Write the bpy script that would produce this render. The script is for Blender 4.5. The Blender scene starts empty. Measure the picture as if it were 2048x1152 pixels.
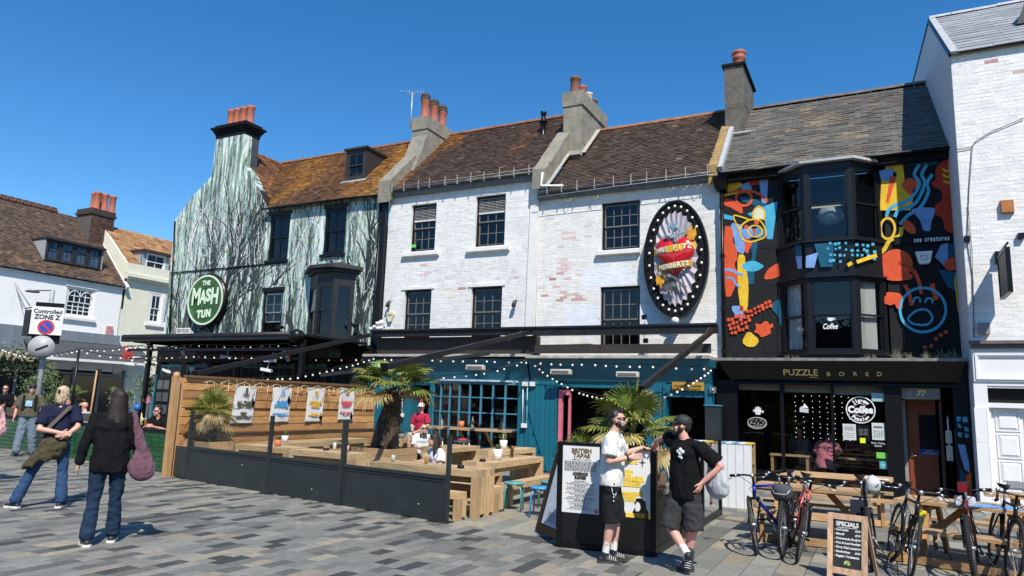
import bpy, bmesh, math, random
from mathutils import Vector, Matrix, noise
PI = math.pi
rnd = random.Random(7)
scene = bpy.context.scene
C = bpy.context.collection
V = Vector

# ---------------------------------------------------------------- camera, sky, sun, exposure
CAM_H = 1.72
YAW, PITCH, ROLL, FPX = math.radians(27.38), math.radians(9.16), math.radians(1.94), 1419.0
_f = V((-math.sin(YAW)*math.cos(PITCH), math.cos(YAW)*math.cos(PITCH), math.sin(PITCH)))
_r = V((math.cos(YAW), math.sin(YAW), 0)); _u = _r.cross(_f)
_R = _r*math.cos(ROLL)+_u*math.sin(ROLL); _U = -_r*math.sin(ROLL)+_u*math.cos(ROLL)
cam = bpy.data.objects.new('camera', bpy.data.cameras.new('camera')); C.objects.link(cam)
cam.matrix_world = Matrix(((_R.x, _U.x, -_f.x, 0), (_R.y, _U.y, -_f.y, 0), (_R.z, _U.z, -_f.z, CAM_H), (0, 0, 0, 1)))
cam.data.sensor_width = 36; cam.data.lens = FPX/2048*36; cam.data.clip_end = 3000; cam.data.clip_start = 0.05
scene.camera = cam
SUN_EL, SUN_AZ = math.radians(50), math.radians(140)
world = bpy.data.worlds.new('World'); scene.world = world; world.use_nodes = True
wn = world.node_tree; sky = wn.nodes.new('ShaderNodeTexSky'); sky.sky_type = 'NISHITA'; sky.sun_disc = False
sky.sun_elevation = SUN_EL; sky.sun_rotation = SUN_AZ; sky.air_density = 1.0; sky.dust_density = 0.0; sky.ozone_density = 4.0; sky.altitude = 200
hsn = wn.nodes.new('ShaderNodeHueSaturation'); hsn.inputs['Saturation'].default_value = 1.3; wn.links.new(sky.outputs[0], hsn.inputs['Color'])
wn.links.new(hsn.outputs[0], wn.nodes['Background'].inputs[0]); wn.nodes['Background'].inputs[1].default_value = 0.135
sl = bpy.data.lights.new('sun', 'SUN'); sl.energy = 4.8; sl.angle = math.radians(0.5); sl.color = (1, .935, .83)
so = bpy.data.objects.new('sun', sl); C.objects.link(so)
SDIR = V((-math.sin(SUN_AZ)*math.cos(SUN_EL), -math.cos(SUN_AZ)*math.cos(SUN_EL), -math.sin(SUN_EL)))
so.rotation_euler = SDIR.to_track_quat('-Z', 'Y').to_euler()
scene.view_settings.view_transform = 'Standard'; scene.view_settings.look = 'None'
scene.view_settings.exposure = 0.3; scene.view_settings.gamma = 1; scene.view_settings.use_curve_mapping = False
try:
 scene.cycles.use_denoising = True; scene.cycles.max_bounces = 6; scene.cycles.transparent_max_bounces = 16
 scene.cycles.caustics_reflective = False; scene.cycles.caustics_refractive = False; scene.cycles.sample_clamp_indirect = 4
except Exception: pass

# survey helpers: a sighting (in photograph pixels, 2048 wide) met with a real plane of the place
def _ray(x, y): return _R*(x-1024)-_U*(y-576)+_f*FPX
def onY(x, y, Y): d = _ray(x, y); return V((0, 0, CAM_H))+d*(Y/d.y)
def onX(x, y, X): d = _ray(x, y); return V((0, 0, CAM_H))+d*(X/d.x)
def onZ(x, y, z=0): d = _ray(x, y); return V((0, 0, CAM_H))+d*((z-CAM_H)/d.z)
def rectY(x0, y0, x1, y1, Y):       # opening seen from (x0,y0) to (x1,y1) on the plane y=Y -> X0, X1, Z0, Z1
 ym, xm = (y0+y1)/2, (x0+x1)/2
 return onY(x0, ym, Y).x, onY(x1, ym, Y).x, onY(xm, y1, Y).z, onY(xm, y0, Y).z

# ---------------------------------------------------------------- materials
MATS = {}
def mat(name, col, rough=.7, metal=0, var=.12, scale=6, bump=0, bscale=40, attr=False, spec=.5, coat=0, alpha=None,
  stretch=None, dirt=None, dirt_amt=.0, dirt_scale=2.5, orand=0, trans=0, sheen=0, emit=None, estr=0, sss=0):
 if name in MATS: return MATS[name]
 m = bpy.data.materials.new(name); m.use_nodes = True; nt = m.node_tree; N = nt.nodes; L = nt.links
 b = N['Principled BSDF']; b.inputs['Roughness'].default_value = rough; b.inputs['Metallic'].default_value = metal
 b.inputs['Specular IOR Level'].default_value = spec
 if coat: b.inputs['Coat Weight'].default_value = coat; b.inputs['Coat Roughness'].default_value = .08
 if sss: b.inputs['Subsurface Weight'].default_value = sss; b.inputs['Subsurface Radius'].default_value = (.02, .008, .004)
 if sheen: b.inputs['Sheen Weight'].default_value = sheen
 if emit: b.inputs['Emission Color'].default_value = (*emit, 1); b.inputs['Emission Strength'].default_value = estr
 tc = N.new('ShaderNodeTexCoord'); mp = N.new('ShaderNodeMapping'); L.new(tc.outputs['Object'], mp.inputs[0])
 if stretch: mp.inputs['Scale'].default_value = stretch
 src = None
 if attr:
  a = N.new('ShaderNodeAttribute'); a.attribute_name = 'Col'; src = a.outputs['Color']
 else:
  a = N.new('ShaderNodeRGB'); a.outputs[0].default_value = (*col, 1); src = a.outputs[0]
 def mixc(kind, fac, A, B):
  x = N.new('ShaderNodeMix'); x.data_type = 'RGBA'; x.blend_type = kind
  if isinstance(fac, float) or isinstance(fac, int): x.inputs[0].default_value = fac
  else: L.new(fac, x.inputs[0])
  for s, i in ((A, 6), (B, 7)):
   if isinstance(s, tuple): x.inputs[i].default_value = (*s, 1)
   else: L.new(s, x.inputs[i])
  return x.outputs[2]
 if var:
  n = N.new('ShaderNodeTexNoise'); n.inputs['Scale'].default_value = scale; n.inputs['Detail'].default_value = 8; n.inputs['Roughness'].default_value = .65
  L.new(mp.outputs[0], n.inputs[0])
  r = N.new('ShaderNodeMapRange'); r.inputs[1].default_value = .25; r.inputs[2].default_value = .75
  r.inputs[3].default_value = 1-var*1.6; r.inputs[4].default_value = 1+var*1.2; L.new(n.outputs[0], r.inputs[0])
  cc = N.new('ShaderNodeCombineColor')
  for i in range(3): L.new(r.outputs[0], cc.inputs[i])
  src = mixc('MULTIPLY', 1.0, src, cc.outputs[0])
 if dirt:
  n2 = N.new('ShaderNodeTexNoise'); n2.inputs['Scale'].default_value = dirt_scale; n2.inputs['Detail'].default_value = 10; n2.inputs['Roughness'].default_value = .7
  L.new(mp.outputs[0], n2.inputs[0])
  r2 = N.new('ShaderNodeMapRange'); r2.inputs[1].default_value = .52; r2.inputs[2].default_value = .72; r2.inputs[3].default_value = 0; r2.inputs[4].default_value = dirt_amt
  L.new(n2.outputs[0], r2.inputs[0]); src = mixc('MIX', r2.outputs[0], src, dirt)
 if orand:
  oi = N.new('ShaderNodeObjectInfo'); r3 = N.new('ShaderNodeMapRange'); r3.inputs[3].default_value = 1-orand; r3.inputs[4].default_value = 1+orand; L.new(oi.outputs['Random'], r3.inputs[0])
  c3 = N.new('ShaderNodeCombineColor')
  for i in range(3): L.new(r3.outputs[0], c3.inputs[i])
  src = mixc('MULTIPLY', 1.0, src, c3.outputs[0])
 L.new(src, b.inputs['Base Color'])
 if bump:
  bn = N.new('ShaderNodeTexNoise'); bn.inputs['Scale'].default_value = bscale; bn.inputs['Detail'].default_value = 6; L.new(mp.outputs[0], bn.inputs[0])
  bp = N.new('ShaderNodeBump'); bp.inputs['Strength'].default_value = min(1, bump); bp.inputs['Distance'].default_value = .012; L.new(bn.outputs[0], bp.inputs['Height']); L.new(bp.outputs[0], b.inputs['Normal'])
 MATS[name] = m; return m
def glass_mat(name, tint, rough=.02, through=.8, ior=1.5):
 if name in MATS: return MATS[name]
 m = bpy.data.materials.new(name); m.use_nodes = True; nt = m.node_tree; N = nt.nodes; L = nt.links; N.clear()
 o = N.new('ShaderNodeOutputMaterial'); mx = N.new('ShaderNodeMixShader'); g = N.new('ShaderNodeBsdfGlossy'); t = N.new('ShaderNodeBsdfTransparent')
 fr = N.new('ShaderNodeFresnel'); ge = N.new('ShaderNodeNewGeometry'); mr = N.new('ShaderNodeMapRange'); mr.inputs[3].default_value = ior; mr.inputs[4].default_value = 1/ior; L.new(ge.outputs['Backfacing'], mr.inputs[0]); L.new(mr.outputs[0], fr.inputs[0]); g.inputs['Roughness'].default_value = rough; t.inputs[0].default_value = (*tint, 1)
 nz = N.new('ShaderNodeTexNoise'); nz.inputs['Scale'].default_value = 2.2; bp = N.new('ShaderNodeBump'); bp.inputs['Strength'].default_value = .15; bp.inputs['Distance'].default_value = .02
 L.new(nz.outputs[0], bp.inputs['Height']); L.new(bp.outputs[0], g.inputs['Normal'])
 mu = N.new('ShaderNodeMath'); mu.operation = 'MULTIPLY'; mu.inputs[1].default_value = 1.35; mu.use_clamp = True
 L.new(fr.outputs[0], mu.inputs[0]); L.new(mu.outputs[0], mx.inputs[0]); L.new(t.outputs[0], mx.inputs[1]); L.new(g.outputs[0], mx.inputs[2]); L.new(mx.outputs[0], o.inputs[0])
 MATS[name] = m; return m

def wood(name, a, var=.3, rough=.6, axis=(1, 14, 14)):
 if name in MATS: return MATS[name]
 m = mat(name, a, rough, var=var, scale=3.0, bump=.35, bscale=6, stretch=axis, orand=.25, dirt=(a[0]*.55, a[1]*.5, a[2]*.42), dirt_amt=.5, dirt_scale=2.2)
 return m

# ---------------------------------------------------------------- mesh building
class MB:
 def __init__(s): s.v = []; s.f = []; s.c = []; s.sm = []
 def add(s, vs, fs, col=None, smooth=False):
  o = len(s.v); s.v += [tuple(p) for p in vs]
  for f in fs: s.f.append(tuple(i+o for i in f)); s.c.append(col); s.sm.append(smooth)
  return s
 def hexa(s, p, col=None):     # 8 corners: bottom 4 ccw, top 4 ccw
  return s.add(p, [(0, 3, 2, 1), (4, 5, 6, 7), (0, 1, 5, 4), (1, 2, 6, 5), (2, 3, 7, 6), (3, 0, 4, 7)], col)
 def box(s, x0, x1, y0, y1, z0, z1, col=None):
  if x0 > x1: x0, x1 = x1, x0
  if y0 > y1: y0, y1 = y1, y0
  if z0 > z1: z0, z1 = z1, z0
  return s.hexa([(x0, y0, z0), (x1, y0, z0), (x1, y1, z0), (x0, y1, z0), (x0, y0, z1), (x1, y0, z1), (x1, y1, z1), (x0, y1, z1)], col)
 def beam(s, a, b, w, h, up=V((0, 0, 1)), col=None):      # rectangular bar from a to b
  a, b = V(a), V(b); d = (b-a).normalized(); sd = d.cross(V(up))
  if sd.length < 1e-4: sd = d.cross(V((0, 1, 0)))
  sd.normalize(); u = sd.cross(d); q = [(-1, -1), (1, -1), (1, 1), (-1, 1)]
  return s.hexa([a+sd*(w/2*i)+u*(h/2*j) for i, j in q]+[b+sd*(w/2*i)+u*(h/2*j) for i, j in q], col)
 def tube(s, pts, r, n=8, col=None, caps=True, smooth=True, ell=None):
  pts = [V(p) for p in pts]; R = r if isinstance(r, (list, tuple)) else [r]*len(pts)
  rings = []; prev = None
  for i, p in enumerate(pts):
   d = (pts[min(i+1, len(pts)-1)]-pts[max(i-1, 0)])
   d = d.normalized() if d.length > 1e-9 else V((0, 0, 1))
   if prev is None:
    a = V((0, 0, 1)) if abs(d.z) < .9 else V((1, 0, 0)); x = d.cross(a).normalized()
   else:
    x = prev-d*prev.dot(d); x = x.normalized() if x.length > 1e-6 else d.orthogonal().normalized()
   prev = x; y = d.cross(x)
   rings.append([p+(x*math.cos(2*PI*k/n)+y*math.sin(2*PI*k/n))*R[i] for k in range(n)])
  vs = [q for g in rings for q in g]; fs = []
  for i in range(len(rings)-1):
   for k in range(n):
    fs.append((i*n+k, i*n+(k+1) % n, (i+1)*n+(k+1) % n, (i+1)*n+k))
  s.add(vs, fs, col, smooth)
  if caps:
   o = len(s.v)-len(vs)
   s.f.append(tuple(o+k for k in range(n))[::-1]); s.c.append(col); s.sm.append(False)
   s.f.append(tuple(o+(len(rings)-1)*n+k for k in range(n))); s.c.append(col); s.sm.append(False)
  return s
 def lathe(s, prof, c, n=16, col=None, axis=None, smooth=True, wob=0):
  c = V(c); ax = V(axis or (0, 0, 1)).normalized(); x = ax.orthogonal().normalized(); y = ax.cross(x); vs = []; fs = []
  for r, z in prof:
   for k in range(n):
    rr = r*(1+wob*math.sin(k*2.7+z*9)); vs.append(c+ax*z+(x*math.cos(2*PI*k/n)+y*math.sin(2*PI*k/n))*rr)
  for i in range(len(prof)-1):
   for k in range(n): fs.append((i*n+k, i*n+(k+1) % n, (i+1)*n+(k+1) % n, (i+1)*n+k))
  return s.add(vs, fs, col, smooth)
 def ball(s, c, r, n=10, col=None, sc=(1, 1, 1)):
  c = V(c); m = max(4, n//2); vs = []; fs = []
  for i in range(m+1):
   t = PI*i/m
   for k in range(n): vs.append(c+V((r*sc[0]*math.sin(t)*math.cos(2*PI*k/n), r*sc[1]*math.sin(t)*math.sin(2*PI*k/n), -r*sc[2]*math.cos(t))))
  for i in range(m):
   for k in range(n): fs.append((i*n+k, i*n+(k+1) % n, (i+1)*n+(k+1) % n, (i+1)*n+k))
  return s.add(vs, fs, col, True)
 def prism(s, poly, off, col=None):    # polygon (3d points) extruded by vector off
  n = len(poly); P = [V(p) for p in poly]; o = V(off); vs = P+[p+o for p in P]
  fs = [tuple(range(n)), tuple(range(2*n-1, n-1, -1))]+[(i, i+n, (i+1) % n+n, (i+1) % n) for i in range(n)]
  return s.add(vs, fs, col)
 def quad(s, a, b, c, d, col=None): return s.add([a, b, c, d], [(0, 1, 2, 3)], col)
 def build(s, name, m, parent=None, fix=False):
  me = bpy.data.meshes.new(name); o0 = ORG.get(parent.name, V((0, 0, 0))) if parent else V((0, 0, 0))
  vs = [(p[0]-o0.x, p[1]-o0.y, p[2]-o0.z) for p in s.v]
  me.from_pydata(vs, [], s.f); me.polygons.foreach_set('use_smooth', s.sm)
  if any(c is not None for c in s.c):
   at = me.color_attributes.new('Col', 'FLOAT_COLOR', 'CORNER'); buf = []
   for f, c in zip(s.f, s.c): buf += list((*(c or (.5, .5, .5)), 1))*len(f)
   at.data.foreach_set('color', buf)
  if fix:
   bm = bmesh.new(); bm.from_mesh(me); bmesh.ops.recalc_face_normals(bm, faces=bm.faces); bm.to_mesh(me); bm.free()
  me.materials.append(m); return link(name, me, parent)
ORG = {}
def link(name, me, parent=None):
 o = bpy.data.objects.new(name, me); C.objects.link(o)
 if parent: o.parent = parent; ORG[o.name] = ORG.get(parent.name, V((0, 0, 0)))
 return o
def tag(o, label=None, cat=None, group=None, kind=None):
 for k, v in (('label', label), ('category', cat), ('group', group), ('kind', kind)):
  if v: o[k] = v
 return o
def thing(name, label, cat, loc=(0, 0, 0), group=None, kind=None):
 o = bpy.data.objects.new(name, None); C.objects.link(o); o.location = loc; o.empty_display_size = .1; ORG[o.name] = V(loc)
 return tag(o, label, cat, group, kind)
def copy_tree(o, parent=None):
 c = o.copy(); C.objects.link(c)
 if parent: c.parent = parent
 for ch in [x for x in o.children]: copy_tree(ch, c)
 return c
def mesh_of(o):
 dg = bpy.context.evaluated_depsgraph_get(); dg.update(); me = bpy.data.meshes.new_from_object(o.evaluated_get(dg)); return me
def frame(right, up): r = V(right).normalized(); u = V(up).normalized(); return r, u, r.cross(u)
def text(body, name, m, pos, size, parent=None, right=(1, 0, 0), up=(0, 0, 1), ext=.003, align='CENTER', width=None, shear=0, space=1, bold=0, kind=None, line=1):
 cu = bpy.data.curves.new(name, 'FONT'); cu.body = body; cu.size = size; cu.extrude = ext; cu.align_x = align; cu.align_y = 'CENTER'
 cu.shear = shear; cu.space_character = space; cu.offset = bold; cu.resolution_u = 3; cu.space_line = line
 t = bpy.data.objects.new(name, cu); C.objects.link(t); me = mesh_of(t); bpy.data.objects.remove(t)
 r, u, n = frame(right, up); o0 = ORG.get(parent.name, V((0, 0, 0))) if parent else V((0, 0, 0))
 k = 1
 if width and len(me.vertices):
  xs = [v.co.x for v in me.vertices]; w = max(xs)-min(xs); k = width/w
  mid = (max(xs)+min(xs))/2 if align == 'CENTER' else 0
  for v in me.vertices: v.co.x -= mid
 for v in me.vertices: v.co = V(pos)+r*(v.co.x*k)+u*v.co.y+n*v.co.z-o0
 me.materials.clear(); me.materials.append(m); return link(name, me, parent)

WHITE = mat('white_painted_brick', (.8, .8, .78), .75, attr=True, var=.07, scale=2, bump=.6, bscale=25, stretch=(1.6, 1.6, .7), dirt=(.52, .49, .43), dirt_amt=.3, dirt_scale=2.2)
RENDER = mat('white_render', (.76, .75, .72), .8, var=.06, scale=3, bump=.2, bscale=30, dirt=(.5, .48, .42), dirt_amt=.35)
CREAM = mat('cream_render', (.76, .74, .6), .8, var=.05, scale=3, dirt=(.5, .46, .36), dirt_amt=.3)
CONC = mat('weathered_cement', (.27, .25, .2), .9, var=.3, scale=5, bump=.8, bscale=14, dirt=(.1, .1, .08), dirt_amt=.7)
DCONC = mat('dark_weathered_cement', (.13, .12, .10), .9, var=.35, scale=4, bump=.6, bscale=12, dirt=(.06, .055, .045), dirt_amt=.6)
CLAY = mat('terracotta', (.4, .125, .075), .75, var=.22, scale=5, dirt=(.2, .07, .05), dirt_amt=.5)
TILE = mat('roof_tile', (.2, .1, .06), .85, attr=True, var=.25, scale=14, bump=.4)
SLATE = mat('slate', (.2, .2, .19), .65, attr=True, var=.18, scale=9, bump=.4, bscale=20, dirt=(.3, .17, .05), dirt_amt=.35, dirt_scale=5)
BLACK = mat('black_paint', (.006, .006, .007), .35, var=.15, spec=.3)
MBLACK = mat('matt_black', (.008, .008, .009), .7, var=.15, spec=.2)
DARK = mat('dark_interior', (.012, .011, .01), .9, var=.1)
CHAR = mat('charcoal_wall_paint', (.014, .014, .0155), .75, spec=.25, var=.15, scale=3, bump=.3, bscale=18)
GREYP = mat('anthracite_paint', (.024, .031, .033), .45, spec=.35, var=.12, scale=2.5, dirt=(.07, .07, .065), dirt_amt=.2)
TEAL = mat('teal_paint', (.008, .13, .19), .45, var=.14, scale=3, bump=.15, bscale=12)
DTEAL = mat('dark_teal_paint', (.006, .06, .085), .5, var=.12)
LTEAL = mat('pale_blue_frame', (.06, .22, .32), .45, var=.08)
PINK = mat('pink_paint', (.62, .16, .22), .5, var=.1)
WP = mat('white_gloss_paint', (.8, .8, .79), .35, var=.04)
PLAST = mat('white_plastic', (.75, .75, .72), .35, var=.04)
STEEL = mat('galvanised_steel', (.45, .46, .47), .4, metal=.85, var=.12)
BRIGHTR = mat('bright_render', (.88, .88, .86), .8, var=.04, scale=3, dirt=(.6, .58, .52), dirt_amt=.2)
LEAD = mat('lead_flashing', (.42, .43, .44), .6, var=.15)
PINE = wood('pine', (.5, .27, .11)); PINEX = wood('pine_long', (.5, .31, .155), axis=(1.2, 14, 14)); PINEY = wood('pine_deep', (.56, .29, .11), axis=(14, 1.2, 14)); PINEZ = wood('pine_upright', (.5, .29, .13), axis=(14, 14, 1.2))
OLDW = wood('weathered_pine', (.42, .3, .18), axis=(1.2, 14, 14)); PALEW = mat('whitewashed_board', (.72, .73, .72), .7, var=.1, scale=3, stretch=(12, 12, 1), dirt=(.5, .52, .52), dirt_amt=.6)
GLASS = glass_mat('window_glass', (.55, .58, .58)); CLEAR = glass_mat('clear_glass', (.93, .96, .95)); SHOPG = glass_mat('shop_glass', (.8, .83, .82))
BULB = mat('frosted_bulb', (.85, .83, .76), .25, var=.02, emit=(1, .9, .7), estr=.25)
GOLD = mat('gold_lettering', (.85, .68, .24), .5, var=.1)
LEAF = mat('palm_leaf', (.11, .16, .025), .45, attr=True, var=.15, scale=8, trans=.2)
SOIL = mat('soil', (.03, .02, .012), .95, var=.3)
# ---------------------------------------------------------------- ground and paving
ground = MB(); ground.box(-420, 300, -60, 900, -.4, -.014); ground = ground.build('ground', mat('jointing_sand', (.075, .07, .06), .95, var=.2, scale=5))
tag(ground, 'grey jointing bed under the paving of the square', None, None, 'structure')
PAVE = mat('paving_stone', (.2, .2, .2), .72, attr=True, var=.16, scale=10, bump=.35, bscale=60, dirt=(.22, .2, .17), dirt_amt=.3, dirt_scale=1.3)
def stone_col(X, Y, big):
 t = rnd.random(); k = rnd.uniform(.85, 1.15)
 if big:
  if t < .14: c = (.29, .25, .19)
  elif t < .3: c = (.14, .138, .13)
  elif t < .65: c = (.21, .205, .19)
  else: c = (.26, .25, .22)
 else:
  if t < .13: c = (.05, .05, .049)
  elif t < .3: c = (.12, .118, .112)
  elif t < .58: c = (.175, .172, .162)
  elif t < .88: c = (.215, .21, .195)
  else: c = (.27, .235, .19)
 return c[0]*k, c[1]*k*1.015, c[2]*k*.96
stones = []
def zone_big(X, Y):   # larger slabs round the cafe tables
 return X > -3.0+max(0, (8.6-Y))*.55 or (Y > 9.05-(X+5.5)*.16 and X > -13 and Y > 8.9) or (X > -12.9 and Y > 10.2-(X+12.9)*.18)
def lay(width, big, X0, X1, Y0, Y1):
 X = X0
 while X < X1:
  w = width; Y = Y0-rnd.random()*.6
  while Y < Y1:
   l = rnd.choice((.42, .55, .66, .75)) if big else rnd.choice((.2, .27, .32, .36, .44, .5))
   cx, cy = X+w/2, Y+l/2; d = math.hypot(cx, cy-0); ang = math.atan2(-cx, cy)
   if zone_big(cx, cy) == big and ang > -.30 and ang < 1.2 and d > 3.4: stones.append((d, X, Y, w, l, big, stone_col(cx, cy, big)))
   Y += l
  X += w
lay(.168, False, -24.5, -.3, 2.2, 14.5); lay(.3, True, -14, 4.2, 5.5, 17.1)
# the level street beyond the tiled wall and the area out of the photographer's foreground
stones.sort(key=lambda s: s[0]); rest = MB()
def stone(mb, s):
 d, X, Y, w, l, big, c = s; g = .0035 if not big else .005; h = rnd.uniform(-.0022, .0022); t = [rnd.uniform(-.0012, .0012) for _ in range(4)]
 x0, x1, y0, y1 = X+g, X+w-g, Y+g, Y+l-g; b = .003
 vs = [(x0, y0, -.013), (x1, y0, -.013), (x1, y1, -.013), (x0, y1, -.013), (x0, y0, h-b+t[0]), (x1, y0, h-b+t[1]), (x1, y1, h-b+t[2]), (x0, y1, h-b+t[3]),
   (x0+b, y0+b, h+t[0]), (x1-b, y0+b, h+t[1]), (x1-b, y1-b, h+t[2]), (x0+b, y1-b, h+t[3])]
 mb.add(vs, [(8, 9, 10, 11), (0, 1, 5, 4), (1, 2, 6, 5), (2, 3, 7, 6), (3, 0, 4, 7), (4, 5, 9, 8), (5, 6, 10, 9), (6, 7, 11, 10), (7, 4, 8, 11)], c)
for i, s in enumerate(stones):
 if i < 300: m_ = MB(); stone(m_, s); m_.build('paving_stone', PAVE, ground)
 else: stone(rest, s)
tag(rest.build('paving_stones', PAVE, ground), kind='stuff')
far_pave = MB(); far_pave.quad((-33, 2, -.004), (-24.5, 2, -.004), (-24.5, 60, -.004), (-33, 60, -.004)); far_pave.quad((-24.5, 14.5, -.004), (-14, 14.5, -.004), (-14, 17.6, -.004), (-24.5, 17.6, -.004))
tag(far_pave.build('pavement', mat('far_paving', (.17, .17, .165), .8, var=.35, scale=3, stretch=(4, 1, 1))), kind='structure')
# drain channel with an iron grating across the slabs
dr = thing('drain_grating', 'rusty slotted drain channel set in the paving beside the white planter', 'drain', (-1.9, 11.3, 0))
a = onZ(1424, 1036); b = onZ(1508, 1050)
mb = MB(); RUST = mat('rusty_iron', (.12, .07, .05), .8, var=.3)
mb.beam((a.x, a.y-.06, .003), (b.x+.4, b.y-.06, .003), .018, .008); mb.beam((a.x, a.y+.06, .003), (b.x+.4, b.y+.06, .003), .018, .008); mb.build('rail', RUST, dr)
sl_ = MB()
for k in range(30):
 p = a.lerp(b+V((.4, 0, 0)), k/29.); sl_.box(p.x-.006, p.x+.006, p.y-.05, p.y+.05, .001, .0075)
tag(sl_.build('bars', RUST, dr), kind='stuff')
# a few flecks of litter and gum on the stones
sp = MB()
for _ in range(140):
 x, y = rnd.uniform(-14, -.5), rnd.uniform(4.5, 9.5); r = rnd.uniform(.006, .016); h = .0045
 sp.add([(x+r*math.cos(k*1.05)*rnd.uniform(.6, 1), y+r*math.sin(k*1.05), h) for k in range(6)], [tuple(range(6))], rnd.choice([(.5, .48, .44), (.4, .38, .34), (.05, .05, .05), (.6, .6, .57)]))
tag(sp.build('litter', mat('litter', (.5, .5, .5), .8, attr=True, var=0)), 'tiny pale flecks of gum and litter on the paving', None, None, 'stuff')
# ---------------------------------------------------------------- builders for walls, roofs, windows
def holed_wall(mb, x0, x1, z0, z1, Y, th, holes, col=None):
 xs = sorted({x0, x1, *[min(max(h[i], x0), x1) for h in holes for i in (0, 1)]}); zs = sorted({z0, z1, *[min(max(h[i], z0), z1) for h in holes for i in (2, 3)]})
 for i in range(len(xs)-1):
  for j in range(len(zs)-1):
   cx, cz = (xs[i]+xs[i+1])/2, (zs[j]+zs[j+1])/2
   if any(h[0] < cx < h[1] and h[2] < cz < h[3] for h in holes): continue
   mb.quad((xs[i], Y, zs[j]), (xs[i+1], Y, zs[j]), (xs[i+1], Y, zs[j+1]), (xs[i], Y, zs[j+1]), col)
 for a, b, c, d in holes:
  B = Y+th
  mb.quad((a, Y, c), (a, Y, d), (a, B, d), (a, B, c), col); mb.quad((b, Y, c), (b, B, c), (b, B, d), (b, Y, d), col)
  mb.quad((a, Y, d), (b, Y, d), (b, B, d), (a, B, d), col); mb.quad((a, Y, c), (a, B, c), (b, B, c), (b, Y, c), col)
def bricks(parent, x0, x1, z0, z1, Y, holes, colf, bw=.225, bh=.075, n=300, rough=1.0, m=None):
 L = []; row = 0; z = z0
 while z < z1-.01:
  x = x0-(bw/2 if row % 2 else 0)
  while x < x1:
   w = bw*(1 if rough < 1.5 else rnd.uniform(.7, 1.35)); a, b = max(x, x0), min(x+w, x1); c, d = z, min(z+bh, z1); ok = b-a > .03
   for h in holes:
    if b > h[0] and a < h[1] and d > h[2] and c < h[3]:
     if d <= h[2]+bh*.6: d = h[2]
     elif c >= h[3]-bh*.6: c = h[3]
     elif a < h[0] and h[0]-a > .04: b = h[0]
     elif b > h[1] and b-h[1] > .04: a = h[1]
     else: ok = False
   if ok and b-a > .02 and d-c > .02: L.append((math.hypot((a+b)/2, Y)+abs(c-1.7)*.2, a, b, c, d))
   x += w
  z += bh; row += 1
 L.sort(); rest = MB()
 for i, (q, a, b, c, d) in enumerate(L):
  mb = MB() if i < n else rest; g = .0014; k = rnd.uniform(.0012, .0035)*rough; t = [rnd.uniform(-.0015, .0015)*rough for _ in range(4)]
  j = [rnd.uniform(-.002, .002)*rough for _ in range(4)]; y = Y-k; e = .004
  P = [(a+g, Y, c+g+j[0]), (b-g, Y, c+g+j[1]), (b-g, Y, d-g+j[2]), (a+g, Y, d-g+j[3])]
  Q = [(a+g+e, y+t[0], c+g+e+j[0]), (b-g-e, y+t[1], c+g+e+j[1]), (b-g-e, y+t[2], d-g-e+j[2]), (a+g+e, y+t[3], d-g-e+j[3])]
  mb.add(P+Q, [(4, 5, 6, 7), (0, 1, 5, 4), (1, 2, 6, 5), (2, 3, 7, 6), (3, 0, 4, 7)], colf((a+b)/2, (c+d)/2))
  if i < n: mb.build('brick', m or WHITE, parent)
 if rest.v: tag(rest.build('bricks', m or WHITE, parent), kind='stuff')
def roof(parent, lf, rf, y0, z0, y1, z1, tw, gauge, colf, th=.03, n=0, m=None, name='roof_tile', sag=0, ground_col=(.05, .035, .03), jit=1):
 """tiled slope from the eave (y0,z0) to the ridge (y1,z1); lf/rf give the left and right X at t in 0..1"""
 Ls = math.hypot(y1-y0, z1-z0); rows = int(Ls/gauge); dy, dz = (y1-y0)/Ls, (z1-z0)/Ls; ny, nz = -dz, dy; out = []
 def P(x, s, h):
  s_ = s-sag*math.sin(PI*s/Ls)*0; hh = h-sag*math.sin(PI*min(max((x-lf(0))/(rf(0)-lf(0)+1e-6), 0), 1))*math.sin(PI*min(s/Ls, 1))
  return (x, y0+dy*s_+ny*hh, z0+dz*s_+nz*hh)
 base = MB(); base.add([P(lf(0), 0, -.03), P(rf(0), 0, -.03), P(rf(1), Ls, -.03), P(lf(1), Ls, -.03)], [(0, 1, 2, 3)])
 r_ = base.build('roof', MATS.get('roof_underlay') or mat('roof_underlay', ground_col, .9, var=.2), parent)
 for r in range(rows):
  s0, s1 = r*gauge, min((r+1)*gauge+gauge*.25, Ls); t = r/rows; a, b = lf(t), rf(t); x = a-(tw/2 if r % 2 else 0)
  while x < b:
   xa, xb = max(x, a), min(x+tw, b)
   if xb-xa > .02:
    q = rnd.uniform(-.003, .006)*jit; w = rnd.uniform(-.004, .004)*jit; g = .0025
    p = [P(xa+g, s0+w, th+q), P(xb-g, s0+w, th+q+rnd.uniform(-.003, .003)*jit), P(xb-g, s1, .006), P(xa+g, s1, .006), P(xa+g, s0+w, q), P(xb-g, s0+w, q)]
    d = V(p[0])-V((0, 0, 1.7)); out.append((d.length, p, colf((xa+xb)/2, t)))
   x += tw
 out.sort(key=lambda o: o[0]); rest = MB(); F = [(0, 1, 2, 3), (4, 5, 1, 0), (4, 0, 3), (5, 2, 1)]
 for i, (d, p, c) in enumerate(out):
  if i < n: MB().add(p, F, c).build(name, m or TILE, r_)
  else: rest.add(p, F, c)
 if rest.v: tag(rest.build(name+'s', m or TILE, r_), kind='stuff')
 return r_
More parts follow.
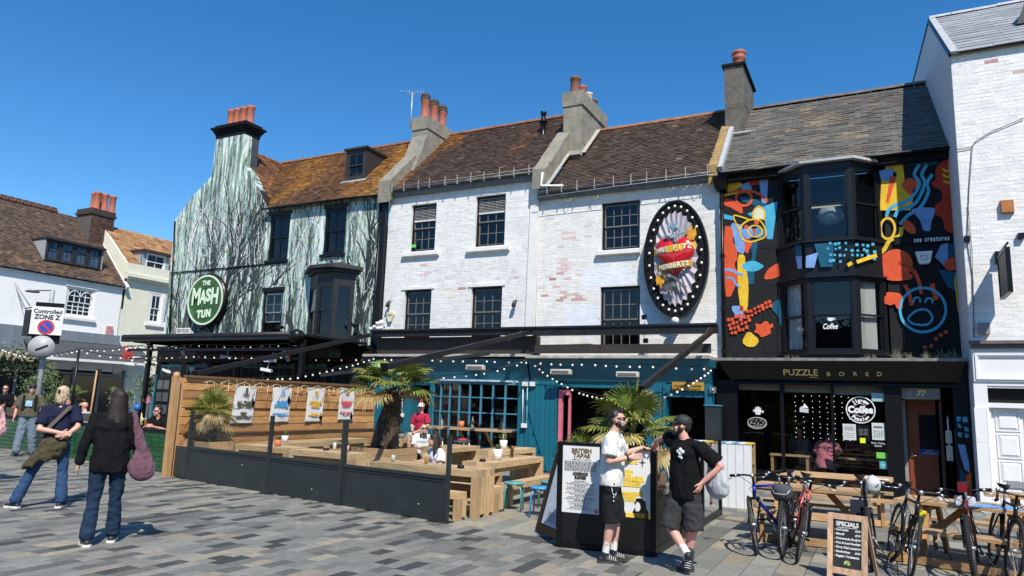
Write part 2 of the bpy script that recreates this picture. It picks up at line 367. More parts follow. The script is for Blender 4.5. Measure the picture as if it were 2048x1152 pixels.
def ridge_tiles(parent, xa, xb, y, z, r=.12, l=.34, m=None, hgt=1.0, sep=True):
 x = xa
 while x < xb-.1:
  mb = MB(); e = min(x+l-.01, xb); q = rnd.uniform(-.008, .008); k = 6; A = [(x, y+r*math.cos(PI*i/k), z+r*hgt*math.sin(PI*i/k)-.05+q) for i in range(k+1)]
  B = [(e, y+r*.93*math.cos(PI*i/k), z+r*.93*hgt*math.sin(PI*i/k)-.05+q) for i in range(k+1)]
  mb.add(A+B, [(i, i+1, i+k+2, i+k+1) for i in range(k)]+[tuple(range(k+1)), tuple(range(2*k+1, k, -1))]); mb.build('ridge_tile', m or CLAY, parent); x += l
def sash(parent, O, right, w, h, cols, rt, rb, fm, rec=.1, meet=.5, bar=.02, gl=None, fw=.055, back=DARK, depth=.6, name='window', bm=None, open_=0, split=True):
 r, u, n = frame(right, (0, 0, 1)); O = V(O)
 def p(a, b, c=0): return O+r*a+u*b+n*c
 def bar_(mb, a0, b0, a1, b1, c, d):
  P = [p(a0, b0, c), p(a1, b0, c), p(a1, b0, c-d), p(a0, b0, c-d), p(a0, b1, c), p(a1, b1, c), p(a1, b1, c-d), p(a0, b1, c-d)]
  mb.add([P[0], P[1], P[5], P[4], P[3], P[2], P[6], P[7]], [(0, 1, 2, 3), (5, 4, 7, 6), (0, 3, 7, 4), (1, 5, 6, 2), (3, 2, 6, 7), (0, 4, 5, 1)])
 mb = MB(); c = -rec
 for a0, b0, a1, b1 in ((0, 0, fw, h), (w-fw, 0, w, h), (fw, h-fw, w-fw, h), (fw, 0, w-fw, fw)): bar_(mb, a0, b0, a1, b1, c+.012, .09)
 win = mb.build(name, fm, parent)
 zm = fw+(h-2*fw)*meet; sf = .035; pm = bm or fm
 def leaf(b0, b1, rows, cc, nm):
  s = MB(); a0, a1 = fw, w-fw
  for q in ((a0, b0, a0+sf, b1), (a1-sf, b0, a1, b1), (a0+sf, b0, a1-sf, b0+sf), (a0+sf, b1-sf, a1-sf, b1)): bar_(s, *q, cc, .035)
  W, Hh = (a1-a0-2*sf)/cols, (b1-b0-2*sf)/rows
  for i in range(1, cols): bar_(s, a0+sf+W*i-bar/2, b0+sf, a0+sf+W*i+bar/2, b1-sf, cc-.003, .028)
  for j in range(1, rows): bar_(s, a0+sf, b0+sf+Hh*j-bar/2, a1-sf, b0+sf+Hh*j+bar/2, cc-.0045, .0265)
  s.build(nm, pm, win)
  for i in range(cols):
   for j in range(rows):
    x0, x1, y0, y1 = a0+sf+W*i, a0+sf+W*(i+1), b0+sf+Hh*j, b0+sf+Hh*(j+1); t = rnd.uniform(-.004, .004)
    MB().quad(p(x0, y0, cc-.02), p(x1, y0, cc-.02+t), p(x1, y1, cc-.02+t), p(x0, y1, cc-.02)).build('pane', gl or GLASS, win)
 if rt: leaf(zm-.018, h-fw, rt, c-.002, 'sash')
 leaf(fw+open_, (zm+.018 if rt else h-fw)+open_*.9, rb, c-.042, 'sash')
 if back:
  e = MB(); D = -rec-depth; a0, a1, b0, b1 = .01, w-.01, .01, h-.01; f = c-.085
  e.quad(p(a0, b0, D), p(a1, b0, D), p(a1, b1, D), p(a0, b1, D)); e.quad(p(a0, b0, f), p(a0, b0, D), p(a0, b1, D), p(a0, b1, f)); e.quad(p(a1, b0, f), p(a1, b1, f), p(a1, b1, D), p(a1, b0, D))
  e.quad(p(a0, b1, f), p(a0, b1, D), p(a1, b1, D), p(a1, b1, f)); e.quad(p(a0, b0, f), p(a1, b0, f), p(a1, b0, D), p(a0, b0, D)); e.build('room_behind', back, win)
 return win, p
def pots(parent, pts, m=CLAY, r=.13, h=.6, cowl=False):
 for (x, y, z) in pts:
  mb = MB(); mb.lathe([(r*1.1, 0), (r*1.08, .06), (r*.93, .1), (r*.86, h*.85), (r*1.02, h*.9), (r*1.05, h), (r*.82, h), (r*.8, h*.7)], (x, y, z), 14); o = mb.build('chimney_pot', m, parent)
  if cowl:
   k = MB(); k.lathe([(r*1.1, h-.03), (r*1.12, h+.03), (r*1.0, h+.035), (r*.98, h+.1)], (x, y, z), 14); k.lathe([(r*1.05, h+.1), (r*.9, h+.19), (r*.4, h+.25), (0.001, h+.26)], (x, y, z), 14)
   k.build('cowl', mat('sooty_cowl', (.05, .035, .03), .8, var=.3), o)
  MB().lathe([(r*.8, h*.7), (.001, h*.7)], (x, y, z), 10).build('flue', DARK, o)
def jbox(mb, x0, x1, y0, y1, z0, z1, n=4):      # rendered block with slightly wavering edges
 for k in range(n):
  a, b = z0+(z1-z0)*k/n, z0+(z1-z0)*(k+1)/n; mb.box(x0+rnd.uniform(-.006, .006), x1+rnd.uniform(-.006, .006), y0+rnd.uniform(-.006, .006), y1, a, b)
def gutter(parent, xa, xb, y, z, m, r=.055, brackets=0, bmt=None):
 mb = MB(); k = 6; P = []
 for X in (xa, xb):
  for i in range(k+1): P.append((X, y-r*math.cos(PI*i/k), z-r*math.sin(PI*i/k)))
  for i in range(k, -1, -1): P.append((X, y-(r-.008)*math.cos(PI*i/k), z-(r-.008)*math.sin(PI*i/k)))
 q = 2*k+2; mb.add(P, [(i, (i+1) % q, (i+1) % q+q, i+q) for i in range(q)]+[tuple(range(q))[::-1], tuple(range(q, 2*q))], None, True); g = mb.build('gutter', m, parent)
 if brackets:
  for i in range(brackets):
   X = xa+(xb-xa)*(i+.5+rnd.uniform(-.1, .1))/brackets; b = MB(); b.box(X-.008, X+.008, y-.075, y-.06, z-.1, z+.17+rnd.uniform(0, .03)); b.box(X-.006, X+.006, y-.07, y+.1, z-.09, z-.078); b.build('gutter_bracket', bmt or LEAD, parent)
 return g
def downpipe(parent, pts, m, r=.04):
 mb = MB(); mb.tube(pts, r, 10); a, b = V(pts[0]), V(pts[-1])
 for t in (.12, .4, .7, .93): p = a.lerp(b, t); mb.lathe([(r*1.3, -.04), (r*1.35, 0), (r*1.3, .04)], p, 10)
 return mb.build('downpipe', m, parent)
def lichen(base, orange, f, dark=.5):
 def c(x, t):
  n = noise.noise(V((x*.9, t*3.5, 3.1)))*.5+.5; n2 = noise.noise(V((x*4, t*16, 7)))*.5+.5; w = f(x, t)
  k = min(max((n*.7+n2*.5+w-.85)*2.2, 0), 1)*rnd.uniform(.4, 1); j = rnd.uniform(.5, 1.45)
  if rnd.random() < .008: return (.24, .19, .14)
  return tuple((a*(1-k)+b*k)*j for a, b in zip(base, orange))
 return c
UP = 17.6   # plane of the upper fronts
BROWN = (.082, .044, .03); ORANGE = (.32, .125, .018)

# ---------------------------------------------------------------- pub on the corner with the painted forest (A)
pubA = thing('corner_pub', 'corner pub painted with a misty forest mural and a round green sign', 'pub', (-18.7, 17.6, 0))
A_out = [(-23.65, 0), (-23.79, 8.21), (-23.0, 9.0), (-22.0, 9.75), (-21.95, 11.33), (-20.45, 11.33), (-20.4, 10.0), (-20.1, 9.78), (-18.95, 8.28)]
hA = [rectY(538, 430, 578, 520, UP), rectY(648, 416, 691, 508, UP), rectY(524, 582, 564, 668, UP)]
mb = MB(); holed_wall(mb, -18.95, -13.72, 0, 8.22, UP, .2, hA+[(onY(620, 630, UP).x, onY(702, 630, UP).x, 3.64, 5.18)])
# the left front: gable with its chimney breast, one solid with real thickness
hs = []
g = [(x, UP, z) for x, z in A_out]+[(-18.95, UP, 0)]; mb.prism(g, (0, .35, 0)); mb.box(-23.65, -23.3, 17.95, 24, 0, 8.2)
MURAL = bpy.data.materials.new('forest_mural'); MURAL.use_nodes = True
def mk_mural():
 nt = MURAL.node_tree; N = nt.nodes; L = nt.links; b = N['Principled BSDF']; b.inputs['Roughness'].default_value = .7
 tc = N.new('ShaderNodeTexCoord'); m1 = N.new('ShaderNodeMapping'); m1.inputs['Scale'].default_value = (3.2, 1, .22); L.new(tc.outputs['Object'], m1.inputs[0])
 n1 = N.new('ShaderNodeTexNoise'); n1.inputs['Scale'].default_value = 2.2; n1.inputs['Detail'].default_value = 9; n1.inputs['Roughness'].default_value = .72; n1.inputs['Distortion'].default_value = .5; L.new(m1.outputs[0], n1.inputs[0])
 cr = N.new('ShaderNodeValToRGB'); e = cr.color_ramp.elements
 e[0].position = .37; e[0].color = (.012, .025, .024, 1); e[1].position = .6; e[1].color = (.8, .84, .8, 1)
 for p, c in ((.455, (.05, .1, .085)), (.5, (.22, .33, .27)), (.54, (.55, .68, .6))): x = e.new(p); x.color = (*c, 1)
 L.new(n1.outputs[0], cr.inputs[0])
 n2 = N.new('ShaderNodeTexNoise'); n2.inputs['Scale'].default_value = .55; n2.inputs['Detail'].default_value = 3; L.new(tc.outputs['Object'], n2.inputs[0])
 cr2 = N.new('ShaderNodeValToRGB'); q = cr2.color_ramp.elements; q[0].position = .35; q[0].color = (.5, .62, .52, 1); q[1].position = .62; q[1].color = (.8, .82, .86, 1)
 x = q.new(.48); x.color = (.62, .78, .68, 1); L.new(n2.outputs[0], cr2.inputs[0])
 v = N.new('ShaderNodeTexNoise'); v.inputs['Scale'].default_value = 7; v.inputs['Detail'].default_value = 8; v.inputs['Roughness'].default_value = .8; L.new(tc.outputs['Object'], v.inputs[0])
 r = N.new('ShaderNodeMapRange'); r.inputs[1].default_value = .42; r.inputs[2].default_value = .62; L.new(v.outputs[0], r.inputs[0])
 mx = N.new('ShaderNodeMix'); mx.data_type = 'RGBA'; L.new(r.outputs[0], mx.inputs[0]); L.new(cr.outputs[0], mx.inputs[6]); L.new(cr2.outputs[0], mx.inputs[7])
 m2 = N.new('ShaderNodeMix'); m2.data_type = 'RGBA'; m2.inputs[0].default_value = .4; L.new(cr.outputs[0], m2.inputs[6]); L.new(mx.outputs[2], m2.inputs[7]); L.new(m2.outputs[2], b.inputs['Base Color'])
mk_mural(); wallA = mb.build('wall', MURAL, pubA)
# painted trees and branches: flat paint on the wall
def inA(x, z):
 if z > 11.25 or z < 3.2 or x < -23.62 or x > -13.75: return False
 for h in hA:
  if h[0]-.12 < x < h[1]+.12 and h[2]-.12 < z < h[3]+.12: return False
 if -16.9 < x < -14.75 and z < 5.95: return False
 if x > -18.7: return z < 8.1
 if x < -21.95: return z < 8.21+(x+23.79)*.84
 if x > -20.45: return z < 8.28+(-18.95-x)*1.36
 return True
PAINT = mat('mural_paint', (.1, .1, .1), .7, attr=True, var=.25, scale=8)
tr = MB(); lay_n = [0]
def limb(x, z, ang, w, ln, depth, col):
 seg = max(3, int(ln/.12)); pts = [(x, z)]; a = ang
 for i in range(seg):
  a += rnd.uniform(-.13, .13)+(0 if depth > 2 else rnd.uniform(-.1, .1)); x += math.sin(a)*ln/seg; z += math.cos(a)*ln/seg; pts.append((x, z))
 yy = UP-.004-lay_n[0]*.0000035
 for i in range(seg):
  (xa, za), (xb, zb) = pts[i], pts[i+1]; wa = w*(1-.65*i/seg); wb = w*(1-.65*(i+1)/seg)
  if not (inA(xa, za) and inA(xb, zb) and inA(xa-wa/2, za) and inA(xa+wa/2, za) and inA(xb-wb/2, zb) and inA(xb+wb/2, zb)): continue
  dx, dz = xb-xa, zb-za; l = math.hypot(dx, dz) or 1; nx, nz = dz/l, -dx/l; lay_n[0] += 1; yy = UP-.004-lay_n[0]*.0000012
  tr.quad((xa-nx*wa/2, yy, za-nz*wa/2), (xa+nx*wa/2, yy, za+nz*wa/2), (xb+nx*wb/2, yy, zb+nz*wb/2), (xb-nx*wb/2, yy, zb-nz*wb/2), tuple(c*rnd.uniform(.85, 1.15) for c in col))
  if depth > 0 and i > seg*(.3 if depth > 2 else .12) and rnd.random() < (.5 if depth > 1 else .35):
   s = rnd.choice((-1, 1)); limb(xb, zb, a*.6+s*rnd.uniform(.12, .42), wb*rnd.uniform(.35, .6), ln*rnd.uniform(.3, .55), depth-1, col)
for k in range(34):
 x = rnd.uniform(-23.5, -13.9); limb(x, rnd.uniform(3.3, 5), rnd.uniform(-.1, .1), rnd.uniform(.05, .11), rnd.uniform(1.8, 3.6), 3, rnd.choice([(.13, .18, .17), (.2, .25, .22), (.09, .11, .11)]))
for k in range(210):  # pale far trunks and light shafts
 x = rnd.uniform(-23.6, -13.8); limb(x, rnd.uniform(3.3, 7), rnd.uniform(-.03, .03), rnd.uniform(.03, .1), rnd.uniform(1.4, 3.6), 0, rnd.choice([(.52, .62, .57), (.64, .7, .67), (.74, .76, .75), (.42, .54, .47), (.12, .2, .17)]))
for k in range(170): limb(rnd.uniform(-23.6, -13.8), rnd.uniform(3.25, 4.2), rnd.uniform(-.02, .02), rnd.uniform(.03, .11), rnd.uniform(.5, 2.8), 0, rnd.choice([(.02, .03, .028), (.05, .08, .07), (.09, .13, .11)]))
for px, w, ln, a in ((395, .15, 3.2, -.08), (418, .14, 4.6, .02), (436, .16, 6.2, .03), (452, .24, 6.8, .02), (374, .14, 3.0, -.2), (492, .15, 4.3, .12), (515, .2, 3.6, .05), (590, .2, 3.5, .02), (626, .24, 3.6, -.1), (608, .1, 3.6, .03), (714, .24, 3.9, -.02), (735, .16, 3.4, .08), (752, .12, 4, 0), (507, .1, 3, .2), (355, .12, 2.6, .1)):
 X = onY(px, 650, UP).x; limb(X, 3.3, a, w*1.0, ln, 2, rnd.choice([(.018, .028, .027), (.03, .042, .04), (.05, .065, .06)]))
for k in range(170): limb(rnd.uniform(-23.6, -13.8), rnd.uniform(3.3, 9.5), rnd.uniform(-.05, .05), rnd.uniform(.012, .04), rnd.uniform(.5, 1.8), 0, rnd.choice([(.55, .64, .6), (.68, .72, .7), (.74, .76, .75), (.4, .52, .45)]))
for k in range(500): limb(rnd.uniform(-23.6, -13.8), rnd.uniform(3.3, 8.6), rnd.uniform(-1.2, 1.2), rnd.uniform(.012, .03), rnd.uniform(.1, .35), 0, rnd.choice([(.7, .8, .74), (.3, .42, .3), (.04, .06, .05), (.5, .62, .45)]))
tag(tr.build('painted_trees', PAINT, wallA), kind='stuff')
# roofs
def cA(x, t): return .25+.15*t+.5*max(0, 1-abs(x+14.4)/1.6)+.25*math.exp(-((x+18.9)/.8)**2)
rA = roof(pubA, lambda t: -18.75-2.6*t, lambda t: -13.45, 17.42, 8.14, 20.4, 11.05, .165, .1, lichen((.13, .062, .028), (.44, .2, .03), cA))
# cross wing behind the gable: right-hand slope, from its ridge down to the valley
def wing(x, t): return .35+.2*t
mbw = MB(); P0 = V((-18.75, 17.62, 8.2)); R0 = V((-21.35, 17.62, 11.0))
nrow = 36; cw = lichen((.13, .06, .03), (.46, .19, .02), lambda x, t: .3)
for r in range(nrow):
 t0, t1 = r/nrow, (r+1.25)/nrow; t1 = min(t1, 1); x0 = -18.75-2.6*t0; x1 = -18.75-2.6*t1; z0 = 8.2+2.8*t0; z1 = 8.2+2.8*t1; yend = 17.55+2.95*t0+.1; y = 17.9+(0 if r % 2 else .08)-.2
 while y < yend:
  ye = min(y+.165, yend); ys = max(y, 17.9);
  if ye-ys > .02: mbw.add([(x0+.015, ys+.003, z0+.02), (x0+.015, ye-.003, z0+.02), (x1, ye-.003, z1+.006), (x1, ys+.003, z1+.006), (x0, ys+.003, z0), (x0, ye-.003, z0)], [(0, 1, 2, 3), (4, 5, 1, 0), (5, 2, 1), (4, 0, 3)], cw(y, t0))
  y += .165
tag(mbw.build('wing_roof_tiles', TILE, rA), kind='stuff')
mbu = MB(); mbu.add([(-18.72, 17.9, 8.15), (-21.35, 17.9, 10.97), (-21.35, 20.5, 10.97), (-18.72, 17.5, 8.15), (-23.9, 17.9, 8.15), (-23.9, 24, 8.15), (-21.35, 24, 10.97)], [(0, 3, 2, 1), (1, 2, 6, 5, 4)]); mbu.build('wing_roof', MATS['roof_underlay'], pubA)
DRG = mat('ridge_brown', (.24, .11, .06), .85, var=.35); ridge_tiles(rA, -21.3, -13.9, 20.42, 11.08, m=DRG)
rt_ = MB()
y = 18.7
while y < 20.4: rt_.lathe([(.11, 0), (.1, .32)], (-21.35, y, 10.97), 10, axis=(0, 1, 0)); y += .33
rt_.build('wing_ridge_tiles', DRG, rA)
mb = MB(); mb.box(-24.2, -13.3, 20.6, 21.2, 0, 8); mb.box(-13.75, -13.5, 17.8, 21, 0, 8); mb.build('rear_wall', MATS['white_render'], pubA)
mb = MB(); jbox(mb, -21.95, -20.45, 17.95, 18.3, 8, 11.33, 5); stA = mb.build('chimney_stack', mat('slate_grey_paint', (.06, .068, .075), .6, var=.15), pubA)
mb = MB(); mb.box(-21.97, -20.43, 17.585, 18.32, 11.2, 11.34)
for i, (e, z0, z1) in enumerate(((.05, 11.34, 11.42), (.1, 11.42, 11.52), (.17, 11.52, 11.6), (.06, 11.6, 11.7))): mb.box(-21.95-e, -20.45+e, 17.6-e, 18.3+e, z0, z1)
mb.build('chimney_cap', MBLACK, stA); pots(stA, [(-21.7, 17.98, 11.66), (-21.37, 17.98, 11.66), (-21.03, 17.98, 11.66), (-20.68, 17.98, 11.66)], r=.155, h=.78)
# dormer
dm = MB(); a = onY(689, 362, 18.4); b = onY(729, 357, 18.4); t = onY(709, 300, 18.4).z; zb = a.z-.05
dm.box(a.x, a.x+.07, 18.4, 18.5, zb, t); dm.box(b.x-.07, b.x, 18.4, 18.5, zb, t); dm.box(a.x+.07, b.x-.07, 18.4, 18.5, t-.1, t-.004); dm.box(a.x+.07, b.x-.07, 18.4, 18.5, zb, zb+.12)
dm.prism([(b.x+.01, 18.45, zb), (b.x+.01, 18.45, t), (b.x+.01, 18.45+(t-zb)*1.04, t)], (-.05, 0, 0)); dm.prism([(a.x-.01, 18.45, zb), (a.x-.01, 18.45, t), (a.x-.01, 18.45+(t-zb)*1.04, t)], (.05, 0, 0))
dm.box(a.x-.07, b.x+.07, 18.33, 19.85, t, t+.07); dorm = dm.build('dormer', mat('dormer_black', (.03, .03, .032), .55, var=.15), pubA)
sash(dorm, (a.x+.07, 18.4, zb+.12), (1, 0, 0), b.x-a.x-.14, t-zb-.22, 2, 1, 1, dorm.data.materials[0], rec=.03, depth=.5, bar=.03)
fl = MB(); fl.beam((b.x+.06, 18.42, zb+.03), (b.x+.06, 18.42+(t-zb)*1.04, t+.04), .1, .02); fl.beam((a.x-.1, 18.34, zb-.02), (b.x+.1, 18.34, zb-.02), .14, .02, up=(0, -.7, .7)); fl.build('flashing', LEAD, dorm)
# windows and the first-floor bay
for i, h in enumerate(hA):
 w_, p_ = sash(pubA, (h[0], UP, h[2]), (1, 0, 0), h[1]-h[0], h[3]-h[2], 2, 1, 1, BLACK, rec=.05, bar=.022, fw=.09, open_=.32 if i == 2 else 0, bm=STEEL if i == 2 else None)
 s = MB(); s.box(h[0]-.06, h[1]+.06, UP-.08, UP-.006, h[2]-.09, h[2]); s.build('sill', BLACK, pubA); s = MB(); s.box(h[0]-.05, h[1]+.05, UP-.05, UP-.006, h[3], h[3]+.12); s.build('lintel', BLACK, pubA)
def bay(parent, xl, xr, fl_, fr_, Y0, Yf, z0, z1, wins, fm, cols=1, hood=.12, pane=GLASS, rows=(1, 1)):
 """canted bay: wall joints xl/xr, front corners fl_/fr_, list of (z0,z1) window bands"""
 pl = [(xl, Y0), (fl_, Yf), (fr_, Yf), (xr, Y0)]; body = MB(); zs = [z0]+[z for w in wins for z in w]+[z1]
 for i in range(0, len(zs), 2):
  body = MB(); body.prism([(x, y, zs[i]) for x, y in pl], (0, 0, zs[i+1]-zs[i])); q = body.build('bay_panel' if i else 'bay', fm, bo if i else parent, fix=True); bo = bo if i else q
 out = []
 for wz in wins:
  for (a, b) in ((pl[0], pl[1]), (pl[1], pl[2]), (pl[2], pl[3])):
   d = V((b[0]-a[0], b[1]-a[1], 0)); l = d.length; d.normalize(); post = .075; nrm = d.cross(V((0, 0, 1)))
   for q in (0, l-post):
    pm = MB(); s = V((a[0], a[1], wz[0]))+d*q; pm.prism([s, s+d*post, s+d*post-nrm*.14, s-nrm*.14], (0, 0, wz[1]-wz[0])); pm.build('mullion', fm, bo, fix=True)
   out.append(sash(parent, V((a[0], a[1], wz[0]))+d*post, d, l-2*post, wz[1]-wz[0], cols, rows[0], rows[1], fm, rec=.02, bar=.02, fw=.03, gl=pane, back=None))
  rm = MB(); yb = Y0+.9; zz0, zz1 = wz[0]+.01, wz[1]-.01
  rm.quad((xl-.4, yb, zz0), (xr+.4, yb, zz0), (xr+.4, yb, zz1), (xl-.4, yb, zz1)); rm.quad((xl-.4, Y0, zz0), (xl-.4, yb, zz0), (xl-.4, yb, zz1), (xl-.4, Y0, zz1)); rm.quad((xr+.4, Y0, zz0), (xr+.4, Y0, zz1), (xr+.4, yb, zz1), (xr+.4, yb, zz0))
  rm.quad((xl-.4, Y0, zz1), (xr+.4, Y0, zz1), (xr+.4, yb, zz1), (xl-.4, yb, zz1)); rm.quad((xl-.4, Y0, zz0), (xl-.4, yb, zz0), (xr+.4, yb, zz0), (xr+.4, Y0, zz0)); rm.build('room_behind', DARK, bo)
 return bo, out
zb0, zb1 = 3.62, 5.2
bx0, bx1 = onY(616, 630, UP).x, onY(706, 630, UP).x; fx0, fx1 = onY(630, 630, 17.05).x, onY(664, 630, 17.05).x
boA, _ = bay(pubA, bx0, bx1, fx0, fx1, UP-.006, 17.05, 2.9, 5.62, [(zb0, zb1)], mat('green_black_paint', (.012, .016, .016), .45, var=.15))
hd = MB(); yy = 16.85;
for (e, z0, z1) in ((.12, 5.62, 5.72), (.3, 5.72, 5.82)): hd.prism([(bx0-e, UP-.006, z0), (fx0-e*.4, 17.05-e, z0), (fx1+e*.4, 17.05-e, z0), (bx1+e, UP-.006, z0)], (0, 0, z1-z0))
e = .25; q = [(bx0-e, UP-.006, 5.82), (fx0-e*.4, 17.05-e, 5.82), (fx1+e*.4, 17.05-e, 5.82), (bx1+e, UP-.006, 5.82), ((bx0+bx1)/2-.3, UP-.006, 6.05), ((bx0+bx1)/2+.3, UP-.006, 6.05)]
hd.add(q, [(0, 1, 4), (1, 2, 5, 4), (2, 3, 5)]); hd.build('bay_hood', mat('bay_hood_paint', (.03, .035, .032), .6, var=.25), boA, fix=True)
gutter(pubA, -18.95, -13.7, 17.38, 8.12, BLACK)
downpipe(pubA, [(-13.86, 17.5, 8.1), (-13.86, 17.5, .3)], BLACK, .05); mb = MB(); mb.box(-13.78, -13.62, 17.45, 17.6, .3, 8.05); mb.build('party_strip', BLACK, pubA)
cb = MB(); cb.tube([onY(340, 546, 17.56), onY(450, 536, 17.56), onY(575, 524, 17.56)], .022, 6); cb.build('wall_cable', BLACK, pubA)
ap = MB(); ap.tube([onY(350, 442, 17.55), onY(344, 560, 17.55), onY(340, 664, 17.55)], .03, 8); ap.build('corner_pipe', BLACK, pubA)
# black street-level storey under the canopy
gf = MB(); gf.box(-23.6, -13.8, 17.35, 17.59, 2.75, 3.3); gf.box(-23.6, -13.8, 17.3, 17.35, 3.2, 3.3); gf.build('shop_fascia', MBLACK, pubA)
for i in range(7):
 x0 = -23.3+i*1.35; sash(pubA, (x0, 17.35, .9), (1, 0, 0), 1.1, 1.75, 3, 1, 1, mat('pub_green', (.012, .035, .035), .5) if i % 3 else DTEAL, rec=-.005, depth=.01, back=DARK)
gf = MB()
for i in range(8): gf.box(-23.52+i*1.35, -23.32+i*1.35, 17.3, 17.58, .05, 2.75)
gf.box(-23.6, -13.8, 17.36, 17.58, .02, .85); gf.build('pilasters', MBLACK, pubA)
# round sign
sg = thing('round_pub_sign', 'round green pub sign with white bubble lettering on the forest mural', 'sign', (-21.35, 17.5, 4.98)); sc_ = V((-21.35, 17.5, 4.98))
mb = MB(); mb.lathe([(0.001, .14), (1.12, .14), (1.16, .1), (1.16, 0)], sc_, 48, axis=(0, -1, 0), smooth=False); mb.build('board', BLACK, sg)
mb = MB(); mb.lathe([(1.08, .145), (1.08, .165), (1.0, .165), (1.0, .145)], sc_, 48, axis=(0, -1, 0), smooth=False); mb.build('ring', mat('pale_green_paint', (.66, .78, .6), .5, var=.05), sg)
SG = mat('sign_green', (.035, .11, .03), .5, var=.35, scale=3, dirt=(.1, .3, .08), dirt_amt=.8); mb = MB(); mb.lathe([(0.001, .148), (1.0, .148)], sc_, 48, axis=(0, -1, 0), smooth=False); mb.build('face', SG, sg)
PG = mat('bubble_letter_paint', (.68, .84, .6), .5, var=.05); OUT = mat('letter_outline', (.02, .06, .02), .5)
def sgt(s, x, z, size, w, b):
 text(s, 'lettering', OUT, (sc_.x+x, sc_.y-.153, sc_.z+z), size, sg, ext=.002, width=w*1.08, bold=b+.035); text(s, 'lettering', PG, (sc_.x+x, sc_.y-.16, sc_.z+z), size, sg, ext=.003, width=w, bold=b)
sgt('THE', -.0, .72, .28, .5, .012)
for i, (ch, x, z, s_, w_) in enumerate((('M', -.56, .12, 1.02, .5), ('A', -.13, .1, .78, .42), ('S', .2, .17, .72, .33), ('H', .58, .12, .95, .42))): sgt(ch, x, z, s_, w_, .035)
for ch, x in (('T', -.28), ('U', .0), ('N', .3)): sgt(ch, x, -.62+(0 if ch != 'N' else .03), .42, .27, .03)
sg.scale = (.84, 1, .84)
rp = thing('street_nameplate', 'white street nameplate low on the forest mural', 'sign', (onY(366, 662, 17.58)))
a, b, c, d = rectY(352, 656, 380, 668, 17.57); mb = MB(); mb.box(a, b, 17.57, 17.592, c, d); mb.build('plate', PLAST, rp); text('NEW ROAD', 'lettering', BLACK, ((a+b)/2, 17.566, (c+d)/2), .2, rp, width=(b-a)*.86)
for px, py in ((405, 657), (712, 652), (565, 655)):    # wall lamps above the canopy
 o = onY(px, py, 17.45); t = thing('wall_lamp', 'black swan-neck lamp over the canopy %s' % {405: 'under the round pub sign', 712: 'right of the pub bay window', 565: 'beneath the half-open pub window'}[px], 'lamp', o, 'lamps along the pub front')
 mb = MB(); mb.tube([o+V((0, .14, -.12)), o+V((0, .05, .02)), o+V((0, -.06, 0))], .015, 6); mb.build('bracket', BLACK, t); mb = MB(); mb.lathe([(.02, .06), (.13, -.02), (.12, -.03)], o+V((0, -.08, 0)), 12, axis=(0, -.5, -1)); mb.ball(o+V((0, -.1, -.02)), .045, 8); mb.build('shade', BLACK, t)
# ---------------------------------------------------------------- whitewashed brick house with four sashes (B)
def white_col(exp, base=(.76, .76, .74)):
 def c(x, z):
  k = rnd.uniform(.94, 1.05)
  for (ex, ez, rx, rz, dn, cc) in exp:
   d = ((x-ex)/rx)**2+((z-ez)/rz)**2
   if d < 1.2 and rnd.random() < dn*(1.25-d*.8): m = rnd.uniform(.35, 1); return tuple(a*m+b*(1-m) for a, b in zip(cc, base))
  if rnd.random() < .02: k *= .85
  return tuple(a*k for a in base)
 return c
def red(px, py, rx, ry, dn=.5, col=(.5, .22, .2)):
 dn *= .6
 p = onY(px, py, UP); q = onY(px+rx, py, UP); r = onY(px, py-ry, UP); return (p.x, p.z, abs(q.x-p.x), abs(r.z-p.z), dn, col)
OCH = (.66, .6, .44); RED = (.5, .2, .2); RP = (.66, .46, .45)
hB = [rectY(821, 408, 871, 502, UP), rectY(950, 390, 1010, 492, UP), rectY(807, 579, 861, 668, UP), rectY(941, 573, 1003, 668, UP)]
hB = [(a, b, c, d) if i < 2 else (a, b, 3.55, d) for i, (a, b, c, d) in enumerate(hB)]
houB = thing('whitewashed_house', 'whitewashed brick house with two slatted-blind sash windows above two plain ones', 'house', (-10.9, 17.6, 0))
XB0, XB1, XC1 = -13.6, -8.36, -3.33
mb = MB(); holed_wall(mb, XB0, XB1-.02, 2.86, 8.12, UP, .22, hB); wallB = mb.build('wall', RENDER, houB)
expB = [red(848, 545, 14, 14, .35, RP), red(905, 585, 14, 22, .5, OCH), red(928, 585, 8, 26, .5, RED), red(1028, 548, 22, 18, .45, RP), red(1018, 562, 8, 8, .4, RED), red(880, 580, 30, 10, .2, OCH), red(1030, 590, 22, 8, .4, OCH)]
hBs = hB+[(hB[0][0]-.2, hB[0][1]+.2, hB[0][2]-.16, hB[0][2]), (hB[1][0]-.2, hB[1][1]+.2, hB[1][2]-.16, hB[1][2])]
bricks(wallB, XB0, XB1-.3, 3.45, 8.1, UP, hBs, white_col(expB, (.75, .745, .72)), bh=.078, bw=.23, rough=1.6)
mb = MB(); mb.prism([(XB1-.3, UP, 3), (XB1, UP, 3), (XB1+.02, UP, 8.0), (XB1-.22, UP, 8.0)], (0, -.05, 0)); mb.build('corner_pier', RENDER, houB, fix=True)
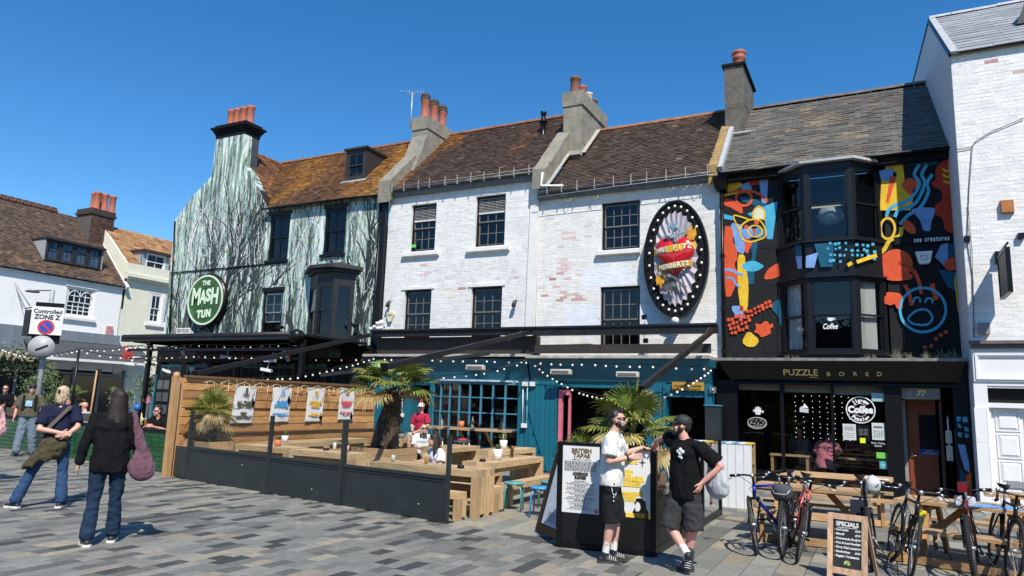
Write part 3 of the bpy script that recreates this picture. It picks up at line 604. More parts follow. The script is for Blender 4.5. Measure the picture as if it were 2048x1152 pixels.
for i, h in enumerate(hB):
 w_, p_ = sash(houB, (h[0], UP, h[2]), (1, 0, 0), h[1]-h[0], h[3]-h[2], 3, 2, 2, BLACK, rec=.12, bm=mat('grey_sash_paint', (.16, .155, .15), .5, var=.1), bar=.018, fw=.06)
 if i < 2:
  s = MB(); s.hexa([(h[0]-.2, UP-.12, h[2]-.15), (h[1]+.2, UP-.12, h[2]-.15), (h[1]+.2, UP-.006, h[2]-.2), (h[0]-.2, UP-.006, h[2]-.2), (h[0]-.2, UP-.12, h[2]-.05), (h[1]+.2, UP-.12, h[2]-.05), (h[1]+.2, UP-.006, h[2]), (h[0]-.2, UP-.006, h[2])]); s.build('sill', RENDER, houB)
  bl = MB()
  for k in range(9):
   zz = h[3]-h[2]-.1-k*.047; bl.hexa([p_(.07, zz, -.095), p_(h[1]-h[0]-.07, zz, -.095), p_(h[1]-h[0]-.07, zz+.012, -.125), p_(.07, zz+.012, -.125), p_(.07, zz+.008, -.095), p_(h[1]-h[0]-.07, zz+.008, -.095), p_(h[1]-h[0]-.07, zz+.02, -.125), p_(.07, zz+.02, -.125)])
  zz = h[3]-h[2]-.54; bl.hexa([p_(.07, zz, -.09), p_(h[1]-h[0]-.07, zz, -.09), p_(h[1]-h[0]-.07, zz, -.12), p_(.07, zz, -.12), p_(.07, zz+.05, -.09), p_(h[1]-h[0]-.07, zz+.05, -.09), p_(h[1]-h[0]-.07, zz+.05, -.12), p_(.07, zz+.05, -.12)])
  bl.build('slatted_blind', mat('blind_slats', (.6, .6, .58), .5), houB)
 else:
  s = MB(); s.box(h[0]-.1, h[1]+.1, UP-.035, UP-.006, h[3], h[3]+.09); s.build('lintel', RENDER, houB)
st = MB(); a, b, c, d = rectY(822, 489, 832, 495, 17.7); st.box(a, b, 17.7, 17.706, c, d); st.build('green_sticker', mat('green_sticker', (.1, .55, .12), .5), houB)
rB = roof(houB, lambda t: XB0+.1, lambda t: XB1+.05, 17.42, 8.22, 20.4, 11.07, .165, .1, lichen((.085, .052, .037), (.42, .17, .03), lambda x, t: -.12+.75*max(0, 1-(x+13.6)/(1.0+1.2*t))+.3*math.exp(-((x+9.7)/.5)**2)+.12*t), n=0)
ridge_tiles(rB, XB0, XB1-.1, 20.42, 11.1, m=DRG)
mb = MB(); mb.box(XB0, XB1, 20.6, 21.1, 0, 8.5); mb.box(XB0, XB0+.2, 17.83, 20.6, 2.9, 8.2); mb.box(XB1-.25, XB1-.02, 17.83, 20.6, 2.9, 8.2); mb.build('rear_wall', RENDER, houB)
GUT = mat('grey_gutter', (.12, .12, .12), .6, var=.25, dirt=(.5, .5, .48), dirt_amt=.6)
mb = MB(); mb.box(XB0, XB1+.02, 17.46, 17.594, 8.0, 8.2); mb.build('eaves_board', mat('grey_fascia_board', (.17, .17, .17), .7, var=.3), houB)
gutter(houB, XB0+.05, XB1+.06, 17.38, 8.2, GUT, brackets=11); gutter_wire = MB(); gutter_wire.tube([(XB0+.05, 17.31, 8.27), (-11, 17.3, 8.25), (XB1, 17.31, 8.27)], .008, 5); gutter_wire.build('gutter_wire', LEAD, houB)
# party copings and chimneys
def coping(parent, xa, xb, y0, z0, y1, z1, m, h=.34):
 mb = MB(); n = 6
 for k in range(n):
  t0, t1 = k/n, (k+1)/n; j = rnd.uniform(-.015, .015)
  mb.hexa([(xa+j, y0+(y1-y0)*t0, z0+(z1-z0)*t0-.35), (xb+j, y0+(y1-y0)*t0, z0+(z1-z0)*t0-.35), (xb, y0+(y1-y0)*t1, z0+(z1-z0)*t1-.35), (xa, y0+(y1-y0)*t1, z0+(z1-z0)*t1-.35),
     (xa+j, y0+(y1-y0)*t0, z0+(z1-z0)*t0+h), (xb+j, y0+(y1-y0)*t0, z0+(z1-z0)*t0+h), (xb, y0+(y1-y0)*t1, z0+(z1-z0)*t1+h), (xa, y0+(y1-y0)*t1, z0+(z1-z0)*t1+h)])
 return mb.build('party_coping', m, parent)
def stack(parent, x0, x1, y0, y1, z0, z1, m, band=True):
 mb = MB(); jbox(mb, x0, x1, y0, y1, z0, z1-.45, 4); jbox(mb, x0-.035, x1+.035, y0-.035, y1+.035, z1-.45, z1, 2) if band else jbox(mb, x0, x1, y0, y1, z1-.45, z1, 1); return mb.build('chimney_stack', m, parent)
coping(houB, -13.86, -13.4, 17.3, 8.15, 19.05, 9.85, CONC, .36)
s1 = stack(houB, -13.9, -13.28, 19.0, 20.75, 8.5, 11.27, CONC)
mb = MB(); mb.hexa([(-13.9, 18.2, 8.6), (-13.28, 18.2, 8.6), (-13.28, 19.1, 8.6), (-13.9, 19.1, 8.6), (-13.9, 18.35, 9.15), (-13.28, 18.35, 9.15), (-13.28, 19.0, 10.6), (-13.9, 19.0, 10.6)]); mb.build('haunching', CONC, s1)
pots(s1, [(-13.6, 19.25, 11.2), (-13.6, 19.8, 11.2), (-13.6, 20.35, 11.2)], r=.165, h=.8, cowl=True)
coping(houB, -8.42, -8.0, 17.3, 8.0, 18.95, 9.7, CONC, .22)
s2 = stack(houB, -8.22, -7.62, 18.9, 21.05, 8.3, 11.14, CONC)
pots(s2, [(-7.95, 19.15, 11.08)], mat('old_terracotta', (.2, .085, .06), .8, var=.3), r=.17, h=.62); pots(s2, [(-7.95, 19.75, 11.08)], CLAY, r=.13, h=.6); pots(s2, [(-7.92, 20.2, 11.08)], mat('buff_clay', (.6, .5, .36), .7), r=.13, h=.55); pots(s2, [(-7.92, 20.65, 11.08)], MATS['old_terracotta'], r=.14, h=.5)
fl = MB(); fl.beam((-7.6, 18.85, 9.13), (-8.2, 18.85, 9.13), .2, .12); fl.beam((-7.56, 18.9, 9.15), (-7.56, 20.2, 10.35), .14, .03); fl.beam((-7.98, 17.3, 7.72), (-7.98, 18.9, 9.24), .12, .04); fl.build('flashing', mat('aged_mortar', (.42, .4, .34), .9, var=.2), s2)
vp_ = onY(1086, 268, 19.5); vt = MB(); vt.lathe([(.12, -.2), (.11, .0), (.085, .05), (.085, .35), (.13, .38), (.15, .42), (.08, .46), (.07, .62), (.1, .66), (.1, .74), (.06, .76), (0.001, .76)], vp_, 12); vt.build('flue_terminal', BLACK, houB)
ant = thing('tv_aerial', 'tv aerial on a white pole beside the three cowled chimney pots', 'aerial', onY(822, 250, 19.3)); a0 = onY(821, 256, 19.3); a1 = onY(825, 186, 19.3)
mb = MB(); mb.tube([a0, a1], .02, 6); mb.build('mast', mat('grey_pole', (.55, .56, .57), .4, metal=.3), ant)
mb = MB(); mb.tube([a0+V((0, 0, .05)), a0+V((.2, .1, .08))], .012, 5); mb.tube([a0+V((0, 0, .28)), a0+V((.16, .1, .3)), a0+V((.2, .1, .2))], .012, 5); mb.build('bracket', BLACK, ant)
mb = MB(); d = V((.75, .6, .05))
for s in (-1, 1): mb.tube([a1-d*.45, a1+d*.45], .009, 5)
for k in range(9): q = a1+d*(-.42+.1*k); mb.tube([q-V((0, 0, .12+.01*k)), q+V((0, 0, .12+.01*k))], .005, 4)
mb.build('antenna', STEEL, ant)
# ---------------------------------------------------------------- second white house with the oval sign (C)
houC = thing('sign_house', 'white brick house carrying the big oval heart sign, pink brick showing through', 'house', (-5.8, 17.6, 0))
hC = [rectY(1202, 402, 1279, 498, UP), rectY(1199, 572, 1279, 701, UP)]; hC[1] = (hC[1][0], hC[1][1], 3.1, hC[1][3])
mb = MB(); holed_wall(mb, XB1+.0, XC1, 2.86, 7.55, UP+.03, .22, hC); wallC = mb.build('wall', RENDER, houC)
expC = [red(1135, 520, 26, 45, .4, RP), red(1120, 560, 18, 30, .3, RED), red(1150, 585, 22, 20, .7, RED), red(1120, 592, 38, 10, .35, RED), red(1135, 470, 22, 12, .3, RP), red(1152, 560, 20, 14, .4, (.6, .36, .34)), red(1092, 598, 12, 6, .4, RED)]
BLUEW = (.75, .78, .82); fresh = (-7.45, -6.5, 3.5, 4.4), (-7.0, -5.6, 4.8, 5.35), (-5.4, -4.8, 3.5, 4.3)
wc = white_col(expC, (.76, .745, .7))
def colC(x, z):
 c = wc(x, z)
 if c[0] > .6 and any(f[0] < x+noise.noise(V((x*2, z*2, 0)))*.3 < f[1] and f[2] < z+noise.noise(V((z*2, x*2, 4)))*.2 < f[3] for f in fresh): return tuple(a*rnd.uniform(.97, 1.02) for a in BLUEW)
 return c
bricks(wallC, XB1+.03, XC1, 3.05, 7.5, UP+.03, hC+[(hC[0][0]-.1, hC[0][1]+.03, hC[0][2]-.15, hC[0][2])], colC, bw=.225, bh=.075, rough=1.25)
for h in hC: sash(houC, (h[0], UP+.03, h[2]), (1, 0, 0), h[1]-h[0], h[3]-h[2], 4, 2, 2, MATS['black_paint'], rec=.1, bm=MATS['grey_sash_paint'], bar=.018, fw=.06)
h = hC[0]; s = MB(); s.hexa([(h[0]-.1, UP-.1, h[2]-.14), (h[1]+.03, UP-.1, h[2]-.14), (h[1]+.03, UP+.02, h[2]-.17), (h[0]-.1, UP+.02, h[2]-.17), (h[0]-.1, UP-.1, h[2]-.04), (h[1]+.03, UP-.1, h[2]-.04), (h[1]+.03, UP+.02, h[2]), (h[0]-.1, UP+.02, h[2])]); s.build('sill', RENDER, houC)
pl = MB(); pl.beam(V((-5.55, 17.95, 6.5)), V((-5.2, 18.3, 6.2)), .1, .08); pl.build('timber_prop', PINE, houC)
rC = roof(houC, lambda t: -8.05, lambda t: -3.4, 17.42, 7.6, 20.4, 10.37, .165, .1, lichen((.088, .058, .042), (.32, .17, .07), lambda x, t: -.2+.65*max(0, t-.72)/.28+.12*math.sin(x*2)))
ridge_tiles(rC, -8.0, -3.5, 20.42, 10.4, m=mat('ridge_terracotta', (.3, .13, .07), .8, var=.3))
mb = MB(); mb.box(XB1, XC1, 20.6, 21.1, 0, 8); mb.build('rear_wall', RENDER, houC)
mb = MB(); mb.box(XB1+.02, XC1-.02, 17.46, 17.624, 7.4, 7.57); mb.build('eaves_board', MATS['grey_fascia_board'], houC)
gutter(houC, XB1+.1, XC1-.05, 17.38, 7.58, GUT, brackets=10)
g2 = MB(); g2.tube([(-8.12, 17.3, 8.1), (-8.16, 17.3, 7.72), (-7.5, 17.33, 7.66)], .035, 8); g2.build('white_offset_pipe', WP, houC)
gw = MB(); gw.tube([(XB1, 17.32, 7.4), (-6, 17.3, 7.46), (XC1, 17.32, 7.5)], .008, 5)
for x in (-7.4, -6.6, -4.55, -4.2, -3.85): gw.tube([(x-.12, 17.5, 7.36), (x, 17.45, 7.2), (x+.12, 17.5, 7.36)], .008, 5)
gw.build('gutter_wire', LEAD, houC)
# party parapet and chimney between C and D
coping(houC, -3.55, -3.35, 17.35, 7.6, 19.15, 9.3, mat('lichen_coping', (.3, .2, .08), .9, var=.35, scale=9, dirt=(.5, .3, .05), dirt_amt=.8), .16)
fl = MB(); fl.beam((-3.28, 17.35, 7.62), (-3.28, 19.1, 9.32), .12, .14); fl.beam((-3.3, 18.95, 9.12), (-2.75, 18.95, 9.12), .06, .05); fl.build('flashing', LEAD, houC)
s3 = stack(houC, -3.46, -2.95, 19.1, 21.0, 8.0, 11.15, DCONC, band=False); mb = MB(); mb.box(-3.52, -2.89, 19.04, 21.06, 11.15, 11.22); mb.build('chimney_cap', MBLACK, s3)
mb = MB(); mb.lathe([(.19, 0), (.17, .1), (.15, .14), (.15, .26), (.19, .3), (.19, .36), (.17, .38), (.17, .43), (.2, .46), (.2, .52), (.15, .52)], (-3.12, 19.5, 11.2), 16); mb.build('chimney_pot', MATS['old_terracotta'] if 0 else CLAY, s3)
# ---------------------------------------------------------------- black mural house with the puzzle cafe (D)
houD = thing('mural_house', 'black painted house with abstract orange, yellow and blue mural and two-storey bay', 'house', (-.9, 17.6, 0))
XD0, XD1 = -3.33, 1.58
mb = MB(); mb.box(XD0, -1.98, UP, UP+.3, 2.6, 7.6); mb.box(.28, XD1, UP, UP+.3, 2.6, 7.6); mb.box(-1.98, .28, UP, UP+.02, 4.95, 5.62); mb.box(-1.98, .28, UP, UP+.3, 7.3, 7.6); wallD = mb.build('wall', CHAR, houD)
def onP(x, y, p, n):
 d = _ray(x, y); o = V((0, 0, CAM_H)); return o+d*((V(p)-o).dot(n)/d.dot(n))
MC = {'y': (.80, .50, .035), 'o': (.72, .10, .035), 'r': (.45, .045, .02), 's': (.07, .42, .62), 'p': (.2, .36, .66), 'n': (.008, .10, .17), 'k': (.012, .012, .014), 'c': (.75, .72, .5), 'l': (.12, .3, .45)}
PM = mat('mural_colours', (.5, .5, .5), .75, attr=True, var=.13, scale=4, bump=.5, bscale=14, spec=.25, dirt=(.05, .05, .05), dirt_amt=.22, dirt_scale=7)
ZS = 520/1393.
mlay = [0]
def mp_(x, y, pl=None):
 px, py = 1420+x*ZS, 290+y*ZS
 p = onY(px, py, UP) if pl is None else onP(px, py, pl[0], pl[1]); n = V((0, -1, 0)) if pl is None else pl[1]
 return p+n*(.004+.0005*mlay[0])
def clipx(P):  # keep paint on its wall
 return [V((min(max(p.x, XD0+.06), XD1-.01), p.y, p.z)) for p in P]
def paint(c, pts, pl=None, smooth=True):
 mlay[0] += 1
 if smooth and len(pts) > 4:
  q = []
  for i in range(len(pts)):
   a, b = pts[i], pts[(i+1) % len(pts)]; q += [(a[0]*.8+b[0]*.2, a[1]*.8+b[1]*.2), (a[0]*.2+b[0]*.8, a[1]*.2+b[1]*.8)]
  pts = q
 P = [mp_(*p, pl) for p in pts]; P = clipx(P) if pl is None else P
 mb = MB(); n = len(P); ofs = V((0, .0035, 0)) if pl is None else -pl[1]*.0035
 mb.add(P+[p+ofs for p in P], [tuple(range(n))]+[(i, (i+1) % n, (i+1) % n+n, i+n) for i in range(n)], MC[c]); mb.build('painted_shape', PM, wallD)
def stroke(c, pts, w, pl=None, closed=False, name='painted_line'):
 mlay[0] += 1; n = len(pts); q = []
 def cr(a, b, c_, d, t): return tuple(.5*((2*b[i])+(-a[i]+c_[i])*t+(2*a[i]-5*b[i]+4*c_[i]-d[i])*t*t+(-a[i]+3*b[i]-3*c_[i]+d[i])*t**3) for i in (0, 1))
 for i in range(n if closed else n-1):
  g = lambda k: pts[k % n] if closed else pts[min(max(k, 0), n-1)]
  for t in (0, .25, .5, .75): q.append(cr(g(i-1), g(i), g(i+1), g(i+2), t))
 if not closed: q.append(pts[-1])
 mb = MB(); m = len(q); Ls, Rs = [], []
 for i in range(m):
  a = q[(i-1) % m] if closed else q[max(i-1, 0)]; b = q[(i+1) % m] if closed else q[min(i+1, m-1)]; dx, dy = b[0]-a[0], b[1]-a[1]; l = math.hypot(dx, dy) or 1
  Ls.append(mp_(q[i][0]-dy/l*w/2, q[i][1]+dx/l*w/2, pl)); Rs.append(mp_(q[i][0]+dy/l*w/2, q[i][1]-dx/l*w/2, pl))
 k = m if closed else m-1
 mb.add(Ls+Rs, [(i, m+i, m+(i+1) % m, (i+1) % m) for i in range(k)], MC[c]); mb.build(name, PM, wallD)
def ell(cx, cy, rx, ry, n=16): return [(cx+rx*math.cos(2*PI*i/n), cy+ry*math.sin(2*PI*i/n)) for i in range(n)]
paint('y', [(92, 255), (98, 200), (130, 172), (160, 190), (175, 222), (120, 248)]); paint('p', [(165, 215), (220, 190), (224, 252), (168, 252)], smooth=False); paint('r', [(190, 158), (285, 158), (270, 210), (215, 218)], smooth=False); paint('p', [(262, 178), (312, 170), (305, 312), (278, 312)], smooth=False)
paint('o', [(75, 285), (120, 290), (172, 325), (178, 374), (110, 335), (75, 322)]); paint('n', [(150, 278), (232, 283), (348, 345), (330, 356), (180, 306)]); paint('s', [(200, 370), (330, 312), (362, 304), (336, 505), (306, 505), (288, 352), (230, 388)], smooth=False); paint('s', [(75, 370), (132, 384), (126, 404), (75, 396)], smooth=False)
stroke('o', [(75, 275), (125, 250), (205, 246), (262, 262), (308, 302)], 14); stroke('y', [(75, 272), (120, 262), (185, 250)], 10); stroke('o', ell(182, 287, 42, 38), 13, closed=True)
paint('p', [(106, 415), (182, 430), (190, 588), (140, 572), (132, 515)]); paint('o', [(74, 435), (112, 435), (126, 470), (120, 512), (145, 560), (148, 612), (128, 640), (158, 700), (132, 765), (112, 815), (80, 812)]); paint('n', [(215, 530), (257, 512), (240, 640), (236, 745), (192, 745), (190, 680), (228, 600)], smooth=False)
paint('y', [(148, 583), (188, 590), (190, 640), (208, 742), (202, 890), (165, 890), (148, 760)]); paint('o', [(185, 498), (232, 515), (202, 582), (186, 572)], smooth=False); paint('s', [(165, 650), (200, 624), (242, 620), (296, 650), (250, 678), (200, 678)]); paint('o', [(285, 722), (308, 668), (350, 638), (412, 625), (396, 682), (350, 716)])
stroke('p', [(80, 668), (120, 672), (150, 690), (178, 694)], 15); stroke('p', [(84, 712), (120, 715), (140, 745), (160, 765)], 12)
paint('c', [(232, 400), (236, 345), (262, 330), (290, 352), (290, 402), (262, 395)]); paint('p', ell(205, 470, 30, 34, 10)); paint('l', ell(262, 470, 30, 30, 10))
for cc in (ell(195, 440, 12, 12, 8), ell(250, 415, 14, 13, 8), ell(237, 462, 11, 11, 8)): paint('o', cc)
stroke('y', [(160, 458), (142, 425), (127, 380), (165, 385), (215, 402)], 8); stroke('y', [(160, 455), (172, 500), (210, 520), (262, 508), (298, 488), (292, 440), (262, 402), (215, 402), (180, 422)], 9, closed=True); stroke('y', [(234, 402), (232, 360), (260, 330), (290, 352), (292, 405)], 8); stroke('y', ell(242, 462, 38, 30), 8, closed=True)
paint('p', [(116, 862), (180, 862), (180, 936), (140, 915), (120, 888)]); paint('n', [(340, 835), (400, 831), (400, 972), (375, 966), (365, 915), (328, 880)]); paint('y', [(205, 992), (268, 1045), (242, 1082), (200, 1082), (170, 1055)]); paint('r', [(160, 860), (178, 862), (180, 888), (160, 888)], smooth=False)
paint('o', [(240, 955), (275, 962), (290, 945), (310, 945), (318, 965), (336, 955), (342, 975), (322, 984), (330, 1010), (275, 1034), (260, 1010), (234, 1004), (250, 985)])
for k in range(46):
 t = rnd.random(); x = 105+230*t; y = 1020-185*t**1.1+rnd.uniform(-38, 30)*(1-t*.5); s = rnd.uniform(6, 9)
 x = 100+(k % 12)*20+(k//12)*6; y = 940+(k//12)*24-(k % 12)*9+rnd.uniform(-5, 5)
 if x > 215 and k//12 > 1: continue
 paint('o', [(x-s, y-s), (x+s, y-s*1.2), (x+s*1.1, y+s), (x-s, y+s)], smooth=False)
# right of the bay
paint('n', [(1035, 78), (1225, 45), (1215, 110), (1045, 112)], smooth=False); paint('y', [(935, 92), (1032, 100), (1045, 205), (1000, 190), (1000, 150), (942, 132)], smooth=False); paint('y', [(918, 175), (990, 172), (1078, 212), (1088, 290), (1075, 352), (910, 353)], smooth=False)
paint('p', [(905, 142), (985, 122), (975, 202), (915, 187)], smooth=False); paint('o', [(965, 168), (1000, 172), (956, 314), (942, 310)], smooth=False); paint('o', [(1022, 218), (1045, 185), (1075, 178), (1112, 198), (1112, 226), (1085, 242), (1078, 275), (1050, 252)])
paint('r', [(1205, 135), (1235, 92), (1318, 48), (1330, 482), (1256, 462), (1245, 392), (1200, 372), (1204, 322), (1246, 300), (1240, 242), (1200, 232), (1180, 205), (1210, 190)]); paint('n', [(1275, 528), (1352, 528), (1352, 602), (1275, 602)], smooth=False); paint('n', [(1220, 668), (1352, 680), (1352, 790), (1270, 760)], smooth=False)
for P_ in ([(1122, 108), (1094, 160), (1122, 205), (1098, 262), (1060, 300), (1000, 322), (958, 350), (945, 388)], [(1162, 108), (1134, 160), (1150, 205), (1122, 282), (1080, 330), (1012, 350), (990, 388)], [(1190, 160), (1164, 205), (1170, 250), (1150, 300), (1118, 345), (1060, 380), (1018, 428)]): stroke('s', P_, 18)
stroke('y', [(1245, 130), (1270, 145), (1310, 120)], 12); stroke('y', [(1245, 160), (1275, 175), (1312, 150)], 12); stroke('y', [(1250, 195), (1280, 205), (1314, 185)], 12)
paint('p', [(1072, 350), (1120, 338), (1207, 338), (1200, 380), (1185, 415), (1180, 466), (1140, 462), (1130, 415), (1108, 385)]); paint('o', [(1028, 408), (1062, 404), (1100, 440), (1104, 480), (1070, 477), (1034, 447)])
stroke('y', ell(952, 450, 38, 55), 13, closed=True); stroke('y', [(1025, 442), (1018, 488), (965, 512), (935, 560), (905, 588)], 22)
paint('o', ell(997, 640, 90, 80)); paint('o', [(915, 693), (1082, 688), (1088, 722), (990, 732), (918, 716)]); stroke('o', [(1010, 640), (1080, 665), (1118, 730), (1132, 800)], 20); stroke('r', [(1012, 640), (1070, 655), (1100, 690)], 8)
paint('p', [(1238, 535), (1272, 530), (1276, 600), (1270, 665), (1203, 602)], smooth=False); paint('o', [(1250, 642), (1275, 608), (1352, 600), (1352, 668), (1270, 678)]); paint('y', [(1328, 680), (1352, 670), (1352, 900), (1326, 892), (1308, 725)], smooth=False)
paint('o', [(945, 788), (1030, 797), (1032, 882), (1000, 880), (990, 850), (970, 862), (932, 850), (926, 815), (945, 812)]); stroke('o', [(1042, 750), (1064, 790), (1080, 862)], 22); stroke('o', [(1188, 745), (1212, 832)], 26)
stroke('s', ell(1140, 885, 122, 118), 15, closed=True); stroke('s', [(1062, 930), (1105, 890), (1160, 885), (1190, 925), (1165, 962), (1090, 960)], 12, closed=True); stroke('s', [(1088, 848), (1096, 822), (1120, 822), (1126, 846)], 10); stroke('s', [(1152, 848), (1162, 824), (1186, 826), (1192, 850)], 10)
for (x, y) in ((1150, 1085), (1184, 1078), (1210, 1040), (1235, 1020), (1262, 1004)): paint('o', [(x-10, y-8), (x+10, y-9), (x+10, y+8), (x-10, y+8)], smooth=False)
for x in (372,): stroke('k', [(x, 215), (x, 1110)], 3)
rel = MB(); a = mp_(1020, 690); b = mp_(1275, 1100); rel.box(a.x, a.x+.03, UP-.03, UP-.001, b.z, a.z); rel.box(b.x-.03, b.x, UP-.03, UP-.001, b.z, a.z); rel.box(a.x+.03, b.x-.03, UP-.03, UP-.001, a.z-.03, a.z); rel.build('blind_window_frame', CHAR, houD)
# bay
bj0, bf0, bf1, bj1 = -1.98, -1.34, -.35, .24
za, zb_, zc, zd = onY(1656, 702, 17).z, onY(1656, 557, 17).z, onY(1656, 478, 17).z, onY(1656, 338, 17).z
BD = mat('bay_black', (.008, .0095, .012), .4, var=.12, spec=.35)
boD, sD = bay(houD, bj0, bj1, bf0, bf1, UP-.006, 17.0, 2.75, 7.36, [(za, zb_), (zc, zd)], BD, pane=SHOPG)
mb = MB(); e = .14; mb.prism([(bj0-e, UP-.01, 7.36), (bf0-e*.5, 17-e, 7.36), (bf1+e*.5, 17-e, 7.36), (bj1+e, UP-.01, 7.36)], (0, 0, .06)); mb.build('bay_roof', LEAD, boD, fix=True)
for zz in (zb_+.03, zc-.06, za-.08):
 mb = MB(); e = .07; mb.prism([(bj0-e, UP-.01, zz), (bf0-e*.5, 17-e, zz), (bf1+e*.5, 17-e, zz), (bj1+e, UP-.01, zz)], (0, 0, .045)); mb.build('sill_moulding', BD, boD, fix=True)
cu = MB(); CUR = mat('net_curtain', (.6, .6, .58), .8, var=.1, stretch=(14, 14, 1), scale=2)
def curt(xa, ya, xb, yb, z0, z1):
 n = 22; P = []
 for k in range(n+1):
  t = k/n; w = .025*math.sin(k*2.1); P += [(xa+(xb-xa)*t, ya+(yb-ya)*t+w, z0), (xa+(xb-xa)*t, ya+(yb-ya)*t+w*.6, z1)]
 cu.add(P, [(2*k, 2*k+2, 2*k+3, 2*k+1) for k in range(n)], None, True)
curt(-1.86, 17.68, -1.5, 17.33, za, zb_); curt(.02, 17.55, -.2, 17.35, za, zb_); curt(-.3, 17.25, -.2, 17.35, za, zb_)
cu.build('curtain', CUR, boD)
mb = MB(); mb.beam((-1.3, 17.15, zc+.78), (-.4, 17.15, zc+.82), .03, .05); mb.build('blind_rail', PLAST, boD)
pp = thing('paper_lantern', 'pale round paper lantern seen through the upper bay window', 'lantern', onY(1660, 425, 17.5)); q = onY(1660, 430, 17.5); mb = MB(); mb.lathe([(.02, .24), (.16, .2), (.24, .1), (.28, -.02), (.24, -.16), (.15, -.24), (.05, -.26)], q, 18); mb.build('shade', mat('paper', (.3, .36, .4), .8), pp); mb = MB(); mb.tube([q+V((0, 0, .24)), q+V((0, 0, .6))], .006, 5); mb.build('cord', BLACK, pp)
text('Coffee', 'window_lettering', WP, onY(1661, 653, 16.985), .17, boD, ext=.001, width=.3, shear=.3, bold=.004)
mb = MB(); c0 = onY(1661, 638, 16.985); mb.lathe([(.05, -.04), (.07, .0), (.075, .045), (.06, .045)], c0+V((0, 0, 0)), 12, axis=(0, 0, 1));
mb2 = MB(); mb2.prism([c0+V((x, 0, z)) for x, z in ((-.07, .03), (-.05, -.03), (0, -.05), (.05, -.03), (.07, .03))], (0, .002, 0)); mb2.prism([c0+V((x, 0, z)) for x, z in ((.07, .02), (.1, .02), (.1, -.015), (.06, -.02), (.06, -.01), (.088, -.005), (.088, .01), (.07, .01))], (0, .002, 0)); mb2.build('window_cup_decal', WP, boD)
# paint on the bay's middle panel
FRONT = (V((0, 17.0, 0)), V((0, -1, 0)))
d_ = V((bj1-bf1, UP-17.0, 0)).normalized(); RS = (V((bf1, 17.0, 0)), d_.cross(V((0, 0, 1)))); d_ = V((bf0-bj0, 17.0-UP, 0)).normalized(); LS = (V((bf0, 17.0, 0)), d_.cross(V((0, 0, 1))))
paint('n', [(560, 532), (662, 527), (660, 656), (594, 656)], FRONT, False); paint('p', [(515, 598), (580, 578), (560, 660), (514, 660)], FRONT, False); paint('p', [(470, 600), (502, 596), (502, 664), (482, 664)], LS, False); paint('n', [(468, 540), (500, 540), (500, 596), (470, 600)], LS, False)
for k in range(30):
 x = 640+(k % 9)*28+rnd.uniform(-8, 8); y = 528+(k//9)*30+rnd.uniform(-9, 9)+(k % 9)*2; s = rnd.uniform(6, 9); pl = FRONT if x < 745 else RS
 if 750 < x < 775: continue
 paint('s', [(x-s, y-s), (x+s, y-s), (x+s, y+s*.8), (x-s, y+s*.9)], pl, False)
stroke('y', [(738, 648), (762, 634)], 20, FRONT); stroke('y', [(772, 630), (830, 610), (880, 594)], 20, RS)
text('sea creatures', 'painted_lettering', WP, mp_(1185, 510)+V((0, -.045, 0)), .16, houD, width=abs(mp_(1280, 510).x-mp_(1090, 510).x), bold=.004, space=1.3)
mb = MB(); a, b = mp_(985, 520), mp_(1285, 500); mb.box(a.x, b.x, UP-.05, UP-.012, a.z-.07, a.z+.1); mb.build('name_board', MBLACK, houD)
cs = thing('cup_sign', 'white cup-shaped sign with a small crest on the black mural wall', 'sign', mp_(1145, 612)); c0 = mp_(1145, 612)+V((0, -.02, 0)); w_ = .16; h_ = .135
mb = MB(); mb.prism([c0+V((-w_, 0, h_)), c0+V((w_, 0, h_)), c0+V((w_*.72, 0, -h_*.7)), c0+V((w_*.5, 0, -h_)), c0+V((-w_*.5, 0, -h_)), c0+V((-w_*.72, 0, -h_*.7))], (0, -.12, 0)); mb.build('cup', PLAST, cs, fix=True)
mb = MB(); mb.tube([c0+V((x, -.125, z)) for x, z in ((-.06, .05), (0, .03), (.06, .05), (.055, -.03), (0, -.07), (-.055, -.03), (-.06, .05))], .004, 5); mb.build('crest', BLACK, cs)
# slate roof
def cS(x, t):
 n = noise.noise(V((x*1.3, t*4, 9)))*.5+.5; n2 = noise.noise(V((x*6, t*14, 2)))*.5+.5; k = min(max((n*.8+n2*.7-.8)*2.2, 0), .7)*(1 if x < .3 else .2)*rnd.uniform(.3, 1); j = rnd.uniform(.78, 1.2)
 if x < -2.3 and t > .5: j *= 1.25; k *= .3
 return tuple((a*(1-k)+b*k)*j for a, b in zip((.1, .096, .086), (.33, .22, .11)))
rD = roof(houD, lambda t: -3.25, lambda t: 1.6-.06*t, 17.3, 7.5, 20.4, 10.33, .3, .14, cS, n=300, m=SLATE, name='slate', th=.016, jit=2.2, ground_col=(.03, .03, .03))
ridge_tiles(rD, -2.9, 1.45, 20.42, 10.38, m=mat('dark_ridge', (.16, .13, .11), .85, var=.35), r=.1)
mb = MB(); mb.box(XD0, 1.55, 20.6, 21.1, 0, 8); mb.build('rear_wall', RENDER, houD)
mb = MB(); mb.box(-3.3, 1.6, 17.36, 17.594, 7.4, 7.47); mb.box(-3.3, 1.6, 17.4, 17.594, 7.3, 7.4); mb.build('eaves_board', MBLACK, houD); gutter(houD, -3.3, -1.95, 17.24, 7.48, BLACK); gutter(houD, -1.95, 1.6, 17.24, 7.48, BLACK)
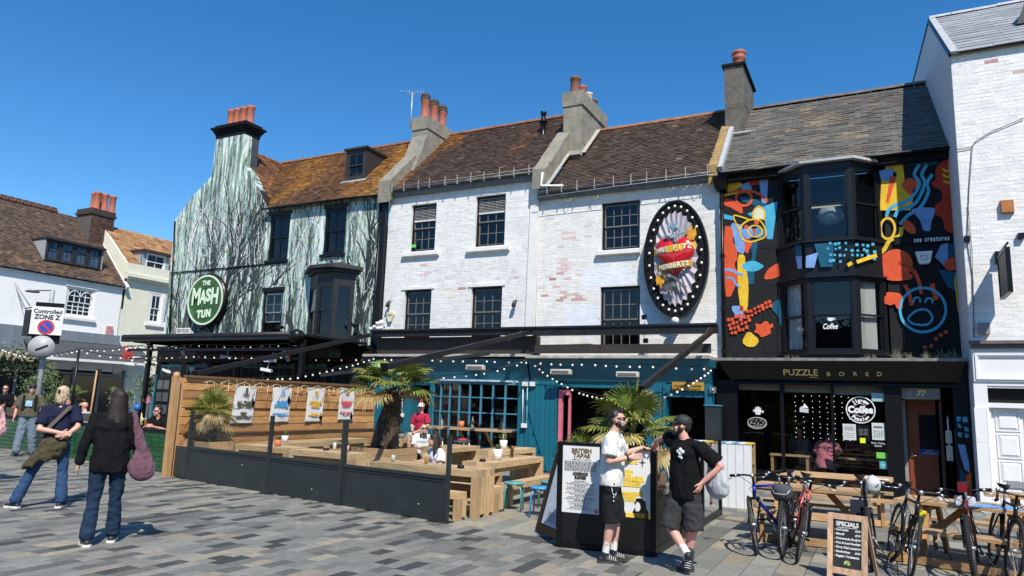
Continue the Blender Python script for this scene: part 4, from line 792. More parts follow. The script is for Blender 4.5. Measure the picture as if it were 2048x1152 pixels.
downpipe(houD, [(-3.27, 17.45, 7.2), (-3.27, 17.48, 2.8)], BLACK, .045); mb = MB(); mb.hexa([(-3.4, 17.35, 7.1), (-3.16, 17.35, 7.1), (-3.16, 17.58, 7.1), (-3.4, 17.58, 7.1), (-3.46, 17.25, 7.42), (-3.1, 17.25, 7.42), (-3.1, 17.58, 7.42), (-3.46, 17.58, 7.42)]); mb.build('rainwater_hopper', BLACK, houD)
sp_ = MB()
for k in range(14):
 x = -1.75+k*.15; sp_.tube([(x, 17.1, 7.42), (x+rnd.uniform(-.03, .03), 17.08, 7.42+rnd.uniform(.06, .13))], .004, 4)
tag(sp_.build('bird_spikes', LEAD, boD), kind='stuff')
# ---------------------------------------------------------------- ground floor: PUZZLE BORED
mb = MB(); YT, YB = 16.6, 16.92; zt, zbm = 2.82, 2.36
mb.hexa([(-3.0, YB, zbm), (1.42, YB, zbm), (1.42, 17.2, zbm), (-3.0, 17.2, zbm), (-3.25, YT, zt), (1.56, YT, zt), (1.56, 17.59, zt), (-3.25, 17.59, zt)]); fasD = mb.build('shop_fascia', BLACK, houD)
mb = MB(); mb.box(-3.3, 1.58, 16.52, 17.594, 2.82, 2.88); mb.build('ledge', mat('grey_ledge', (.2, .2, .19), .85, var=.35, dirt=(.4, .38, .33), dirt_amt=.5), houD); mb = MB(); mb.box(-2.98, 1.4, 16.86, 16.92, zbm-.05, zbm+.01); mb.build('fascia_moulding', BLACK, houD)
upv = V((0, YT-YB, zt-zbm)).normalized(); nn = V((1, 0, 0)).cross(upv)
def fasp(px, py): return onP(px, py, (0, YB, zbm), nn)+nn*.008
text('PUZZLE', 'fascia_lettering', GOLD, fasp(1601, 745), .215, fasD, up=upv, width=(fasp(1636, 745)-fasp(1567, 745)).length, ext=.004, bold=.003)
for ch, px in zip('BORED', (1657, 1683, 1710, 1734, 1759)): text(ch, 'fascia_lettering', GOLD, fasp(px, 748), .14, fasD, up=upv, ext=.004, bold=.001)
a = fasp(1619, 754); b = fasp(1636, 754); mb = MB(); mb.beam(a, b, .008, .014, up=upv); mb.build('fascia_lettering', GOLD, fasD)
YS = 17.02
xw = [onY(p, 860, YS).x for p in (1466, 1476, 1562, 1569, 1664, 1669, 1772, 1780)]
mb = MB(); mb.box(xw[0]-.35, xw[1], YS-.03, YS+.1, 0, 2.4); mb.box(xw[2], xw[3], YS-.03, YS+.05, .42, 2.4); mb.box(xw[4], xw[5], YS-.03, YS+.05, .42, 2.4); mb.box(xw[6], xw[6]+.28, YS-.06, YS+.1, 0, 2.4)
mb.box(xw[1], xw[6], YS-.04, YS+.1, 0, .42); mb.box(XD0, xw[0]-.35, YS-.05, 17.59, 0, 2.8); xd = [onY(p, 860, YS).x for p in (1806, 1880, 1905, 1945)]; mb.box(xw[6]+.28, xd[0], YS-.06, 17.3, 0, 2.4); mb.box(xd[1]+.25, XD1, YS-.1, 17.59, 0, 2.8); mb.build('shopfront', BLACK, houD)
mb = MB()
for i in (1, 3, 5): MB().quad((xw[i], YS, .42), (xw[i+1], YS, .42), (xw[i+1], YS, 2.4), (xw[i], YS, 2.4)).build('shop_pane', SHOPG, houD)
for i in (1, 3, 5): mb.box(xw[i]+.01, xw[i+1]-.01, YS+.12, YS+.14, 2.2-.015*i, 2.4)
mb.build('roller_blind', mat('cream_blind', (.35, .33, .29), .8), houD)
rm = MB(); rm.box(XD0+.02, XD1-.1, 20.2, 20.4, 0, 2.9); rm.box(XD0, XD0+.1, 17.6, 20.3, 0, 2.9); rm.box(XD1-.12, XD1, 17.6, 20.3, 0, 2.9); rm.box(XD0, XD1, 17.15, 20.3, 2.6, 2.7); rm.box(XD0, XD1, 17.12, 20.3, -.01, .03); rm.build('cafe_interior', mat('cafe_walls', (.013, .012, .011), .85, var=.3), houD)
GLOW = mat('fairy_light', (.9, .85, .7), .4, var=0, emit=(1, .85, .6), estr=3)
fy = thing('fairy_light_curtain', 'strings of tiny fairy lights hanging inside the puzzle cafe window', 'fairy lights', (-1.1, 17.5, 2.2)); wr = MB(); bl_ = MB()
for k in range(8):
 p = onY(1592+k*15+rnd.uniform(-3, 3), 800, 17.45); wr.tube([(p.x, 17.45, 2.2), (p.x+.01, 17.46, 1.1)], .002, 4)
 for j in range(9): bl_.ball((p.x+rnd.uniform(-.01, .01), 17.44, 2.1-j*.115-rnd.uniform(0, .05)), .0065, 5)
wr.build('wire', BLACK, fy); tag(bl_.build('lights', GLOW, fy), kind='stuff')
ta = thing('cafe_table', 'wooden table with chairs inside the dark puzzle cafe window', 'table', onZ(1640, 960)*1.0+V((0, 0, 0)))
mb = MB()
tb_ = [(-2.2, -1.4), (-1.2, .1)]
mb.box(-2.3, -1.45, 17.6, 18.2, .72, .76); mb.box(-1.2, .2, 17.7, 18.3, .72, .76); mb.build('table_top', PINEX, ta); mb = MB()
for x in (-2.25, -1.5, -1.15, .15):
 for y in (17.65, 18.15): mb.box(x-.03, x+.03, y-.03, y+.03, .03, .72)
mb.build('leg', PINE, ta)
# stickers and decals on the panes
def decal(px0, py0, px1, py1, m, Y=YS-.012, name='window_poster', par=None):
 a, b, c, d = rectY(px0, py0, px1, py1, Y); mb = MB(); mb.box(a, b, Y, Y+.003, c, d); return mb.build(name, m, par or houD), (a, b, c, d)
PAP = mat('paper_sheet', (.6, .63, .6), .7, var=.05); GRN = mat('green_label', (.16, .55, .08), .6, var=.03)
decal(1686, 848, 1712, 880, PAP); decal(1714, 850, 1740, 882, BLACK); decal(1744, 846, 1770, 880, PAP); decal(1743, 786, 1768, 803, mat('pale_teal_paper', (.3, .5, .52), .7)); decal(1720, 876, 1731, 886, mat('yellow_note', (.75, .8, .02), .7), Y=YS-.018); decal(1753, 905, 1774, 917, GRN); o_, q = decal(1759, 922, 1775, 938, mat('teal_sticker', (.02, .3, .3), .6))
mb = MB(); c0 = V(((q[0]+q[1])/2, YS-.016, (q[2]+q[3])/2)); mb.lathe([(.045, 0), (.052, 0)], c0, 16, axis=(0, -1, 0)); mb.prism([c0+V((x, -.001, z)) for x, z in ((-.03, .02), (0, -.03), (.03, .02), (0, .005))], (0, .001, 0)); mb.build('sticker_emblem', WP, houD)
INKG = mat('grey_ink', (.22, .25, .24), .7, var=0); ink = MB()
for (x0, y0, x1, y1) in ((1689, 853, 1709, 862), (1747, 852, 1767, 857)):
 a, b, c, d = rectY(x0, y0, x1, y1, YS-.016)
 for k in range(4): ink.box(a, b-rnd.uniform(0, .03), YS-.0165, YS-.0155, d-(d-c)*k/4-.006, d-(d-c)*k/4)
for (x0, y0, x1, y1, r, cl) in ((1689, 866, 1709, 878, 3, 4), (1747, 861, 1767, 877, 7, 4), (1717, 858, 1737, 872, 5, 2)):
 a, b, c, d = rectY(x0, y0, x1, y1, YS-.016)
 for j in range(r):
  for k in range(cl): ink.box(a+(b-a)*k/cl+.004, a+(b-a)*(k+1)/cl-.006-rnd.uniform(0, .01), YS-.0165, YS-.0155, d-(d-c)*j/r-.008, d-(d-c)*j/r)
ink.build('poster_print', INKG, houD)
text('Water Testing\nUpdates', 'window_lettering', WP, onY(1756, 889, YS-.012), .055, houD, width=.26)
cc = onY(1721, 820, YS-.012); jd = thing('coffee_roundel', 'white round jigsaw coffee roundel on the cafe window', 'window sign', cc)
mb = MB(); mb.lathe([(.285, 0), (.285, .003), (.262, .003), (.262, 0)], cc, 40, axis=(0, -1, 0)); mb.build('ring', WP, jd)
arc = MB()
for s in (1, -1):
 P_ = [cc+V((math.cos(t)*.125, -.002, s*math.sin(t)*.135)) for t in [math.radians(a) for a in range(35, 146, 10)]]; arc.tube(P_, .005, 5)
arc.build('arc', WP, jd); text('Coffee', 'lettering', WP, cc, .19, jd, width=.49, bold=.012)
for i, ch in enumerate('Jigsaw'):
 t = math.radians(128-i*15.5); text(ch, 'lettering', WP, cc+V((math.cos(t)*.2, 0, math.sin(t)*.2)), .1, jd, right=(math.sin(t), 0, -math.cos(t)), up=(math.cos(t), 0, math.sin(t)), bold=.006)
for i, ch in enumerate('Puzzles'):
 t = math.radians(226+i*14.5); text(ch, 'lettering', WP, cc+V((math.cos(t)*.2, 0, math.sin(t)*.2)), .1, jd, right=(-math.sin(t), 0, math.cos(t)), up=(-math.cos(t), 0, -math.sin(t)), bold=.006)
dc = MB(); c0 = onY(1516, 822, YS-.012)      # takeaway cup decal
for (w0, w1, z0, z1) in ((.05, .06, -.08, -.02), (.06, .065, .0, .03), (.075, .075, .035, .05), (.06, .055, .055, .08), (.03, .02, .09, .1)): dc.prism([c0+V((-w0, 0, z0)), c0+V((w0, 0, z0)), c0+V((w1, 0, z1)), c0+V((-w1, 0, z1))], (0, .002, 0))
c1 = onY(1608, 816, YS-.012)
for (P_) in ([(-.09, .0), (.09, -.02), (.09, -.04), (-.09, -.02)], [(-.09, -.03), (.09, -.05), (.09, -.07), (-.09, -.055)], [(-.09, -.065), (.09, -.08), (.09, -.1), (-.09, -.085)], [(-.09, .01), (.04, .07), (.09, .0)]): dc.prism([c1+V((x, 0, z)) for x, z in P_], (0, .002, 0))
dc.ball(c1+V((.01, 0, .075)), .02, 8, sc=(1, .1, 1)); dc.build('window_decal', WP, houD); text('Takeaway', 'window_lettering', WP, c0+V((.01, -.002, -.005)), .07, houD, width=.24, bold=.004)
dc = MB(); c2 = onY(1514, 845, YS-.012)      # pizza decal
P_ = [c2+V((math.cos(t)*.2, 0, math.sin(t)*.11)) for t in [2*PI*k/30 for k in range(31)]]; dc.tube(P_, .009, 5); P_ = [c2+V((math.cos(t)*.2, 0, math.sin(t)*.11-.03)) for t in [PI+PI*k/16 for k in range(17)]]; dc.tube(P_, .006, 5)
for k in range(60):
 t = rnd.uniform(0, 2*PI); r = math.sqrt(rnd.random())*.85; c_ = c2+V((math.cos(t)*.19*r, 0, math.sin(t)*.1*r)); a = rnd.uniform(0, PI); l = rnd.uniform(.008, .018); dc.tube([c_-V((math.cos(a)*l, 0, math.sin(a)*l*.6)), c_+V((math.cos(a)*l, 0, math.sin(a)*l*.6))], .0035, 4)
dc.build('window_decal', mat('grey_decal', (.5, .52, .5), .6), houD)
# door recess
mb = MB(); a = onY(1808, 900, YS+.5).x; b = onY(1875, 900, YS+.5).x
mb.box(a, a+.07, 17.45, 17.55, 0, 2.05); mb.box(a+.07, b, 17.45, 17.55, 2.05, 2.12); mb.build('door_frame', mat('pale_frame', (.3, .28, .27), .6), houD)
dd = MB(); dd.box(a+.09, a+.62, 17.5, 17.54, .03, 2.04); dr_ = dd.build('door', mat('orange_door', (.24, .05, .014), .5, var=.15), houD); dd = MB(); dd.box(a+.3, a+.62, 17.485, 17.499, 1.05, 1.75); dd.build('door_glass', MBLACK, dr_); dd = MB(); dd.box(a+.28, a+.64, 17.48, 17.49, .93, 1.04); dd.build('door_notice', mat('blue_notice', (.02, .05, .25), .6), dr_); dd = MB(); dd.tube([(a+.14, 17.47, .9), (a+.24, 17.45, .9)], .012, 6); dd.build('handle', STEEL, dr_)
text('PUZZLE\nBOARD GAMES', 'door_lettering', PAP, (a+.47, 17.476, .985), .05, dr_, width=.28)
dd = MB(); dd.box(a+.66, b+.1, 17.2, 17.24, .03, 2.04); dd.build('inner_door', mat('brown_door', (.05, .02, .012), .4), houD); dd = MB(); dd.box(a+.75, a+.86, 17.19, 17.198, 1.2, 1.45); dd.box(a+.75, a+.86, 17.19, 17.198, .85, 1.15); dd.build('door_notice', PAP, houD)
ah = MB(); q = rectY(1803, 776, 1880, 798, YS-.02); ah.box(q[0], q[1], YS-.02, YS+.02, q[2], q[3]); ah.build('transom_light', mat('dull_transom', (.22, .2, .17), .5, var=.3), houD); text('77', 'house_number', GOLD, ((q[0]+q[1])/2, YS-.025, (q[2]+q[3])/2), .16, houD, bold=.004, shear=.2)
q = onY(1900, 920, YS-.12); mb = MB(); mb.tube([(q.x, q.y-.02, 1.75), (q.x+.0, q.y-.05, 1.7), (q.x, q.y-.05, .95), (q.x, q.y-.02, .9)], .018, 8); mb.build('pull_handle', STEEL, houD)
PY = YS-.1
for c, pts in (('s', [(1913, 833), (1921, 833), (1921, 843), (1913, 843)]), ('s', [(1925, 834), (1934, 834), (1936, 844), (1926, 845)]), ('s', [(1914, 846), (1920, 848), (1924, 856), (1917, 855)]), ('s', [(1928, 853), (1937, 856), (1937, 863), (1929, 862)]), ('s', [(1915, 864), (1924, 865), (1923, 875), (1916, 872)]), ('s', [(1930, 866), (1938, 869), (1936, 876), (1929, 875)]),
    ('p', [(1916, 889), (1930, 889), (1938, 925), (1939, 945), (1930, 940), (1922, 915)]), ('n', [(1921, 935), (1930, 950), (1928, 985), (1920, 980)]), ('o', [(1932, 950), (1942, 945), (1944, 995), (1930, 990)])):
 mb = MB(); mb.prism([V((onY(x, y, PY).x, PY-.004, onY(x, y, PY).z)) for x, y in pts], (0, .003, 0), MC[c]); mb.build('painted_shape', PM, houD)
# ---------------------------------------------------------------- white brick house at the right edge (E)
houE = thing('tall_white_house', 'tall white painted brick house with big grey slates and panelled door', 'house', (2.6, 16.3, 0)); YE = 16.28; XE = 1.62
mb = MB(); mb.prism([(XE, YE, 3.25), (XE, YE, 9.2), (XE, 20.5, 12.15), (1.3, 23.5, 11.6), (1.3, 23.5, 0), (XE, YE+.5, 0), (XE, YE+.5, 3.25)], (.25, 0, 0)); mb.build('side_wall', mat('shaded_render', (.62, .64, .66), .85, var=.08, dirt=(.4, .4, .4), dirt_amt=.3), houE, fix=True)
mb = MB(); mb.box(XE+.004, 8, YE+.001, YE+.3, 3.15, 9.2); wallE = mb.build('wall', RENDER, houE)
expE = [(2.3, 8.9, .16, .05, .6, RED), (2.75, 8.55, .2, .05, .6, RED), (2.6, 5.0, .2, .05, .3, RP), (2.85, 6.1, .1, .05, .6, RED)]
bricks(wallE, XE+.004, 3.6, 3.28, 9.18, YE+.001, [], white_col(expE, (.79, .78, .75)), bw=.228, bh=.078, rough=1.3)
def cE(x, t): j = rnd.uniform(.85, 1.15); return (.30*j, .31*j, .32*j)
rE = roof(houE, lambda t: XE+.12, lambda t: 7.5, YE-.12, 9.12, 20.5, 12.15, .62, .33, cE, n=300, m=mat('big_slate', (.3, .31, .32), .6, attr=True, var=.12, scale=4), name='slate', th=.02)
mb = MB(); mb.beam((XE+.06, YE-.13, 9.12), (XE+.06, 20.5, 12.17), .14, .05); mb.build('lead_verge', LEAD, houE); mb = MB(); mb.beam((XE-.02, YE-.1, 9.1), (XE-.02, 20.5, 12.12), .04, .1); mb.beam((1.3, 23.5, 11.6), (XE, 20.5, 12.15), .05, .08); mb.build('verge_board', BLACK, houE); ridge_tiles(rE, XE, 6, 20.52, 12.2, m=LEAD, r=.1, l=.5)
mb = MB(); dx = onY(2046, 40, 18.2); mb.prism([(dx.x-.22, 17.6, 10.2), (dx.x+.05, 17.6, 10.2), (dx.x+.05, 17.6, 10.95)], (0, 1.0, 0)); mb.build('dormer_cheek', mat('dormer_cheek_paint', (.05, .06, .06), .6), houE, fix=True)
mb = MB(); mb.box(XE-.03, 8, YE-.14, YE, 3.13, 3.19); mb.box(XE, 8, YE-.08, YE, 3.05, 3.13); mb.build('cornice', mat('brown_cornice', (.14, .12, .11), .7, var=.3), houE)
mb = MB(); mb.box(XE, 8, YE+.0, YE+.3, 2.34, 3.05); mb.build('fascia', WP, houE); q = rectY(1947, 706, 2100, 768, YE-.05); mb = MB()
for e, y in ((0, .03), (.035, .05), (.06, .035)): mb.box(q[0]+e, 8, YE-y, YE-.002, 2.98-e-.03, 2.98-e); mb.box(q[0]+e, 8, YE-y, YE-.002, 2.42+e, 2.45+e); mb.box(q[0]+e, q[0]+e+.03, YE-y, YE-.002, 2.45+e, 2.95-e)
mb.build('fascia_moulding', WP, houE)
mb = MB(); mb.box(XE, 1.84, YE, YE+.3, 0, 2.34); mb.box(1.84, 8, YE+.02, YE+.3, 1.93, 2.02); mb.box(1.84, 8, YE+.02, YE+.3, 2.3, 2.34); mb.box(XE-.02, 1.79, YE-.05, YE+.002, 0, 1.92); mb.build('pilaster', WP, houE)
mb = MB(); mb.box(1.86, 8, YE+.16, YE+.2, 2.02, 2.3); mb.build('transom_glass', mat('dark_transom_glass', (.02, .02, .018), .08, var=0), houE); dE = MB(); dE.box(1.88, 2.9, YE+.15, YE+.2, .05, 1.93); dE = dE.build('door', WP, houE)
mb = MB(); mb.box(1.80, 1.83, YE-.02, YE+.12, 0, 1.93); mb.box(1.83, 1.88, YE+.08, YE+.17, 0, 1.93); mb.box(XE-.005, 1.78, YE-.054, YE-.049, 1.28, 1.38); mb.build('door_frame', WP, houE)
for j, (z0, z1) in enumerate(((1.52, 1.86), (1.02, 1.42), (.55, .92), (.15, .45))):
 for i in range(2):
  x0 = 1.98+i*.45; pm = MB(); x1 = x0+.32; y = YE+.15; e = .04
  P0 = [(x0, y-.004, z0), (x1, y-.004, z0), (x1, y-.004, z1), (x0, y-.004, z1)]; P1 = [(x0+e, y-.03, z0+e), (x1-e, y-.03, z0+e), (x1-e, y-.03, z1-e), (x0+e, y-.03, z1-e)]
  pm.add(P0+P1, [(0, 1, 5, 4), (1, 2, 6, 5), (2, 3, 7, 6), (3, 0, 4, 7), (4, 5, 6, 7)]); pm.box(x0-.03, x0-.004, y-.02, y, z0-.03, z1+.03); pm.box(x1+.004, x1+.03, y-.02, y, z0-.03, z1+.03); pm.box(x0-.004, x1+.004, y-.02, y, z1+.004, z1+.03); pm.box(x0-.004, x1+.004, y-.02, y, z0-.03, z0-.004); pm.build('door_panel', WP, dE)
q = rectY(2016, 963, 2048, 976, YE+.13); mb = MB(); mb.box(q[0], q[0]+.28, YE+.1, YE+.12, q[2], q[3]); mb.build('letter_flap', mat('grey_flap', (.3, .3, .3), .4), dE)
o = onY(2014, 414, YE); al = thing('alarm_bell_box', 'amber alarm box high on the white brick wall', 'alarm box', o); mb = MB(); mb.hexa([o+V(p) for p in ((-.1, -.09, -.12), (.1, -.09, -.12), (.11, 0, -.14), (-.11, 0, -.14), (-.1, -.09, .12), (.1, -.09, .12), (.11, 0, .14), (-.11, 0, .14))]); mb.build('casing', mat('amber_plastic', (.45, .17, .04), .3, var=.15), al)
o = onY(1996, 525, YE); hs_ = thing('hanging_shop_sign', 'blank black hanging sign on a bracket over the white panelled door', 'sign', o)
mb = MB(); mb.box(o.x-.05, o.x+.05, YE-.1, YE-.007, 4.68, 4.92); mb.build('wall_plate', BLACK, hs_); mb = MB(); mb.beam((o.x, YE-.02, 4.84), (o.x, YE-1.25, 4.84), .03, .03); mb.build('bracket', BLACK, hs_)
mb = MB(); mb.box(o.x-.025, o.x+.025, YE-1.15, YE-.2, 3.98, 4.76); mb.build('board', mat('sign_grey', (.045, .048, .05), .5), hs_); mb = MB()
for (y0, y1, z0, z1) in ((-1.17, -1.12, 3.96, 4.78), (-.23, -.18, 3.96, 4.78), (-1.12, -.23, 3.96, 4.0), (-1.12, -.23, 4.74, 4.78)): mb.box(o.x-.04, o.x+.04, YE+y0, YE+y1, z0, z1)
mb.build('sign_frame', BLACK, hs_); mb = MB(); mb.tube([(o.x, YE-.35, 4.83), (o.x, YE-.35, 4.77)], .01, 5); mb.tube([(o.x, YE-1.0, 4.83), (o.x, YE-1.0, 4.77)], .01, 5); mb.build('hanger', STEEL, hs_)
cbl = MB(); P_ = [(1912, 300), (1930, 297), (1944, 293), (1952, 282), (1985, 262), (2048, 236)]; cbl.tube([onY(x, y, YE-.03) for x, y in P_], .008, 6); cbl.tube([onY(1945, 292, YE-.03), onY(1938, 380, YE-.02), onY(1934, 480, YE-.02), onY(1946, 560, YE-.02), onY(1948, 675, YE-.02)], .008, 5); cbl.tube([onY(1936, 410, YE-.03), onY(1944, 500, YE-.03), onY(1948, 660, YE-.03)], .006, 5); cbl.build('cable', mat('cable_grey', (.1, .09, .1), .6), houE)
for px, py, s_ in ((1934, 478, .05), (2042, 472, .05)): o = onY(px, py, YE-.04); mb = MB(); mb.box(o.x-s_, o.x+s_, YE-.09, YE-.006, o.z-s_*1.1, o.z+s_*1.1); mb.build('junction_box', BLACK, houE)
o = onY(1968, 657, YE-.05); mb = MB(); mb.box(o.x-.09, o.x+.09, YE-.12, YE-.006, o.z-.11, o.z+.11); mb.build('meter_box', mat('meter_grey', (.25, .23, .24), .6), houE)
# ---------------------------------------------------------------- blue pub shopfront below B and C
YF = 16.8
shop = thing('blue_pub_front', 'teal blue pub shopfront with bow window and pink door frame under the white houses', 'shopfront', (-8.1, 16.8, 0))
XL, XM, XR = -13.35, -8.07, -3.42
mb = MB()
for (x0, x1, z0) in ((XL, XM, 2.9), (XM, XR, 2.86)): mb.box(x0, x1, 16.45, 17.59, z0, z0+.07)
mb.build('lead_ledge', mat('pale_ledge', (.42, .4, .36), .8, var=.3, dirt=(.2, .17, .14), dirt_amt=.5), shop)
mb = MB();
for (x0, x1) in ((XL, XM-.03), (XM+.03, XR)): mb.hexa([(x0, YF, 2.3), (x1, YF, 2.3), (x1, 17.4, 2.3), (x0, 17.4, 2.3), (x0, 16.55, 2.85), (x1, 16.55, 2.85), (x1, 17.4, 2.85), (x0, 17.4, 2.85)])
mb.build('fascia', TEAL, shop)
mb = MB(); mb.box(XM+.05, XR-.05, 16.9, 17.0, 3.02, 3.24); mb.box(XL+.02, XM-.02, 17.1, 17.4, 2.98, 3.5); mb.build('awning_back_board', mat('brown_black_board', (.03, .024, .02), .7, var=.3), shop)
bw0, bw1 = -11.06, -8.4; bz0, bz1 = .42, 2.3
mb = MB(); mb.box(XL, -12.3, YF, 17.3, .02, 2.3); mb.box(-12.3, -11.78, YF+.03, 17.3, .02, 2.3); mb.box(-11.14, bw0, YF-.02, 17.3, .02, 2.3)
mb.box(bw1, XM+.75, YF+.0, 17.3, .02, 2.3); mb.box(bw0, bw1, YF+.05, YF+.1, .02, bz0); mb.box(-11.78, -11.14, YF+.05, 17.3, 2.12, 2.3)
mb.box(-4.95, -4.5, YF+.0, 17.3, .02, 2.3); mb.box(-3.55, XR, YF-.02, 17.3, .02, 2.3); mb.box(-4.5, -3.55, YF+.02, 17.3, .02, .75); mb.box(-7.3, -4.95, YF+.05, 17.3, 2.15, 2.3); mb.box(-4.5, -3.55, YF+.02, 17.3, 1.98, 2.3); mb.build('front_panel', TEAL, shop)
for i in range(5): x = XM+.02+i*.145; b_ = MB(); b_.box(x, x+.135, YF-.022-rnd.uniform(0, .004), YF-.002, .05, 2.28); b_.build('panel_board', TEAL, shop)
for x in (-12.95, -12.3, -11.8, -11.14, -8.38, -8.15, -7.33, -4.98, -4.55, -3.58): mb = MB(); mb.box(x, x+.05, YF-.05, YF-.002 if x != -11.8 else YF+.02, .02, 2.29); mb.build('pilaster_moulding', TEAL, shop)
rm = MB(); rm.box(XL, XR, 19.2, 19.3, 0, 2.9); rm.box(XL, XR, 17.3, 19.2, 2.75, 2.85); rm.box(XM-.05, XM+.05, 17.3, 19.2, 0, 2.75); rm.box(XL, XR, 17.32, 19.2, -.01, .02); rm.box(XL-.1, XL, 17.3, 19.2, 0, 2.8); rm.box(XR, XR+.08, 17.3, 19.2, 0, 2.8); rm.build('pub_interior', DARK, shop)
# bow window, built as five facets of small panes
N_ = 8; pts = []
for i in range(N_+1):
 t = i/N_; x = bw0+(bw1-bw0)*t; y = YF+.03-.24*math.sin(PI*min(max((t*1.15-.02), 0), 1))**.8 if 0 < t < 1 else YF+.03
 pts.append(V((x, YF+.03-.26*math.sin(PI*t)**.75 if 0 < t < 1 else YF+.03, 0)))
bow = MB(); zr = [.62, 1.12, 1.62, 2.16]
zr = [bz0+.08, onY(950, 889, 16.6).z, onY(950, 855, 16.6).z, onY(950, 822, 16.6).z, onY(950, 786, 16.6).z, 2.22]
zr = [.52, 1.02, 1.42, 1.82, 2.2]
for i in range(N_+1): bow.box(pts[i].x-.02, pts[i].x+.02, pts[i].y-.03, pts[i].y+.03, bz0, 2.24)
for z in zr:
 for i in range(N_): bow.beam(pts[i]+V((0, -.002, z)), pts[i+1]+V((0, -.002, z)), .05, .028 if z not in (zr[0], zr[-1]) else .06)
bw_ = bow.build('bow_window', LTEAL, shop)
for i in range(N_):
 for j in range(4):
  a, b = pts[i], pts[i+1]; MB().quad(a+V((.02, .01, zr[j]+.015)), b+V((-.02, .01, zr[j]+.015)), b+V((-.02, .01, zr[j+1]-.015)), a+V((.02, .01, zr[j+1]-.015))).build('pane', SHOPG, bw_)
sk = MB(); sk.prism([p+V((0, -.02, .02)) for p in pts], (0, 0, .4)); sk.build('stallriser', DTEAL, bw_, fix=True)
hd = MB(); hd.prism([p+V((0, -.1 if 0 < i < N_ else 0, 2.24)) for i, p in enumerate(pts)], (0, 0, .05)); hd.build('bow_hood', mat('blue_white_ledge', (.35, .45, .52), .6, var=.25), bw_, fix=True)
bt_ = MB()      # things on the shelf behind the glass
for x, c in ((-10.9, (.7, .7, .65)), (-10.75, (.35, .1, .05)), (-9.9, (.5, .4, .3)), (-9.3, (.3, .32, .3)), (-9.0, (.55, .5, .4))): bt_.lathe([(.05, 0), (.05, .16), (.02, .22), (.02, .3)], (x, 17.05, 1.0), 8, c)
bt_.box(-11, -8.5, 16.95, 17.15, .95, .99, (.25, .17, .1)); bt_.build('window_shelf', mat('shelf_things', (.5, .5, .5), .5, attr=True), shop)
for x, y in ((-10.6, 1.5), (-9.5, 1.25), (-8.9, 1.35)): m_ = MB(); m_.box(x, x+.22, 17.6, 17.62, y, y+.28); m_.build('interior_picture', mat('dim_picture', (.2, .17, .12), .7, var=.4), shop)
# doorway left with pink inside, opening with the pink frame
mb = MB(); mb.box(-11.7, -11.62, 17.1, 17.15, 0, 2.0); mb.box(-11.55, -11.3, 17.3, 17.34, .9, 1.5); mb.build('inner_pink_panel', PINK, shop)
mb = MB(); x = onY(1122, 850, YF+.05).x; mb.box(x-.04, x+.05, YF-.05, YF+.06, .02, 2.08); mb.box(x+.16, x+.22, YF+.12, YF+.18, .02, 2.0); mb.box(x+.05, x+.22, YF+.05, YF+.1, 1.95, 2.08); mb.box(x-.02, x+.2, YF+.0, YF+.05, .02, .72); mb.build('pink_door_frame', PINK, shop)
q = rectY(1344, 764, 1408, 781, YF-.06); mb = MB(); mb.box(q[0], q[1], YF-.06, YF-.03, q[2], q[3]); ys_ = mb.build('yellow_notice', mat('ochre_notice', (.42, .24, .03), .6), shop); text('CAUTION BEER GARDEN', 'lettering', BLACK, ((q[0]+q[1])/2, YF-.063, (q[2]+q[3])/2), .07, shop, width=(q[1]-q[0])*.85)
q = rectY(1410, 812, 1441, 885, YF-.2); mb = MB(); mb.box(q[0], q[1], YF-.2, YF-.03, q[2]-.8, q[3]); mb.build('notice_cabinet', GREYP, shop); mb = MB(); mb.box(q[0]-.02, q[1]+.02, YF-.22, YF-.03, q[3], q[3]+.03); mb.build('cabinet_ledge', LTEAL, shop)
for px, py in ((1051, 768), (1049, 851), (1066, 768), (803, 830)): o = onY(px, py, YF-.05); m_ = MB(); m_.box(o.x-.075, o.x+.075, YF-.1, YF-.025, o.z-.055, o.z+.055); m_.build('socket_box', PLAST, shop)
mb = MB()
for px in (1046, 1055): mb.tube([onY(px, 775, YF-.04), onY(px-1, 846, YF-.04)], .014, 6)
mb.tube([onY(805, 780, YF-.03), onY(804, 826, YF-.03)], .012, 6); mb.build('conduit', PLAST, shop)
o = onY(1426, 780, YF-.04); m_ = MB(); m_.box(o.x-.07, o.x+.07, YF-.08, YF-.025, o.z-.07, o.z+.07); m_.ball((o.x, YF-.09, o.z), .035, 8); m_.build('door_sensor', STEEL, shop)
HEAT = mat('heater_body', (.5, .48, .42), .4, var=.1)
for px, py, nm in ((1123, 744, 'left of the two over the pub opening'), (1256, 749, 'right of the two over the pub opening'), (952, 735, 'over the bow window')):
 o = onY(px, py, 16.45); t = thing('patio_heater', 'wall-mounted electric patio heater, '+nm, 'heater', o, 'heaters on the blue pub front'); mb = MB(); w = .27
 mb.hexa([o+V(p) for p in ((-w, -.09, -.05), (w, -.09, -.05), (w, .03, -.07), (-w, .03, -.07), (-w, -.06, .07), (w, -.06, .07), (w, .05, .05), (-w, .05, .05))]); mb.build('housing', HEAT, t); mb = MB(); mb.box(o.x-w+.04, o.x+w-.04, o.y-.098, o.y-.082, o.z-.03, o.z+.03); mb.build('element', mat('heater_grille', (.25, .23, .2), .35, metal=.5), t); mb = MB(); mb.box(o.x-.02, o.x+.02, o.y+.03, o.y+.3, o.z-.02, o.z+.02); mb.build('bracket', BLACK, t)
